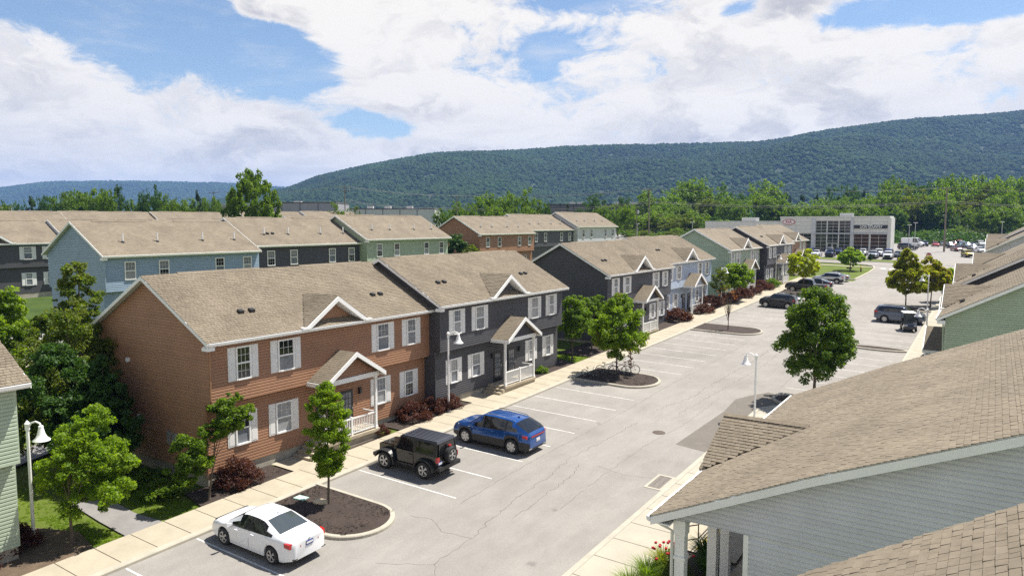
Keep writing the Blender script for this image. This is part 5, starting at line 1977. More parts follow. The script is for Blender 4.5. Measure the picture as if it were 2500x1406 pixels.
BIGSUV = dict(L=4.82, W=1.92, H=1.80, r=.38, xf=1.42, xr=-1.37, ww=.25, sill=.34, tumble=.16, round=.10, arch=.07,
              top=[(-2.41, 1.08), (-2.36, 1.25), (-2.26, 1.5), (-2.10, 1.74), (-1.0, 1.80), (.2, 1.79), (.52, 1.71), (1.08, 1.24), (1.35, 1.20), (2.05, 1.15), (2.28, 1.02), (2.41, .75)],
              belt=[(-2.41, 1.03), (-2.2, 1.20), (-1.0, 1.16), (.6, 1.13), (1.1, 1.11), (1.9, 1.06), (2.25, .95), (2.41, .70)],
              glass=dict(side=(-2.15, 1.0, .28, .58), front=(.50, 1.07), rear=(-2.38, -2.12), pillars=(-.06, -1.08)), fz=.98, rz=1.12, pz=.85, mx=.88, handles=(-.30, .62), gaps=(1.0, -.02, -1.05), wheel='five', rack=(-1.7, .35), tin=.38, tlh=.13)
VAN = dict(L=5.9, W=2.02, H=2.55, r=.36, xf=1.95, xr=-1.75, ww=.23, sill=.30, tumble=.06, round=.08, arch=.06,
           top=[(-2.95, 1.6), (-2.93, 2.4), (-2.8, 2.52), (1.0, 2.55), (1.5, 2.45), (2.25, 1.35), (2.5, 1.28), (2.85, 1.05), (2.95, .7)],
           belt=[(-2.95, 1.3), (0, 1.3), (2.0, 1.25), (2.5, 1.15), (2.85, .95), (2.95, .62)],
           glass=dict(side=(.35, 2.05, .0, .75), front=(1.5, 2.22), rear=(-9, -8), pillars=()), fz=.95, rz=1.3, pz=.9, mx=1.7, handles=(.5,), gaps=(.4, 1.6), wheel='five', tin=.42, tlh=.2)

PI = math.pi
CG = 'cars parked nose in along the west sidewalk'
# nose points to -x (towards the houses): rotz = pi
car('white_sedan', 'white sedan parked beside the mulch island', 'car', -22.28, 16.98, PI + .01, SEDAN, paint('white', (.80, .81, .83), 0, .25), CG)
car('blue_suv', 'blue sport utility vehicle parked past the black off-road car', 'car', -21.62, 31.35, PI - .02, SUVB, paint('blue', (.012, .085, .32), .45, .22), CG, rack=True, plate='platew')
car('small_black_suv', 'small black sport utility vehicle parked by the far sidewalk', 'car', -21.7, 91.45, PI, SMALLSUV, paint('black', (.012, .012, .014), .2, .2), CG, rack=True)
car('silver_sedan', 'silver sedan mostly hidden behind the small black sport utility vehicle', 'car', -22.0, 94.1, PI, SEDAN, paint('silverblue', (.42, .47, .52), .6, .25), CG)
car('dark_sedan', 'dark sedan between the black pickup and the silver crossover', 'car', -22.0, 115.3, PI, SEDAN, paint('navy', (.012, .018, .03), .3, .2), CG)
car('silver_crossover', 'silver crossover parked near the end of the lot', 'car', -21.7, 123.3, PI, CROSS, paint('silver', (.55, .56, .57), .6, .26), CG, rack=True)
car('grey_sedan', 'grey sedan parked last beside the corner lawn', 'car', -21.6, 127.0, PI, SEDAN, paint('grey', (.20, .21, .22), .5, .26), CG)
EG = 'cars parked on the east side of the lot'
car('blue_grey_suv', 'blue grey sport utility vehicle parked beyond the golf cart', 'car', -8.2, 87.6, .0, BIGSUV, paint('bluegrey', (.085, .11, .16), .5, .26), EG, rack=True)


# ---- black off-road car: tub, hood, flared fenders, hardtop, spare wheel
def offroader():
    blk = paint('darkgreen_black', (.016, .015, .010), .35, .22)
    X, Y = -22.85, 26.15
    root = thing('offroad_car', 'black two-door off-road car with hardtop and spare wheel on its tailgate', 'car', (X, Y, gz(X, Y) + .012), PI, CG)
    nz = Vector((.0228, -.0255, 1)).normalized()
    q = Vector((0, 0, 1)).rotation_difference(nz)
    root.rotation_euler = (q.to_matrix() @ Matrix.Rotation(PI, 3, 'Z')).to_euler()
    r = .41
    xf, xr = 1.30, -1.16
    tub = MB()
    # rear tub side view, cut for the rear arch
    arch = [(xr + .50 * math.cos(a), r + .50 * math.sin(a)) for a in np.linspace(-.15, PI + .15, 14)]
    side = [(.62, .52), (.62, 1.13), (-1.86, 1.13), (-1.86, .62)] + [(x, z) for x, z in arch[::-1] if z > .5]
    tub.extr(side, lambda x, z, y: (x, y, z), -.74, .74)
    tub.extr([(.62, .60), (1.86, .60), (1.86, .98), (1.80, 1.10), (.62, 1.16)], lambda x, z, y: (x, y, z), -.60, .60)
    O('body', tub.mesh('body', blk, 30), root)
    hood = MB().hexa([(.60, -.66, 1.10), (1.82, -.56, 1.04), (1.82, .56, 1.04), (.60, .66, 1.10), (.60, -.60, 1.21), (1.80, -.50, 1.13), (1.80, .50, 1.13), (.60, .60, 1.21)])
    hood.hexa([(.70, -.28, 1.19), (1.5, -.25, 1.13), (1.5, .25, 1.13), (.70, .28, 1.19), (.72, -.24, 1.235), (1.45, -.2, 1.185), (1.45, .2, 1.185), (.72, .24, 1.235)])
    O('hood', hood.mesh('hood', blk), root)
    gr = MB().box((1.84, -.56, .66), (1.90, .56, 1.08))
    O('grille', gr.mesh('grille', blk), root)
    sl = MB()
    for k in range(7):
        y = -.27 + k * .09
        sl.box((1.895, y - .025, .74), (1.905, y + .025, 1.0))
    O('grille_slot', sl.mesh('grille_slot', M['black']), root)
    for sg in (1, -1):
        O('headlight', MB().lathe([(0, 1.93), (.085, 1.925), (.095, 1.88)], 16, axis='x', o=(0, sg * .42, .90)).mesh('headlight', M['lamp'], 40), root)
        # fender flares: arched shelves
        for xc, a0, a1, rr0 in ((xf, .25, PI - .02, .56), (xr, .12, PI - .12, .545)):
            fl = MB()
            A = np.linspace(a0, a1, 12)
            ya, yb = sg * .60, sg * .93
            for k in range(11):
                p0, p1 = A[k], A[k + 1]
                vs = []
                for rad in (rr0 - .035, rr0 + .03):
                    for yy in (ya, yb):
                        for p_ in (p0, p1):
                            flat = min(r + rad * math.sin(p_) * 1.05, .965)
                            vs.append((xc + rad * 1.08 * math.cos(p_), yy, flat - (.05 if yy == yb else 0)))
                fl.add(vs, [(0, 1, 3, 2), (4, 6, 7, 5), (2, 3, 7, 6), (0, 4, 5, 1)])
            O('fender_flare', fl.mesh('fender_flare', M['black'], 40), root)
        O('running_board', MB().box((-.55, sg * .72 - .06, .42), (.72, sg * .72 + .06, .50)).mesh('running_board', M['black']), root)
        # door: outline and window
        dr_ = MB().box((-.42, min(sg * .745, sg * .765), .56), (.56, max(sg * .745, sg * .765), 1.12))
        O('door', dr_.mesh('door', blk), root)
        O('door_handle', MB().box((-.34, min(sg * .76, sg * .80), .98), (-.18, max(sg * .76, sg * .80), 1.02)).mesh('door_handle', M['black']), root)
        sw = MB()
        ys, yt = sg * .735, sg * .648
        sw.add([(-.40, ys, 1.16), (.60, ys, 1.16), (.34, yt, 1.72), (-.40, yt, 1.72)], [(0, 1, 2, 3)])
        O('side_window', sw.mesh('side_window', M['carglass']), root)
        sw = MB()
        sw.add([(-1.68, ys, 1.18), (-.56, ys, 1.18), (-.56, yt, 1.70), (-1.60, yt, 1.70)], [(0, 1, 2, 3)])
        O('side_window', sw.mesh('side_window', M['carglass']), root)
        O('mirror', MB().hexa([(.46, sg * .74, 1.18), (.54, sg * .74, 1.18), (.56, sg * .98, 1.16), (.46, sg * .98, 1.16), (.46, sg * .74, 1.26), (.54, sg * .74, 1.26), (.56, sg * .98, 1.36), (.46, sg * .98, 1.36)]).mesh('mirror', M['black']), root)
        O('taillight', MB().box((-1.93, min(sg * .62, sg * .76), .86), (-1.80, max(sg * .62, sg * .76), 1.10)).mesh('taillight', M['red']), root)
        for x in (xf, xr):
            put_wheel(root, x, sg * .785, r, r, .25, sg, 'twin')
    # hardtop: side frames, roof with ribs
    top = MB()
    for sg in (1, -1):
        ys, yt, yo = sg * .745, sg * .655, .02 * sg
        for a0, a1, b0, b1 in ((-.58, -.40, -.58, -.40), (-1.86, -1.66, -1.80, -1.58), (.58, .68, .32, .42)):
            top.hexa([(a0, ys - yo * 2, 1.13), (a1, ys - yo * 2, 1.13), (a1, ys, 1.13), (a0, ys, 1.13), (b0, yt - yo * 2, 1.76), (b1, yt - yo * 2, 1.76), (b1, yt, 1.76), (b0, yt, 1.76)])
        top.hexa([(-1.86, ys - yo * 2, 1.12), (-.40, ys - yo * 2, 1.12), (-.40, ys, 1.12), (-1.86, ys, 1.12), (-1.86, ys - yo * 2, 1.19), (-.40, ys - yo * 2, 1.19), (-.40, ys - yo * .5, 1.19), (-1.86, ys - yo * .5, 1.19)])
    O('hardtop_frame', top.mesh('hardtop_frame', M['black']), root)
    rf = MB().hexa([(-1.84, -.67, 1.72), (.40, -.66, 1.72), (.40, .66, 1.72), (-1.84, .67, 1.72), (-1.78, -.62, 1.835), (.34, -.62, 1.82), (.34, .62, 1.82), (-1.78, .62, 1.835)])
    for k in range(7):
        y = -.48 + k * .16
        rf.box((-1.65, y - .028, 1.825), (.20, y + .028, 1.852))
    O('roof', rf.mesh('roof', pm('hardtop_grey', (.045, .048, .062), .5, .1, 3)), root)
    O('windshield', MB().add([(.66, -.68, 1.18), (.66, .68, 1.18), (.40, .60, 1.73), (.40, -.60, 1.73)], [(0, 1, 2, 3)]).mesh('windshield', M['carglass']), root)
    O('rear_window', MB().add([(-1.875, -.60, 1.18), (-1.875, .60, 1.18), (-1.83, .54, 1.70), (-1.83, -.54, 1.70)], [(0, 1, 2, 3)]).mesh('rear_window', M['carglass']), root)
    O('tailgate', MB().box((-1.89, -.70, .62), (-1.858, .70, 1.13)).mesh('tailgate', blk), root)
    O('bumper', MB().box((1.90, -.86, .52), (2.06, .86, .68)).mesh('bumper', M['black']), root)
    O('bumper', MB().box((-2.06, -.78, .50), (-1.89, .78, .68)).mesh('bumper', M['black']), root)
    O('license_plate', MB().box((-1.935, .42, .74), (-1.90, .72, .90)).box((-1.94, .44, .78), (-1.93, .70, .87), 1).mesh('license_plate', [M['plateb'], M['platew']]), root)
    # spare wheel on the tailgate, facing backwards
    key = (.41, .25, 'twin')
    ty, ri, hu = WHEELS[key]
    sp_ = O('spare_wheel', ty, root, (-2.03, -.08, 1.10), (0, 0, PI / 2), (.93, .93, .93))
    O('rim', ri, sp_)
    O('brake_disc', hu, sp_)
    O('brake_lamp', MB().box((-2.02, -.16, 1.50), (-1.93, .0, 1.56)).mesh('brake_lamp', M['red']), root)
    O('underbody', MB().box((-1.7, -.55, .40), (1.7, .55, .70)).mesh('underbody', M['black']), root)


offroader()


def pickup():
    blk = paint('black', (.012, .012, .014), .2, .2)
    sp = dict(L=5.7, W=2.0, H=1.90, r=.40, xf=1.75, xr=-1.85, ww=.27, sill=.36, tumble=.18, round=.09, arch=.07,
              top=[(-2.85, 1.14), (-.98, 1.16), (-.92, 1.60), (-.80, 1.82), (0, 1.90), (.6, 1.87), (.85, 1.78), (1.32, 1.32), (1.55, 1.27), (2.5, 1.22), (2.75, 1.08), (2.85, .80)],
              belt=[(-2.85, 1.12), (0, 1.16), (1.2, 1.16), (2.4, 1.12), (2.75, 1.0), (2.85, .75)],
              glass=dict(side=(-.80, 1.18, .02, .5), front=(.82, 1.30), rear=(-.99, -.84), pillars=(.12,)), fz=1.05, rz=1.0, pz=.75, mx=1.05, handles=(-.3, .75), gaps=(1.15, .12, -.95), wheel='five', tin=.42, tlh=.16,
              boxes={'bed_liner': ('black', [((-2.70, -.78, 1.10), (-1.05, .78, 1.172))]), 'tow_arm': ('steel', [((-2.2, .70, 1.15), (-2.12, .78, 1.75))])})
    return car('pickup_truck', 'black pickup truck parked in front of the far porches', 'truck', -22.1, 109.4, PI, sp, blk, CG)


pickup()


def golf_cart():
    X, Y = -6.9, 82.6
    root = thing('golf_cart', 'small black golf cart with a clear windshield parked on the east side', 'golf cart', (X, Y, gz(X, Y) + .012), -PI / 2 + .25)
    wht = M['offwhite']
    nvy = paint('cartnavy', (.012, .016, .03), .2, .3)
    fb_ = MB()
    fb_.extr([(1.15, .30), (1.20, .55), (1.05, .78), (.55, .92), (.45, .60), (-.35, .34), (-.35, .55), (-1.10, .60), (-1.15, .30)], lambda x, z, y: (x, y, z), -.56, .56)
    O('body', fb_.mesh('body', nvy, 30), root)
    O('seat', MB().box((-.75, -.52, .60), (-.25, .52, .78)).mesh('seat', M['black']), root)
    O('backrest', MB().hexa([(-.82, -.50, .80), (-.72, -.50, .80), (-.72, .50, .80), (-.82, .50, .80), (-.92, -.50, 1.20), (-.82, -.50, 1.20), (-.82, .50, 1.20), (-.92, .50, 1.20)]).mesh('backrest', M['black']), root)
    for sg in (1, -1):
        O('strut', MB().tube([(.62, sg * .53, .86), (.38, sg * .53, 1.82)], .02, 6).mesh('strut', M['black']), root)
        O('strut', MB().tube([(-1.0, sg * .53, .60), (-.92, sg * .53, 1.82)], .02, 6).mesh('strut', M['black']), root)
        O('headlight', MB().box((1.06, sg * .40 - .12, .58), (1.19, sg * .40 + .12, .68)).mesh('headlight', M['lamp']), root)
        for x in (.82, -.82):
            put_wheel(root, x, sg * .52, .23, .23, .18, sg, 'five')
    O('windshield', MB().add([(.63, -.53, .92), (.63, .53, .92), (.40, .53, 1.78), (.40, -.53, 1.78)], [(0, 1, 2, 3)]).mesh('windshield', M['carglass_l']), root)
    O('roof', MB().hexa([(-1.05, -.60, 1.82), (.52, -.60, 1.82), (.52, .60, 1.82), (-1.05, .60, 1.82), (-.98, -.54, 1.89), (.44, -.54, 1.89), (.44, .54, 1.89), (-.98, .54, 1.89)]).mesh('roof', wht), root)
    O('steering_wheel', MB().lathe([(.16, 0), (.175, .02), (.19, 0), (.175, -.02), (.16, 0)], 14, o=(0, 0, 0)).mesh('steering_wheel', M['black']), root, (.22, .25, 1.05), (0, .9, 0))


golf_cart()

# ---- dealer's stock: simple far cars
DG = 'cars on the dealer lot'
cols = {'white': ((.78, .79, .81), 0), 'silver': ((.50, .52, .54), .5), 'navy': ((.02, .035, .085), .3), 'black': ((.014, .014, .016), .2), 'blue': ((.02, .06, .30), .4), 'teal': ((.05, .12, .15), .4),
        'red': ((.42, .02, .02), .2), 'maroon': ((.16, .03, .025), .3), 'yellow': ((.55, .42, .03), .2), 'grey': ((.14, .145, .15), .4), 'lightblue': ((.38, .50, .60), .4)}
SIMPLE_PROTO = {}
FIRST_POS = (-1.0, 0.0)


def dealer_car(label, cname, kind, X, Y, rot):
    sp = {'s': SEDAN, 'c': CROSS, 'b': BIGSUV, 'm': SMALLSUV, 'v': VAN}[kind]
    c_, mt = cols[cname]
    nm = {'s': 'sedan', 'c': 'crossover', 'b': 'sport_utility_vehicle', 'm': 'compact_suv', 'v': 'cargo_van'}[kind]
    if (kind, cname) in SIMPLE_PROTO:
        o = copy_tree(SIMPLE_PROTO[(kind, cname)])
        o.location = (X, Y, gz(X, Y) + .012)
        o.rotation_euler = (0, 0, rot)
        o['label'] = label
    else:
        o = car(nm, label, 'van' if kind == 'v' else 'car', X, Y, rot, sp, paint('d_' + cname, c_, mt, .25), DG, simple=True, heading_tilt=False)
        SIMPLE_PROTO[(kind, cname)] = o
    return o


FRONT = [('white', 's'), ('navy', 'm'), ('navy', 's'), ('white', 'c'), ('silver', 'b'), ('white', 'b'), ('black', 'b')]
FL = ['white sedan at the left end of the dealer front rank', 'navy crossover second from the left in the dealer front rank', 'navy sedan behind the small lawn tree', 'white crossover just right of the small lawn tree',
      'silver sport utility vehicle in the middle of the dealer front rank', 'white sport utility vehicle next to the silver one', 'black sport utility vehicle ending the dealer front rank']
for k, ((cn, kd), lb) in enumerate(zip(FRONT, FL)):
    dealer_car(lb, cn, kd, -34.6 + k * 2.95, 180.6 + k * .25, -PI / 2 + .03 * (k % 3 - 1))
SECOND = [(-37.5, 'blue', 's', 'blue sedan by the left glass wall of the dealership'), (-29.0, 'black', 's', 'black sedan in front of the dealership doors'), (-26.0, 'white', 'c', 'white crossover in the second dealer rank'),
          (-22.6, 'white', 'b', 'white sport utility vehicle in the second dealer rank'), (-20.6, 'blue', 'b', 'bright blue vehicle behind the white one in the second rank'), (-18.6, 'grey', 's', 'grey sedan ending the second dealer rank'),
          (-33.2, 'silver', 'c', 'silver crossover before the dealership doors'), (-31.2, 'navy', 'c', 'navy crossover behind the small lawn tree')]
for x, cn, kd, lb in SECOND:
    dealer_car(lb, cn, kd, x, 189.2, -PI / 2)
dealer_car('white cargo van parked right of the dealership', 'white', 'v', -19.5, 234.0, -.35)
dealer_car('dark sport utility vehicle parked in front of the white van', 'black', 'b', -19.3, 218.7, -.3)
OTHERS = [(-17.1, 240.9, 'navy', 'm', -1.4, 'navy compact right of the white van'),
          (-14.5, 242.9, 'red', 's', -1.4, 'red sedan beside the tall utility pole'),
          (-10.7, 234.9, 'black', 'c', -1.2, 'black crossover right of the utility pole'),
          (-8.4, 221.0, 'maroon', 's', -1.2, 'maroon sedan in the east dealer rank'),
          (-8.0, 243.4, 'lightblue', 'b', -1.3, 'light blue sport utility vehicle behind the maroon sedan'),
          (-9.2, 258.9, 'red', 'b', -1.3, 'red sport utility vehicle at the back of the east rank'),
          (-6.5, 238.2, 'lightblue', 'c', -1.2, 'pale blue crossover right of the maroon sedan'),
          (-3.3, 219.6, 'white', 's', -1.2, 'white sedan near the blue house eave'),
          (-4.8, 225.7, 'silver', 'c', -1.2, 'silver crossover behind the white sedan'),
          (-3.8, 260.7, 'white', 'b', -1.2, 'white sport utility vehicle at the back right'),
          (-5.3, 198.9, 'yellow', 'm', -1.25, 'yellow compact at the dealer driveway corner'),
          (-2.2, 229.5, 'teal', 'c', -1.2, 'teal crossover beside the east roofs'),
          (-10.3, 248.4, 'maroon', 'c', -1.3, 'maroon crossover at the back of the east rank'),
          (-5.7, 249.7, 'navy', 's', -1.25, 'navy sedan behind the silver crossover'),
          (-13.1, 251.0, 'grey', 's', -1.3, 'grey sedan by the dark trees behind the utility pole')]
for x, y, cn, kd, rt, lb in OTHERS:
    dealer_car(lb, cn, kd, x, y, rt)


# ---- bicycles leaning at the maple
def bicycle(label, X, Y, rot, lean, col, s=1.0, z=.14):
    root = thing('bicycle', label, 'bicycle', (X, Y, gz(X, Y) + z), 0, 'bicycles under the island maple')
    root.rotation_euler = (lean, 0, rot)
    fm = pm('bike_' + col, {'red': (.35, .02, .02), 'black': (.02, .02, .02), 'teal': (.05, .16, .2), 'grey': (.12, .12, .13)}[col], .35, .05)
    r = .34 * s
    tw = MB()
    n = 26
    for k in range(n):
        pass
    ring = [(r + .018 * math.cos(a), .018 * math.sin(a)) for a in np.linspace(0, 2 * PI, 7)]
    tyre = MB().lathe(ring, 26, axis='y').mesh('tyre', M['rubber'], 50)
    ring2 = [(r - .03 + .010 * math.cos(a), .010 * math.sin(a)) for a in np.linspace(0, 2 * PI, 6)]
    rm = MB().lathe(ring2, 26, axis='y')
    for k in range(12):
        a = 2 * PI * k / 12
        rm.tube([(0, 0, 0), ((r - .03) * math.cos(a), 0, (r - .03) * math.sin(a))], .003, 3, caps=False)
    rim = rm.mesh('rim', M['steel'], 50)
    wb_ = 1.02 * s
    for x in (-wb_ / 2, wb_ / 2):
        w_ = O('wheel', tyre, root, (x, 0, r))
        O('rim', rim, w_)
    rear, fr = Vector((-wb_ / 2, 0, r)), Vector((wb_ / 2, 0, r))
    bb_ = Vector((-.06 * s, 0, .28 * s))
    st = Vector((-.22 * s, 0, .82 * s))
    hd = Vector((.36 * s, 0, .80 * s))
    hd2 = Vector((.40 * s, 0, .66 * s))
    f = MB()
    for a, c_, rr in ((bb_, st, .016), (st * .94, hd, .016), (bb_, hd2, .019), (bb_, rear, .011), (st * .9, rear, .010), (hd, hd2, .020)):
        f.tube([a, c_], rr * s, 6)
    O('frame', f.mesh('frame', fm, 40), root)
    O('fork', MB().tube([hd2, fr], .012 * s, 6).mesh('fork', M['blackm'], 40), root)
    O('saddle', MB().hexa([(-.36 * s, -.07, .86 * s), (-.08 * s, -.02, .87 * s), (-.08 * s, .02, .87 * s), (-.36 * s, .07, .86 * s), (-.36 * s, -.06, .91 * s), (-.08 * s, -.015, .90 * s), (-.08 * s, .015, .90 * s), (-.36 * s, .06, .91 * s)]).tube([st * .95, (-.22 * s, 0, .88 * s)], .013, 6).mesh('saddle', M['black']), root)
    O('handlebar', MB().tube([hd, hd + Vector((0.02, 0, .12))], .012, 6).tube([(.48 * s, -.24, .86 * s), (.38 * s, -.2, .93 * s), (.38 * s, .2, .93 * s), (.48 * s, .24, .86 * s)], .012, 6).mesh('handlebar', M['blackm'], 40), root)
    O('crank', MB().lathe([(.075 * s, -.004), (.09 * s, -.004), (.09 * s, .004), (.075 * s, .004)], 14, axis='y', o=tuple(bb_)).tube([bb_ + Vector((.12 * s, .05, -.11 * s)), bb_ + Vector((-.12 * s, -.05, .11 * s))], .01, 5).mesh('crank', M['steel']), root)


bicycle('red framed bicycle leaning on the maple trunk', -22.75, 48.75, .35, .10, 'red')
bicycle('black bicycle with large wheels behind the maple trunk', -22.2, 49.1, .55, -.08, 'black')
bicycle('dark bicycle leaning left of the red one', -23.5, 48.2, .45, .12, 'grey')
bicycle('small low bicycle nearest the sidewalk', -24.3, 47.0, .3, .15, 'teal', .72)


# ================================================================== street furniture
def bell_lamp(label, X, Y, rot, h=4.55, z0=None):
    """white post with a curved arm and a bell shade"""
    root = thing('lamp_post', label, 'lamp post', (X, Y, gz(X, Y) + .02 if z0 is None else z0), rot, 'white bell-shaped lamp posts')
    b = MB().lathe([(.13, 0), (.13, .10), (.075, .16), (.062, .4), (.055, h - .25), (.085, h - .24), (.085, h - .02), (.10, h), (.06, h + .05), (.03, h + .10), (0, h + .12)], 12)
    O('post', b.mesh('post', M['white'], 40), root)
    arm = [(.05, 0, h - .14), (.20, 0, h + .04), (.40, 0, h + .10), (.58, 0, h + .04), (.62, 0, h - .06)]
    O('arm', MB().tube(arm, .032, 8).mesh('arm', M['white'], 50), root)
    s = MB().lathe([(.035, h - .02), (.085, h - .06), (.085, h - .16), (.10, h - .20), (.13, h - .34), (.19, h - .48), (.29, h - .57), (.30, h - .60), (.27, h - .59), (.18, h - .50), (.10, h - .36)], 18, o=(.62, 0, 0))
    O('lamp_shade', s.mesh('lamp_shade', M['white'], 50), root)
    O('lamp_glass', MB().lathe([(0, h - .64), (.12, h - .62), (.15, h - .54), (.10, h - .44)], 12, o=(.62, 0, 0)).mesh('lamp_glass', M['glass_curt'], 50), root)
    return root


bell_lamp('lamp post beside the pale green house and the round bright tree', -29.86, 12.25, .35)
bell_lamp('lamp post rising from the barberries before the charcoal house', -27.4, 34.35, .6, 4.85)
bell_lamp('lamp post on the lawn before the sage green house', -28.0, 89.1, .7)
bell_lamp('lamp post before the far charcoal house up the street', -27.9, 115.4, .5)
bell_lamp('lamp post standing behind the entrance gable of the near blue building', -11.35, 43.0, PI - .1, 3.95)
bell_lamp('lamp post among the yellow trees on the east side', -5.85, 90.6, PI + .1, 4.9)
bell_lamp('short lamp post at the porch of the east green house', -4.25, 66.0, PI, 4.4)


def simple_sign_pole(b, h, r=.03):
    b.tube([(0, 0, 0), (0, 0, h)], r, 6)


def text_mesh(name, body, size, mat, parent, loc, rot, ext=.01, align='CENTER', sx_=1.0, bold=0.0):
    cu = bpy.data.curves.new(name, 'FONT')
    cu.body = body
    cu.size = size
    cu.extrude = ext
    cu.offset = bold
    cu.align_x = align
    cu.align_y = 'CENTER'
    cu.resolution_u = 2
    cu.materials.append(mat)
    tmp = bpy.data.objects.new('tmp_text', cu)
    me = bpy.data.meshes.new_from_object(tmp)
    me.name = name
    bpy.data.objects.remove(tmp)
    return O(name, me, parent, loc, rot, (sx_, 1, 1))


st = thing('stop_sign', 'red stop sign at the end of the driveway among yellow trees', 'sign', (-9.9, 150.5, gz(-9.9, 150.5)))
O('post', MB().tube([(0, 0, 0), (0, 0, 2.9)], .035, 6).mesh('post', M['steel'], 40), st)
oc = [(.50 * math.cos(R(22.5 + 45 * k)), 3.2 + .50 * math.sin(R(22.5 + 45 * k))) for k in range(8)]
oi_ = [(.465 * math.cos(R(22.5 + 45 * k)), 3.2 + .465 * math.sin(R(22.5 + 45 * k))) for k in range(8)]
face = O('sign_face', MB().extr(oc, lambda x, z, y: (x, y, z), -.045, -.03).mesh('sign_face', M['platew']), st)
O('sign_panel', MB().extr(oi_, lambda x, z, y: (x, y, z), -.052, -.046).mesh('sign_panel', M['signred']), face)
text_mesh('lettering', 'STOP', .40, M['platew'], face, (0, -.058, 3.2), (R(90), 0, 0), .003, 'CENTER', .86, .012)

hy = thing('fire_hydrant', 'small yellow and black hydrant on the corner lawn', 'hydrant', (-20.3, 146.2, gz(-20.3, 146.2)))
O('barrel', MB().lathe([(.17, 0), (.17, .08), (.12, .1), (.12, .62), (.15, .64), (.15, .70)], 12).mesh('barrel', M['black'], 40), hy)
O('bonnet', MB().lathe([(.15, .70), (.14, .85), (.06, .98), (.03, 1.05), (0, 1.06)], 12).mesh('bonnet', M['yellow'], 40), hy)
O('outlet', MB().tube([(-.22, 0, .5), (.22, 0, .5)], .06, 8).mesh('outlet', M['yellow'], 40), hy)
sg_ = thing('lawn_sign', 'small dark sign on a short post beside the grey sedan', 'sign', (-20.9, 137.2, gz(-20.9, 137.2)))
O('post', MB().tube([(0, 0, 0), (0, 0, 1.3)], .03, 6).mesh('post', M['black']), sg_)
O('board', MB().box((-.45, -.04, 1.2), (.45, .04, 1.45)).mesh('board', M['black']), sg_)
for k, (x, y) in enumerate(((-22.4, 174.0), (-16.6, 174.2))):
    bu = thing('clipped_bush', ('small clipped dark bush left of centre in the dealer lawn strip', 'small clipped dark bush at the right end of the dealer lawn strip')[k], 'bush', (x, y, gz(x, y)), 0, 'clipped bushes in the dealer lawn strip')
    rng = np.random.default_rng(900 + k)
    O('foliage', leaf_mesh('foliage', [(0, 0, .5 + .3 * q, .5 - .1 * q) for q in range(4)], 900, .10, M['leaf_pine'], rng), bu)
    O('stem', MB().tube([(0, 0, 0), (0, 0, 1.0)], .04, 5).mesh('stem', M['bark']), bu)
bi = thing('storage_bin', 'small pale bin beside the barberry before the pale blue house', 'bin', (-27.9, 83.6, gz(-27.9, 83.6) + .05))
O('body', MB().hexa([(-.22, -.3, 0), (.22, -.3, 0), (.22, .3, 0), (-.22, .3, 0), (-.28, -.36, .7), (.28, -.36, .7), (.28, .36, .7), (-.28, .36, .7)]).mesh('body', M['offwhite']), bi)
O('lid', MB().box((-.31, -.39, .7), (.31, .39, .76)).mesh('lid', M['white']), bi)
rk_ = thing('pale_rock', 'pale flat rock at the foot of the columnar tree', 'rock', (-23.25, 20.45, gz(-23.2, 20.4) + .20), .4)
rb_ = MB()
rng = np.random.default_rng(4)
rb_.lathe([(0, -.05), (.3, -.03), (.34, .06), (.25, .15), (.1, .18), (0, .18)], 9)
rb_.v = [(x * (1 + .25 * rng.normal() * .4) * 1.15, y * (1 + .25 * rng.normal() * .4) * .55, z + .01 * rng.normal()) for x, y, z in rb_.v]
O('stone', rb_.mesh('stone', pm('pale_stone', (.52, .44, .31), .9, .2, 6, .15, 30, .4, 20), 50), rk_)
ut = thing('valve_box', 'pale green plastic valve box set in the mulch island', 'valve box', (-24.35, 20.35, gz(-24.3, 20.3) + .19), .1)
O('cover', MB().box((-.28, -.19, -.03), (.28, .19, .03)).box((-.25, -.16, .03), (.25, .16, .037)).mesh('cover', pm('pale_green_plastic', (.42, .60, .52), .5, .05)), ut)
# drooping dead branch hanging in the maple
db_ = thing('dead_branch', 'hanging branch of brown dead leaves under the bright maple', 'branch', (-22.3, 49.6, 2.05))
rng = np.random.default_rng(33)
O('leaves', leaf_mesh('leaves', [(.05 * math.sin(k * 2), .06 * math.cos(k * 3), .7 - .2 * k, .17) for k in range(8)], 260, .06, M['leaf_brown'], rng, -.3), db_)
O('twig', MB().tube([(0, 0, 1.2), (.03, .02, .4), (0, 0, -.6)], [.02, .012, .004], 5).mesh('twig', M['bark']), db_)

# white board fence behind the trees at the left
fe = thing('white_fence', 'white vertical board fence beyond the trees at the left', 'fence', (-56.5, 16.6, gz(-56.5, 20) - .05), -.04)
bme_ = MB().box((-.02, -.085, 0), (.02, .085, 1.75)).mesh('board', M['white'])
for k in range(38):
    O('board', bme_, fe, (0, k * .245, 0))
O('fence_rail', MB().box((-.06, -.1, .35), (-.021, 9.3, .45)).box((-.06, -.1, 1.35), (-.021, 9.3, 1.45)).mesh('fence_rail', M['white']), fe)
sheet('back_walk', [(-55.4, 14), (-53.8, 14), (-53.8, 28), (-55.4, 28)], .05, M['concrete'])


# ---- utility poles and wires
POLES = {}
M['wire'] = pm('weathered_cable', (.16, .155, .14), .7, 0)


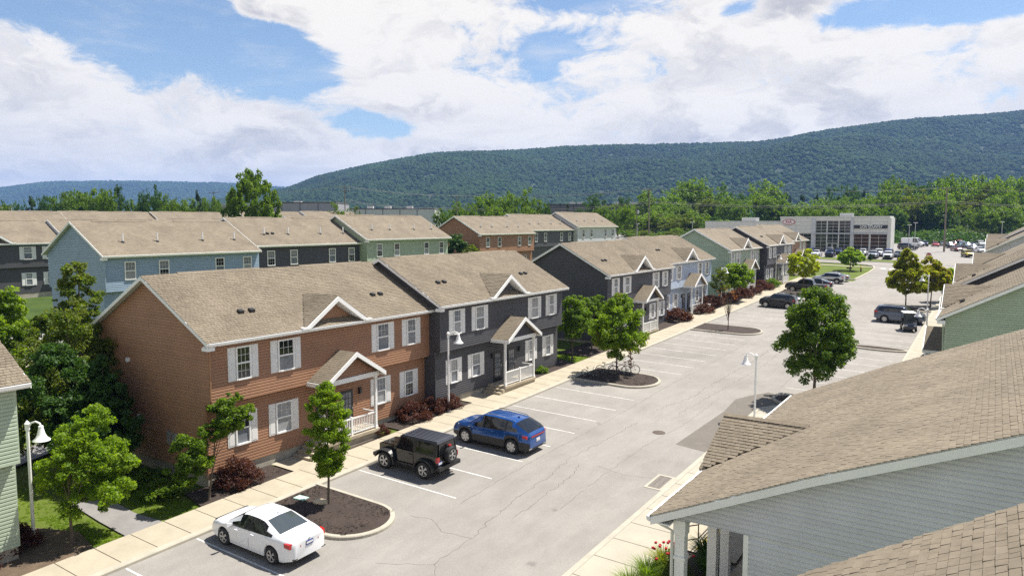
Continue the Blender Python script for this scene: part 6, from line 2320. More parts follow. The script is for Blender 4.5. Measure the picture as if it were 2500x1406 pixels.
def upole(key, label, X, Y, ztop, r=.16, arms=2, arm_ang=0.6, tr=False):
    z0 = gz(X, Y) - .2
    root = thing('utility_pole', label, 'utility pole', (X, Y, z0), arm_ang, 'wooden utility poles carrying the power lines')
    h = ztop - z0
    O('pole', MB().tube([(0, 0, 0), (0, 0, h)], [r, r * .62], 8).mesh('pole', M['wood'], 50), root)
    for k in range(arms):
        zz = h - .35 - .9 * k
        O('crossarm', MB().box((-1.25, -.06, zz - .06), (1.25, .06, zz + .06)).mesh('crossarm', M['wood']), root)
        ins = MB()
        for x in (-1.15, -.6, .6, 1.15):
            ins.lathe([(.05, zz + .06), (.07, zz + .12), (.04, zz + .2), (0, zz + .24)], 7, o=(x, 0, 0))
        O('insulator', ins.mesh('insulator', M['steel'], 40), root)
    if tr:
        O('transformer', MB().lathe([(0, h - 2.0), (.27, h - 2.0), (.28, h - 1.2), (.22, h - 1.1), (0, h - 1.08)], 12, o=(.4, 0, 0)).mesh('transformer', M['steel'], 40), root)
    POLES[key] = (X, Y, ztop, arm_ang)
    return root


upole('c', 'tall pale utility pole behind the charcoal house roof', -77.9, 184.2, 21.3, .2, 1, .45)
upole('r', 'tall utility pole beside the dealership car lot', -10.9, 216, 21.0, .26, 1, .45)
upole('a', 'utility pole above the roofs before the grey warehouse', -134.7, 128.5, 21.2, .17, 2, .9)
upole('b', 'thin utility pole left of the clump of bright trees', -123.9, 159.6, 19.6, .15, 1, .9)
upole('l', 'thin utility pole beside the tall broad tree', -184.1, 125.9, 20.9, .15, 1, .9)
upole('t', 'short utility pole with transformer at the edge of the woods', -78.5, 177.3, 16.4, .13, 0, .45, True)
upole('e', 'utility pole off beyond the east roofs', 62, 250, 19.5, .2, 1, .45)


def wire(label, a, b_, offs, sag, rad, group):
    X0, Y0, z0, g0 = POLES[a]
    X1, Y1, z1, g1 = POLES[b_]
    b = MB()
    ax, dz = offs
    p0 = Vector((X0 + ax * math.cos(g0), Y0 + ax * math.sin(g0), z0 + dz))
    p1 = Vector((X1 + ax * math.cos(g1), Y1 + ax * math.sin(g1), z1 + dz))
    pts = [p0.lerp(p1, t) + Vector((0, 0, -sag * 4 * t * (1 - t))) for t in np.linspace(0, 1, 17)]
    b.tube(pts, rad, 4, caps=False)
    thing('power_line', label, 'wire', (0, 0, 0), 0, group, me=b.mesh('power_line', M['wire']))


WG = 'power lines strung between the poles'
NAMES = {'cr': 'between the pale pole and the dealership pole', 'ca': 'running left from the pale pole', 'ba': 'between the two western poles', 're': 'running right from the dealership pole', 'al': 'left of the warehouse pole'}
for pr_, sag in (('cr', 1.0), ('re', 1.0), ('cb', 1.0), ('ba', .6), ('al', .8)):
    nm = NAMES.get(pr_, NAMES['ca'])
    for (ax, dz), wd in (((-1.15, -.1), 'left outer top'), ((.6, -.1), 'middle top'), ((1.15, -.1), 'right outer top')):
        wire(wd + ' wire ' + nm, pr_[0], pr_[1], (ax, dz), sag, .016, WG)
    wire('thick lower cable ' + nm, pr_[0], pr_[1], (0, -3.4), sag * 1.3, .034, WG)
    wire('second lower cable ' + nm, pr_[0], pr_[1], (.15, -3.8), sag * 1.3, .024, WG)


def lot_light(label, X, Y, h=7.2):
    root = thing('lot_light', label, 'lot light', (X, Y, gz(X, Y)), 0, 'slim light poles of the dealer lot')
    O('pole', MB().tube([(0, 0, 0), (0, 0, h)], .075, 6).mesh('pole', M['steel'], 40), root)
    O('lamp_head', MB().hexa([(-.45, -.2, h), (.45, -.2, h), (.45, .2, h), (-.45, .2, h), (-.4, -.16, h + .16), (.4, -.16, h + .16), (.4, .16, h + .16), (-.4, .16, h + .16)]).mesh('lamp_head', M['offwhite']), root)


lot_light('slim lot light left of the dark name board', -24.6, 187.5)
lot_light('slim lot light right of the dealership corner', -17.0, 194.0)
lot_light('slim lot light just behind the one at the dealership corner', -17.4, 214, 7.2)
lot_light('slim lot light in front of the dark trees at the east', 1.2, 226, 7.6)
lot_light('slim lot light farthest east behind the last roof', 8.5, 238, 7.8)
lot_light('slim lot light left of the pale utility pole', -80.0, 181.5, 5.2)
lot_light('slim lot light right of the pale utility pole', -66.5, 186, 5.5)


# ================================================================== dealership
def dealership():
    Y = 200.0
    zb = 4.7
    root = thing('dealership', 'white panelled car dealership with glass front and dark name board', 'building', (0, Y, 0))
    pan = pm('white_facade_panel', (.62, .62, .585), .45, .05, .8)
    grey = pm('grey_facade', (.50, .52, .55), .4, .05, .8)
    XA, XB, XC = -68.0, -47.6, -21.6
    O('wall', MB().box((XB, .30, zb - 1), (XC + .1, 8, 13.35)).box((XA, .8, zb - 1), (XB, 20, 12.35)).mesh('wall', pan), root)
    cop = MB().box((XB - .1, -.1, 13.36), (XC - .2, 8.1, 13.75)).box((XA - .1, .6, 12.36), (XB - .1, 20.1, 12.6))
    O('parapet', cop.mesh('parapet', pan), root)

    def panels(x0, x1, z0, z1, nx, nz, y=0.0, mt=pan):
        dx, dz_ = (x1 - x0) / nx, (z1 - z0) / nz
        me = MB().box((.015, y + .0, .015), (dx - .015, y + .28, dz_ - .015)).mesh('facade_panel', mt)
        for i in range(nx):
            for j in range(nz):
                O('facade_panel', me, root, (x0 + i * dx, 0, z0 + j * dz_))

    panels(XB, -39.75, 9.45, 13.35, 2, 4)
    panels(-29.85, -22.2, 9.55, 13.35, 2, 4)
    panels(XA, XB, 9.9, 12.35, 6, 2, .5)
    O('pillar', MB().box((-39.75, -.12, zb), (-38.85, .32, 13.33)).mesh('pillar', grey), root)
    O('pillar', MB().box((-30.5, -.12, zb), (-29.86, .32, 13.33)).mesh('pillar', grey), root)
    O('pillar', MB().box((-22.2, -.12, zb), (-21.45, .34, 13.33)).mesh('pillar', pan), root)
    O('header', MB().box((-38.85, -.05, 12.62), (-30.5, .30, 13.34)).mesh('header', pan), root)
    O('canopy_band', MB().box((-39.75, -.45, 9.30), (-22.2, .30, 9.52)).mesh('canopy_band', grey), root)

    def glazing(x0, x1, z0, z1, nx, nz, posts):
        g = O('window', MB().box((x0, .24, z0), (x1, .29, z1)).mesh('window', M['glass_dark']), root)
        fr = MB()
        dx = (x1 - x0) / nx
        for i in range(nx + 1):
            wv = .13 if i in posts else .028
            fr.box((x0 + i * dx - wv, .12 if i in posts else .18, z0), (x0 + i * dx + wv, .25, z1))
        O('mullion', fr.mesh('mullion', pan), g)
        fr = MB()
        for j in range(nz + 1):
            zz = z0 + (z1 - z0) * j / nz
            fr.box((x0, .20, zz - .028), (x1, .245, zz + .028))
        O('transom', fr.mesh('transom', pan), g)

    glazing(-38.85, -30.5, 9.55, 12.62, 6, 4, (0, 2, 4, 6))
    glazing(-38.85, -30.5, zb, 9.30, 6, 5, (0, 2, 4, 6))
    glazing(-29.86, -22.2, zb, 9.30, 4, 5, (0, 2, 4))
    glazing(-47.5, -39.75, zb, 9.30, 4, 5, (0, 2, 4))
    for k, x in enumerate((-35.9, -34.65)):
        d = O('door', MB().box((x, .05, zb), (x + 1.15, .12, zb + 2.3)).mesh('door', pan), root)
        O('door_glass', MB().box((x + .12, .03, zb + .2), (x + 1.03, .05, zb + 2.15)).mesh('door_glass', M['glass_dark']), d)
    sb_ = O('name_board', MB().box((-29.75, -.22, 10.72), (-22.2, -.02, 11.52)).mesh('name_board', pm('name_board_dark', (.010, .014, .020), .4, 0)), root)
    text_mesh('lettering', 'LION COUNTRY', .86, M['platew'], sb_, (-25.85, -.235, 11.10), (R(90), 0, 0), .01, 'CENTER', .78, .022)
    # oval maker sign
    n = 28
    ov = [(1.55 * math.cos(2 * PI * k / n), .72 * math.sin(2 * PI * k / n)) for k in range(n)]
    iv = [(1.36 * math.cos(2 * PI * k / n), .57 * math.sin(2 * PI * k / n)) for k in range(n)]
    o1 = O('oval_sign', MB().extr([(-45.45 + a, 12.33 + b) for a, b in ov], lambda x, z, y: (x, y, z), -.16, -.01).mesh('oval_sign', M['signred']), root)
    O('oval_face', MB().extr([(-45.45 + a, 12.33 + b) for a, b in iv], lambda x, z, y: (x, y, z), -.18, -.161).mesh('oval_face', M['platew']), o1)
    text_mesh('lettering', 'KIA', .95, M['signred'], o1, (-45.45, -.19, 12.33), (R(90), 0, 0), .006, 'CENTER', 1.05, .03)
    O('service_band', MB().box((XA + .3, .47, 9.25), (XB - 8, .52, 9.85)).mesh('service_band', pm('service_band_dark', (.010, .014, .020), .4, 0)), root)
    text_mesh('lettering', 'SERVICE', .6, M['platew'], root, (-60.9, .45, 9.55), (R(90), 0, 0), .006, 'CENTER', 1.0, .01)
    O('roof_unit', MB().box((-60, 8, 12.6), (-56, 11, 13.6)).box((-34, 5, 13.75), (-31, 7.5, 14.6)).mesh('roof_unit', M['steel']), root)


dealership()


# ---- warehouses beyond the western rows
def warehouse(label, X0, Y0, X1, Y1, dep, ztop, mat, trim, units=0, name='warehouse'):
    a, b_ = Vector((X0, Y0)), Vector((X1, Y1))
    d = (b_ - a)
    L = d.length
    ang = math.atan2(d.y, d.x)
    z0 = gz(X0, Y0) - .5
    root = thing(name, label, 'building', (X0, Y0, z0), ang, 'flat roofed warehouses beyond the houses')
    h = ztop - z0
    O('wall', MB().box((0, 0, 0), (L, dep, h)).mesh('wall', mat), root)
    O('roof_edge', MB().box((-.1, -.12, h - .35), (L + .1, dep + .1, h + .05)).mesh('roof_edge', trim), root)
    rr = random.Random(int(L * 10))
    n = max(3, int(L / 6))
    pl = MB()
    for k in range(n + 1):
        pl.box((L * k / n - .12, -.10, 0), (L * k / n + .12, -.001, h - .36))
    O('pilaster', pl.mesh('pilaster', trim), root)
    for k in range(units):
        x = rr.uniform(.1, .85) * L
        O('roof_unit', MB().box((x, dep * .3, h + .05), (x + 2.6, dep * .3 + 2, h + 1.2)).box((x + .3, dep * .3 - .02, h + .25), (x + 2.2, dep * .3, h + 1.0)).mesh('roof_unit', M['offwhite']), root)
    return root


WGREY = pm('warehouse_grey', (.30, .29, .33), .7, .06, .3)
WWHITE = pm('warehouse_white', (.50, .50, .49), .6, .05, .3)
WDARK = pm('warehouse_dark', (.11, .10, .11), .7, .06, .3)
warehouse('grey flat roofed warehouse left of the utility pole', -204.8, 166.2, -189.3, 176.5, 20, 19.2, WGREY, WDARK)
warehouse('low white roofed warehouse behind the grey one', -222.9, 214.5, -193.3, 233.9, 25, 18.0, WWHITE, WDARK, 3)
warehouse('long dark warehouse at the foot of the hill', -170.2, 285.6, -120.0, 318.8, 25, 20.6, WDARK, M['black'], 4)
warehouse('pale warehouse hidden behind the tall broad tree', -232.4, 160.2, -206, 177.6, 20, 18.8, WGREY, WWHITE, 2)
warehouse('small white building at the far left edge', -262, 92, -254, 98, 10, 17.5, WWHITE, WDARK)
FAR = [(-198.5, 79.8, 13.4, 5.9, 'dark'), (-199.2, 85.5, 14.3, 5.6, 'pine'), (-201.6, 89.9, 14.0, 5.7, 'dark'), (-204.0, 94.4, 15.0, 7.5, 'bright'),
       (-198.0, 96.1, 16.0, 8.4, 'bright'), (-190.9, 97.2, 16.3, 8.8, 'bright'), (-172.8, 91.1, 15.6, 5.7, 'mid'), (-173.7, 93.0, 16.5, 6.0, 'pineb'),
       (-178.1, 99.4, 13.4, 6.1, 'mid'), (-169.2, 99.6, 16.5, 5.9, 'darkoval'), (-176.5, 106.5, 13.9, 4.7, 'dark'), (-174.1, 108.2, 14.2, 6.2, 'bright'),
       (-173.7, 112.0, 13.7, 5.3, 'bright'), (-163.2, 107.1, 15.1, 3.8, 'pine'), (-169.5, 114.8, 14.0, 5.1, 'bright'), (-255.4, 144.9, 16.1, 5.8, 'dark'),
       (-168.8, 117.5, 11.9, 4.3, 'mid'), (-109.7, 82.5, 17.2, 9.0, 'big'), (-124.9, 116.4, 11.8, 5.4, 'bright'), (-123.4, 121.0, 10.9, 4.2, 'olive'),
       (-120.2, 149.6, 10.0, 5.3, 'bright'), (-126.4, 163.8, 12.0, 5.8, 'bright'), (-117.5, 157.5, 11.3, 6.0, 'mid'), (-119.9, 168.4, 14.9, 9.2, 'bright'),
       (-113.2, 166.8, 14.7, 7.9, 'mid'), (-107.3, 168.4, 15.2, 8.0, 'bright'), (-102.9, 167.3, 11.8, 5.5, 'bright'), (-98.3, 164.2, 11.1, 3.2, 'dark'),
       (-103.0, 149.0, 10.8, 8.1, 'mid'), (-98.3, 152.1, 10.2, 8.1, 'bright'), (-111.4, 216.2, 14.1, 8.1, 'dark'), (-112.1, 209.4, 11.2, 5.3, 'dark'),
       (-99.9, 217.8, 13.3, 5.9, 'dark'), (-94.3, 197.1, 10.8, 6.6, 'bright'), (-88.2, 195.0, 10.4, 7.1, 'mid'), (-103.6, 209.0, 10.5, 6.5, 'mid'),
       (-115.7, 207.0, 10.7, 3.3, 'pine'), (-203.0, 85.3, 13.5, 4.1, 'dark'), (-193.1, 84.7, 14.5, 4.4, 'dark'), (-192.4, 87.6, 14.0, 5.0, 'dark'),
       (-193.5, 91.8, 15.4, 7.2, 'bright'), (-200.2, 99.5, 16.4, 8.1, 'bright'), (-186.5, 96.4, 15.2, 6.1, 'mid'), (-176.2, 95.9, 14.2, 5.4, 'pineb'),
       (-177.9, 101.9, 13.1, 4.6, 'mid'), (-175.1, 101.7, 15.8, 4.6, 'dark'), (-170.7, 102.0, 14.9, 4.5, 'mid'), (-170.5, 104.4, 13.1, 4.6, 'mid'),
       (-169.6, 107.5, 13.7, 5.6, 'bright'), (-167.2, 111.5, 13.7, 4.7, 'mid'), (-166.6, 114.3, 13.1, 4.2, 'bright'), (-193.4, 77.1, 12.7, 4.8, 'mid'),
       (-131.0, 94.7, 15.2, 4.2, 'mid'), (-113.3, 266.3, 16.6, 14.8, 'mid'), (-107.9, 273.7, 17.3, 14.7, 'bright'), (-108.4, 287.3, 18.2, 14.9, 'bright'),
       (-105.3, 293.2, 22.5, 14.6, 'mid'), (-98.2, 291.4, 20.2, 15.3, 'mid'), (-85.0, 281.4, 18.0, 14.6, 'dark'), (-84.7, 331.3, 23.2, 17.6, 'mid'),
       (-80.1, 345.8, 17.9, 9.3, 'pine'), (-75.3, 354.9, 17.0, 7.2, 'pine'), (-68.4, 353.4, 17.2, 5.9, 'pine'), (-61.5, 340.2, 19.1, 7.1, 'pineb'),
       (-54.8, 344.8, 20.6, 11.5, 'dark'), (-49.2, 354.3, 19.0, 6.1, 'pine'), (-38.1, 332.1, 25.5, 14.1, 'mid'), (-29.3, 329.1, 20.8, 17.5, 'dark'),
       (-26.6, 329.9, 22.9, 13.1, 'dark'), (-18.1, 338.6, 26.1, 16.6, 'mid'), (-13.1, 347.2, 26.0, 16.3, 'dark'), (-7.1, 355.3, 26.0, 18.8, 'mid'),
       (-2.0, 338.5, 23.9, 17.4, 'mid'), (1.9, 367.0, 26.4, 17.0, 'mid'), (8.7, 364.2, 28.2, 16.1, 'mid'), (13.6, 348.4, 24.6, 14.2, 'dark'),
       (-110.9, 248.0, 8.2, 9.9, 'bright'), (-99.7, 244.0, 10.0, 10.4, 'bright'), (-101.8, 254.0, 12.1, 9.9, 'mid'), (-93.0, 248.0, 10.9, 12.3, 'bright'),
       (-92.7, 270.5, 13.9, 11.8, 'olive'), (-89.8, 271.2, 12.9, 13.1, 'bright'), (-80.1, 265.3, 13.5, 11.5, 'mid'), (-75.3, 259.7, 12.3, 10.7, 'bright'),
       (-73.7, 272.2, 15.1, 9.8, 'mid'), (-67.6, 272.2, 14.4, 12.6, 'bright'), (-64.5, 274.9, 12.6, 12.2, 'bright'), (-59.8, 276.7, 11.2, 12.2, 'bright'),
       (-57.6, 288.9, 13.3, 13.7, 'bright'), (-52.4, 292.8, 13.6, 10.0, 'mid'), (-48.6, 296.5, 14.7, 11.0, 'mid'), (-39.3, 278.0, 14.7, 11.7, 'bright'),
       (-46.3, 305.7, 14.9, 15.5, 'bright'), (-40.2, 312.6, 17.9, 13.2, 'mid'), (-37.8, 316.8, 17.8, 12.6, 'mid'), (-31.4, 315.9, 20.4, 14.0, 'mid'),
       (-25.5, 301.4, 19.5, 13.9, 'olive'), (-19.1, 305.6, 19.4, 12.9, 'bright'), (-15.5, 297.7, 17.8, 14.1, 'mid'), (-11.1, 334.2, 18.8, 15.5, 'mid'),
       (-6.0, 330.9, 21.4, 14.4, 'olive'), (0.6, 338.9, 20.1, 15.1, 'olive'), (2.9, 311.1, 20.0, 13.5, 'mid'), (10.7, 346.8, 19.0, 13.8, 'bright'),
       (-98.1, 207.8, 7.9, 7.9, 'mid'), (-98.5, 220.5, 7.4, 9.8, 'bright'), (-89.6, 214.6, 8.1, 10.1, 'mid'), (-88.6, 214.9, 7.5, 10.1, 'olive'),
       (-88.5, 225.7, 7.8, 7.8, 'mid'), (-79.9, 216.7, 7.4, 9.8, 'olive'), (-77.1, 219.3, 8.1, 8.7, 'mid'), (-70.1, 212.5, 6.4, 6.8, 'dark'),
       (-67.2, 215.6, 5.6, 8.5, 'bright'), (-55.5, 268.7, 10.6, 9.6, 'mid'), (-50.0, 270.3, 10.9, 8.8, 'bright'), (-43.4, 266.2, 11.1, 8.7, 'mid'),
       (-40.0, 284.2, 12.7, 10.5, 'bright'), (-35.3, 281.6, 12.2, 9.9, 'mid'), (-30.0, 288.1, 12.9, 9.3, 'mid'), (-31.4, 287.0, 10.7, 10.7, 'dark'),
       (-28.1, 305.1, 10.5, 13.2, 'olive'), (-23.5, 309.9, 13.2, 13.0, 'mid'), (-18.7, 300.1, 11.7, 9.3, 'dark'), (-16.5, 295.7, 12.4, 11.2, 'dark'),
       (-13.0, 312.6, 12.4, 10.8, 'dark'), (-9.9, 303.4, 14.3, 12.2, 'olive'), (-3.8, 292.2, 12.8, 11.9, 'mid'), (-0.6, 325.0, 15.0, 9.4, 'olive'),
       (1.2, 296.8, 12.5, 13.1, 'mid'), (6.8, 330.1, 14.5, 10.4, 'mid'), (10.2, 333.0, 13.4, 11.1, 'mid'), (-29.6, 290.8, 2.8, 7.7, 'bright'),
       (-25.2, 299.7, 4.1, 9.4, 'mid'), (-18.1, 278.7, 4.3, 7.0, 'bright'), (-16.0, 306.7, 4.7, 9.1, 'mid'), (-10.4, 283.8, 6.0, 8.2, 'mid'),
       (-7.5, 306.6, 4.1, 9.2, 'olive'), (-3.0, 316.3, 5.0, 10.1, 'olive'), (0.9, 299.2, 6.8, 7.4, 'olive'), (5.4, 318.1, 6.4, 8.6, 'bright'),
       (-86.5, 189.7, 3.5, 6.5, 'mid'), (-85.9, 197.0, 3.1, 6.8, 'olive'), (-75.5, 185.5, 3.0, 6.4, 'bright'), (-72.9, 187.9, 3.3, 4.9, 'olive'),
       (-72.9, 193.1, 3.9, 4.9, 'mid'), (-75.4, 209.7, 2.4, 5.3, 'bright'), (-364.5, 280.8, 15.7, 9.9, 'mid'), (-327.5, 266.7, 15.1, 10.0, 'mid')]


# ================================================================== far trees
def far_variant(kind, seed):
    rng = np.random.default_rng(seed)
    if kind == 'pine':
        cl = crown_clusters(rng, (0, 0, .53), .46, .46, .50, 70, .075, 'pyramid')
        lf, n, s = 'leaf_pine', 3000, .020
    elif kind == 'pineb':
        cl = crown_clusters(rng, (0, 0, .52), .48, .48, .50, 70, .085, 'pyramid') + crown_clusters(rng, (.1, 0, .5), .3, .3, .42, 30, .08, 'column')
        lf, n, s = 'leaf_dark', 3400, .020
    elif kind == 'darkoval':
        cl = crown_clusters(rng, (0, 0, .55), .42, .42, .43, 70, .085, 'egg')
        lf, n, s = 'leaf_dark', 3200, .022
    elif kind == 'big':
        cl = crown_clusters(rng, (0, 0, .56), .47, .47, .40, 300, .06, 'round', -.3, .12)
        lf, n, s = 'leaf_mid', 22000, .016
    else:
        cl = []
        for k in range(5):
            a = rng.uniform(0, 6.28)
            cl += crown_clusters(rng, (.20 * math.cos(a), .20 * math.sin(a), rng.uniform(.42, .70)), .30, .30, .27, 34, .075, 'round')
        lf = {'bright': 'leaf_wood', 'mid': 'leaf_mid', 'dark': 'leaf_dark', 'olive': 'leaf_olive', 'big': 'leaf_mid'}[kind]
        n, s = 4200, .022
    # normalise: top at 1, half width .5
    zt = max(c_[2] + .6 * c_[3] for c_ in cl)
    rt = sorted(math.hypot(c_[0], c_[1]) + .7 * c_[3] for c_ in cl)[int(len(cl) * .95)]
    cl = [(c_[0] * .5 / rt, c_[1] * .5 / rt, c_[2] / zt, c_[3] * .9) for c_ in cl]
    return leaf_mesh('crown', cl, n, s, M[lf], rng, .45), trunk_mesh(rng, .8, .022, cl, 8)


FV = {}
for kk in ('bright', 'mid', 'dark', 'olive'):
    FV[kk] = [far_variant(kk, 300 + 10 * len(FV) + q) for q in range(3)]
for kk in ('pine', 'pineb', 'darkoval', 'big'):
    FV[kk] = [far_variant(kk, 400 + 10 * len(FV))]
KN = {'bright': 'bright green broadleaf tree', 'mid': 'mid green broadleaf tree', 'dark': 'dark green broadleaf tree', 'olive': 'olive green broadleaf tree', 'pine': 'narrow dark conifer', 'pineb': 'bushy dark conifer', 'darkoval': 'dark oval tree', 'big': 'tall broad green tree'}
rf_ = random.Random(17)
ORD = ['first', 'second', 'third', 'fourth', 'fifth', 'sixth', 'seventh', 'eighth', 'ninth', 'tenth', 'eleventh', 'twelfth', 'thirteenth', 'fourteenth', 'fifteenth', 'sixteenth', 'seventeenth', 'eighteenth', 'nineteenth', 'twentieth',
       'twenty-first', 'twenty-second', 'twenty-third', 'twenty-fourth', 'twenty-fifth', 'twenty-sixth', 'twenty-seventh', 'twenty-eighth', 'twenty-ninth', 'thirtieth']


def img_x(X, Y):
    return (X * math.cos(R(33.52)) + Y * math.sin(R(33.52))) / (-X * math.sin(R(33.52)) + Y * math.cos(R(33.52)))


seen = {}
for X, Y, h, wd, kind in sorted(FAR, key=lambda t: img_x(t[0], t[1])):
    ix = img_x(X, Y)
    where, gp = ('in the belt beyond the western roofs', 'trees beyond the western roofs') if ix < -.28 else \
        (('before the long dark warehouse', 'trees in front of the dark warehouse') if ix < .17 else
         (('in the woods left of the dealership', 'woods behind the dealership') if ix < .36 else ('in the woods right of the oval sign', 'woods behind the dealership')))
    k_ = seen[(kind, where)] = seen.get((kind, where), -1) + 1
    lb = ORD[k_] + ' ' + KN[kind] + ' from the left ' + where
    if kind == 'big':
        lb = 'tall broad green tree standing alone above the western roofs'
    cm, tm = rf_.choice(FV[kind])
    o = thing('conifer' if 'pine' in kind else 'broadleaf_tree', lb, 'tree', (X, Y, gz(X, Y)), rf_.uniform(0, 6.28), gp + ', ' + kind)
    sw = wd * 1.06
    hk = 1.02 if ix < -.28 and kind != 'big' else 1.03
    O('crown', cm, o, None, None, (sw, sw, h * hk))
    O('trunk', tm, o, None, None, (sw, sw, h))

# undergrowth that closes the foot of the woods
rng = np.random.default_rng(55)
cl = []
for k in range(420):
    t = rng.random()
    x = -95 + 150 * t
    y = 262 + rng.uniform(0, 30) + max(0, (-40 - x)) * -.9
    cl.append((x, y, gz(x, y) + rng.uniform(.5, 3.2), rng.uniform(1.2, 2.6)))
for k in range(260):
    x = rng.uniform(-235, -100)
    y = 118 + (x + 235) * .55 + rng.uniform(-5, 25)
    cl.append((x, y, gz(x, y) + rng.uniform(.5, 3.5), rng.uniform(1.2, 2.8)))
u = O('undergrowth', leaf_mesh('undergrowth', cl, 42000, .34, M['leaf_dark'], rng, .4))
u['kind'] = 'stuff'
u['label'] = 'dark undergrowth at the foot of the far woods'


# ================================================================== wooded hills
def ridge_mesh(name, pts, base_k, zbase, ncol, nrow, seed, back=1.35):
    pts = [Vector(p) for p in pts]
    b = MB()
    vs = []
    xs = np.linspace(0, len(pts) - 1, ncol)
    for q in xs:
        i = min(int(q), len(pts) - 2)
        p = pts[i].lerp(pts[i + 1], q - i)
        for j in range(nrow):
            t = j / (nrow - 1) * 1.25
            if t <= 1:
                k = base_k + (1 - base_k) * t
                e = t * t * (3 - 2 * t) * .55 + t * .45
                z = zbase + (p.z - zbase) * e
            else:
                k = 1 + (t - 1) / .25 * (back - 1)
                z = p.z - (p.z - zbase) * ((t - 1) / .25) ** 1.3 * .6
            X, Y = p.x * k, p.y * k
            nz = mnoise.fractal(Vector((X * .0022, Y * .0022, seed)), 1.0, 2.0, 4) * 62 * math.sin(min(t, 1) * PI) ** .8
            vs.append((X, Y, z + nz * (p.z - zbase) / 260))
    n = nrow
    fs = [(i * n + j, (i + 1) * n + j, (i + 1) * n + j + 1, i * n + j + 1) for i in range(ncol - 1) for j in range(nrow - 1)]
    b.add(vs, fs)
    return b


RIDGE = [(-2050, 1100, 30), (-1850, 1190, 62), (-1721, 1276, 86), (-1629, 1340, 105), (-1555, 1392, 138), (-1444, 1469, 168), (-1305, 1563, 194), (-1212, 1626, 202), (-979, 1782, 219), (-745, 1938, 227), (-558, 2063, 233), (-418, 2157, 252), (-279, 2252, 280), (-139, 2347, 298), (47, 2472, 315), (234, 2597, 326), (500, 2760, 330)]
FARR = [(-5600, 1250, 150), (-5189, 1638, 170), (-4797, 1902, 210), (-4602, 2034, 236), (-4308, 2230, 250), (-4012, 2425, 245), (-3717, 2620, 238), (-3420, 2814, 210), (-3026, 3072, 185), (-2500, 3300, 160)]
HILLM = pm('forest_floor', (.020, .036, .014), .95, .3, .01)


def tree_blob_group(name, mat, dens, smin, smax, detail):
    g = bpy.data.node_groups.new(name, 'GeometryNodeTree')
    g.interface.new_socket('Geometry', in_out='INPUT', socket_type='NodeSocketGeometry')
    g.interface.new_socket('Geometry', in_out='OUTPUT', socket_type='NodeSocketGeometry')
    n = g.nodes
    L_ = g.links.new
    gi, go = n.new('NodeGroupInput'), n.new('NodeGroupOutput')
    dp = n.new('GeometryNodeDistributePointsOnFaces')
    dp.inputs['Density'].default_value = dens
    dp.inputs['Seed'].default_value = 4
    ico = n.new('GeometryNodeMeshIcoSphere')
    ico.inputs['Radius'].default_value = 1.0
    ico.inputs['Subdivisions'].default_value = detail
    sp = n.new('GeometryNodeSetPosition')
    nz = n.new('ShaderNodeTexNoise')
    nz.inputs['Scale'].default_value = 2.6
    nz.inputs['Detail'].default_value = 2
    nm = n.new('GeometryNodeInputNormal')
    sub = n.new('ShaderNodeMath')
    sub.operation = 'SUBTRACT'
    sub.inputs[1].default_value = .5
    ml = n.new('ShaderNodeMath')
    ml.operation = 'MULTIPLY'
    ml.inputs[1].default_value = 1.5
    sc = n.new('ShaderNodeVectorMath')
    sc.operation = 'SCALE'
    L_(nz.outputs['Fac'], sub.inputs[0])
    L_(sub.outputs[0], ml.inputs[0])
    L_(nm.outputs[0], sc.inputs[0])
    L_(ml.outputs[0], sc.inputs['Scale'])
    L_(ico.outputs['Mesh'], sp.inputs['Geometry'])
    L_(sc.outputs[0], sp.inputs['Offset'])
    sm = n.new('GeometryNodeSetMaterial')
    sm.inputs['Material'].default_value = mat
    L_(sp.outputs[0], sm.inputs['Geometry'])
    ip = n.new('GeometryNodeInstanceOnPoints')
    L_(gi.outputs[0], dp.inputs['Mesh'])
    L_(dp.outputs['Points'], ip.inputs['Points'])
    L_(sm.outputs[0], ip.inputs['Instance'])
    rv = n.new('FunctionNodeRandomValue')
    rv.data_type = 'FLOAT_VECTOR'
    rv.inputs[0].default_value = (0, 0, 0)
    rv.inputs[1].default_value = (.5, .5, 6.28)
    L_(rv.outputs[0], ip.inputs['Rotation'])
    rs_ = n.new('FunctionNodeRandomValue')
    rs_.data_type = 'FLOAT'
    rs_.inputs[2].default_value = smin
    rs_.inputs[3].default_value = smax
    L_(rs_.outputs[1], ip.inputs['Scale'])
    L_(ip.outputs['Instances'], go.inputs[0])
    return g


def blob_mat(name, a, b_):
    mt = bpy.data.materials.new(name)
    mt.use_nodes = True
    t = NT(mt.node_tree)
    p = mt.node_tree.nodes['Principled BSDF']
    oi = t.n('ShaderNodeObjectInfo')
    pos = t.n('ShaderNodeNewGeometry').outputs['Position']
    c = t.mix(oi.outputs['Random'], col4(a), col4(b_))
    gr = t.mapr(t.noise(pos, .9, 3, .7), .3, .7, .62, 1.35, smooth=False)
    big = t.mapr(t.noise(pos, .0045, 4, .65), .3, .7, .62, 1.45, smooth=False)  # broad tone patches of mixed forest, painted stronger in place of cloud shadows
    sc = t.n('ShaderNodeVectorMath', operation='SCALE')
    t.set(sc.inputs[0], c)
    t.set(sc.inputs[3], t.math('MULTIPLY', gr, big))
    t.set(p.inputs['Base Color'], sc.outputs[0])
    p.inputs['Roughness'].default_value = .9
    p.inputs['Specular IOR Level'].default_value = .1
    bmp = t.n('ShaderNodeBump')
    bmp.inputs['Strength'].default_value = 1.0
    bmp.inputs['Distance'].default_value = 1.6
    t.set(bmp.inputs['Height'], t.noise(pos, .55, 3, .7))
    t.set(p.inputs['Normal'], bmp.outputs[0])
    return mt


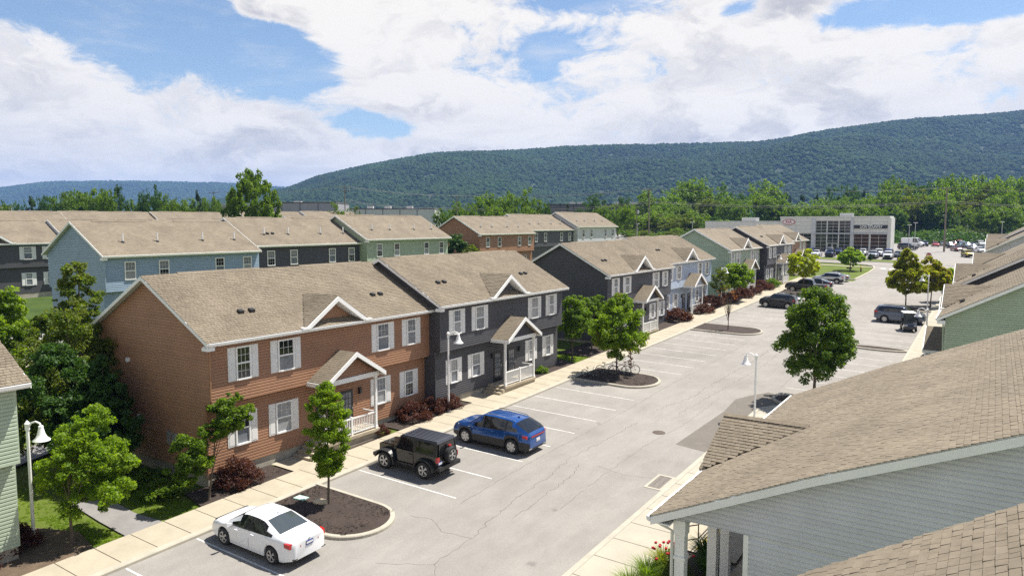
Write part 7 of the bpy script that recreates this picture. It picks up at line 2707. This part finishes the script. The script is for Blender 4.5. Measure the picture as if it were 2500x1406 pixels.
BM = blob_mat('hill_canopy', (.016, .038, .011), (.034, .062, .017))
for nm, rdg, bk, zb_, nc, nr, sd, dens, s0, s1, lab in (('hill', RIDGE, .52, 9, 110, 34, 2.0, .0210, 2.6, 6.8, 'wooded slope of the near hill'), ('far_hill', FARR, .70, 9, 60, 16, 7.0, .0042, 7.0, 14.0, 'wooded slope of the far ridge')):
    hm = ridge_mesh(nm, rdg, bk, zb_, nc, nr, sd).mesh(nm, HILLM, 180)
    struct(nm, hm)
    fo = O('hill_forest' if nm == 'hill' else 'far_hill_forest', hm.copy())
    fo['kind'] = 'stuff'
    fo['label'] = lab
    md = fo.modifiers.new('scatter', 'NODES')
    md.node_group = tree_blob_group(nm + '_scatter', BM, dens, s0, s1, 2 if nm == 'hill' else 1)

# valley floor woods between the town and the hill
vb = MB()
rng = np.random.default_rng(77)
vcl = []
for k in range(700):
    dd = rng.uniform(360, 1150)
    a = R(rng.uniform(-8, 72))
    x, y = -dd * math.sin(a), dd * math.cos(a)
    vcl.append((x, y, gz(x, y) + rng.uniform(2, 8), rng.uniform(5, 10)))
vo = O('valley_wood', leaf_mesh('valley_wood', vcl, 42000, 1.2, M['leaf_dark'], rng, .5))
vo['kind'] = 'stuff'
vo['label'] = 'far valley woodland below the hill'

# ---- grass blades on the lawns near the path
rng = np.random.default_rng(12)
gb = []


def lawn(x0, x1, y0, y1, n, h):
    x = rng.uniform(x0, x1, n)
    y = rng.uniform(y0, y1, n)
    return [(a, c_, gz(a, c_) - .03 + h * .4, h) for a, c_ in zip(x, y)]


gcl = lawn(-31.8, -27.35, 13.3, 14.35, 420, .06) + lawn(-33.5, -27.4, 16.1, 17.6, 700, .06) + lawn(-36, -31.5, 10, 14.5, 400, .07) + lawn(-30, -27.4, 50.6, 53.2, 300, .07)
go_ = O('lawn_grass', leaf_mesh('lawn_grass', gcl, 26000, .045, M['leaf_bright'], rng, .1, .16))
go_['kind'] = 'stuff'
go_['label'] = 'short lawn grass beside the path'
# wood chips on the near mulch
mcl = []
for x0, x1, y0, y1, n, dz in ((-24.9, -20.2, 18.9, 21.7, 900, .20), (-29.0, -27.3, 18.2, 22.3, 420, .06), (-29.0, -27.3, 30.2, 36.4, 420, .06), (-28.8, -27.3, 24.4, 28.5, 260, .06), (-24.6, -20.0, 46.3, 49.4, 500, .2)):
    x = rng.uniform(x0, x1, n)
    y = rng.uniform(y0, y1, n)
    mcl += [(a, c_, gz(a, c_) + dz - .02, .05) for a, c_ in zip(x, y)]
ch = O('mulch_chips', leaf_mesh('mulch_chips', mcl, 15000, .026, M['mulch'], rng, 1.2, .5))
ch['kind'] = 'stuff'
ch['label'] = 'dark wood chips on the planting beds'

# ================================================================== air
hz = MB().box((-6900, -320, -14), (2600, 6200, 400))
hm_ = bpy.data.materials.new('haze')
hm_.use_nodes = True
hm_.node_tree.nodes.clear()
ht = NT(hm_.node_tree)
pv = ht.n('ShaderNodeVolumePrincipled')
pv.inputs['Color'].default_value = (.28, .50, 1.0, 1)
pv.inputs['Density'].default_value = .00012
pv.inputs['Anisotropy'].default_value = .1
ho = ht.n('ShaderNodeOutputMaterial')
hm_.node_tree.links.new(pv.outputs[0], ho.inputs['Volume'])
hzo = O('haze', hz.mesh('haze', hm_))
hzo['kind'] = 'stuff'
hzo['label'] = 'thin bluish summer haze over the valley'
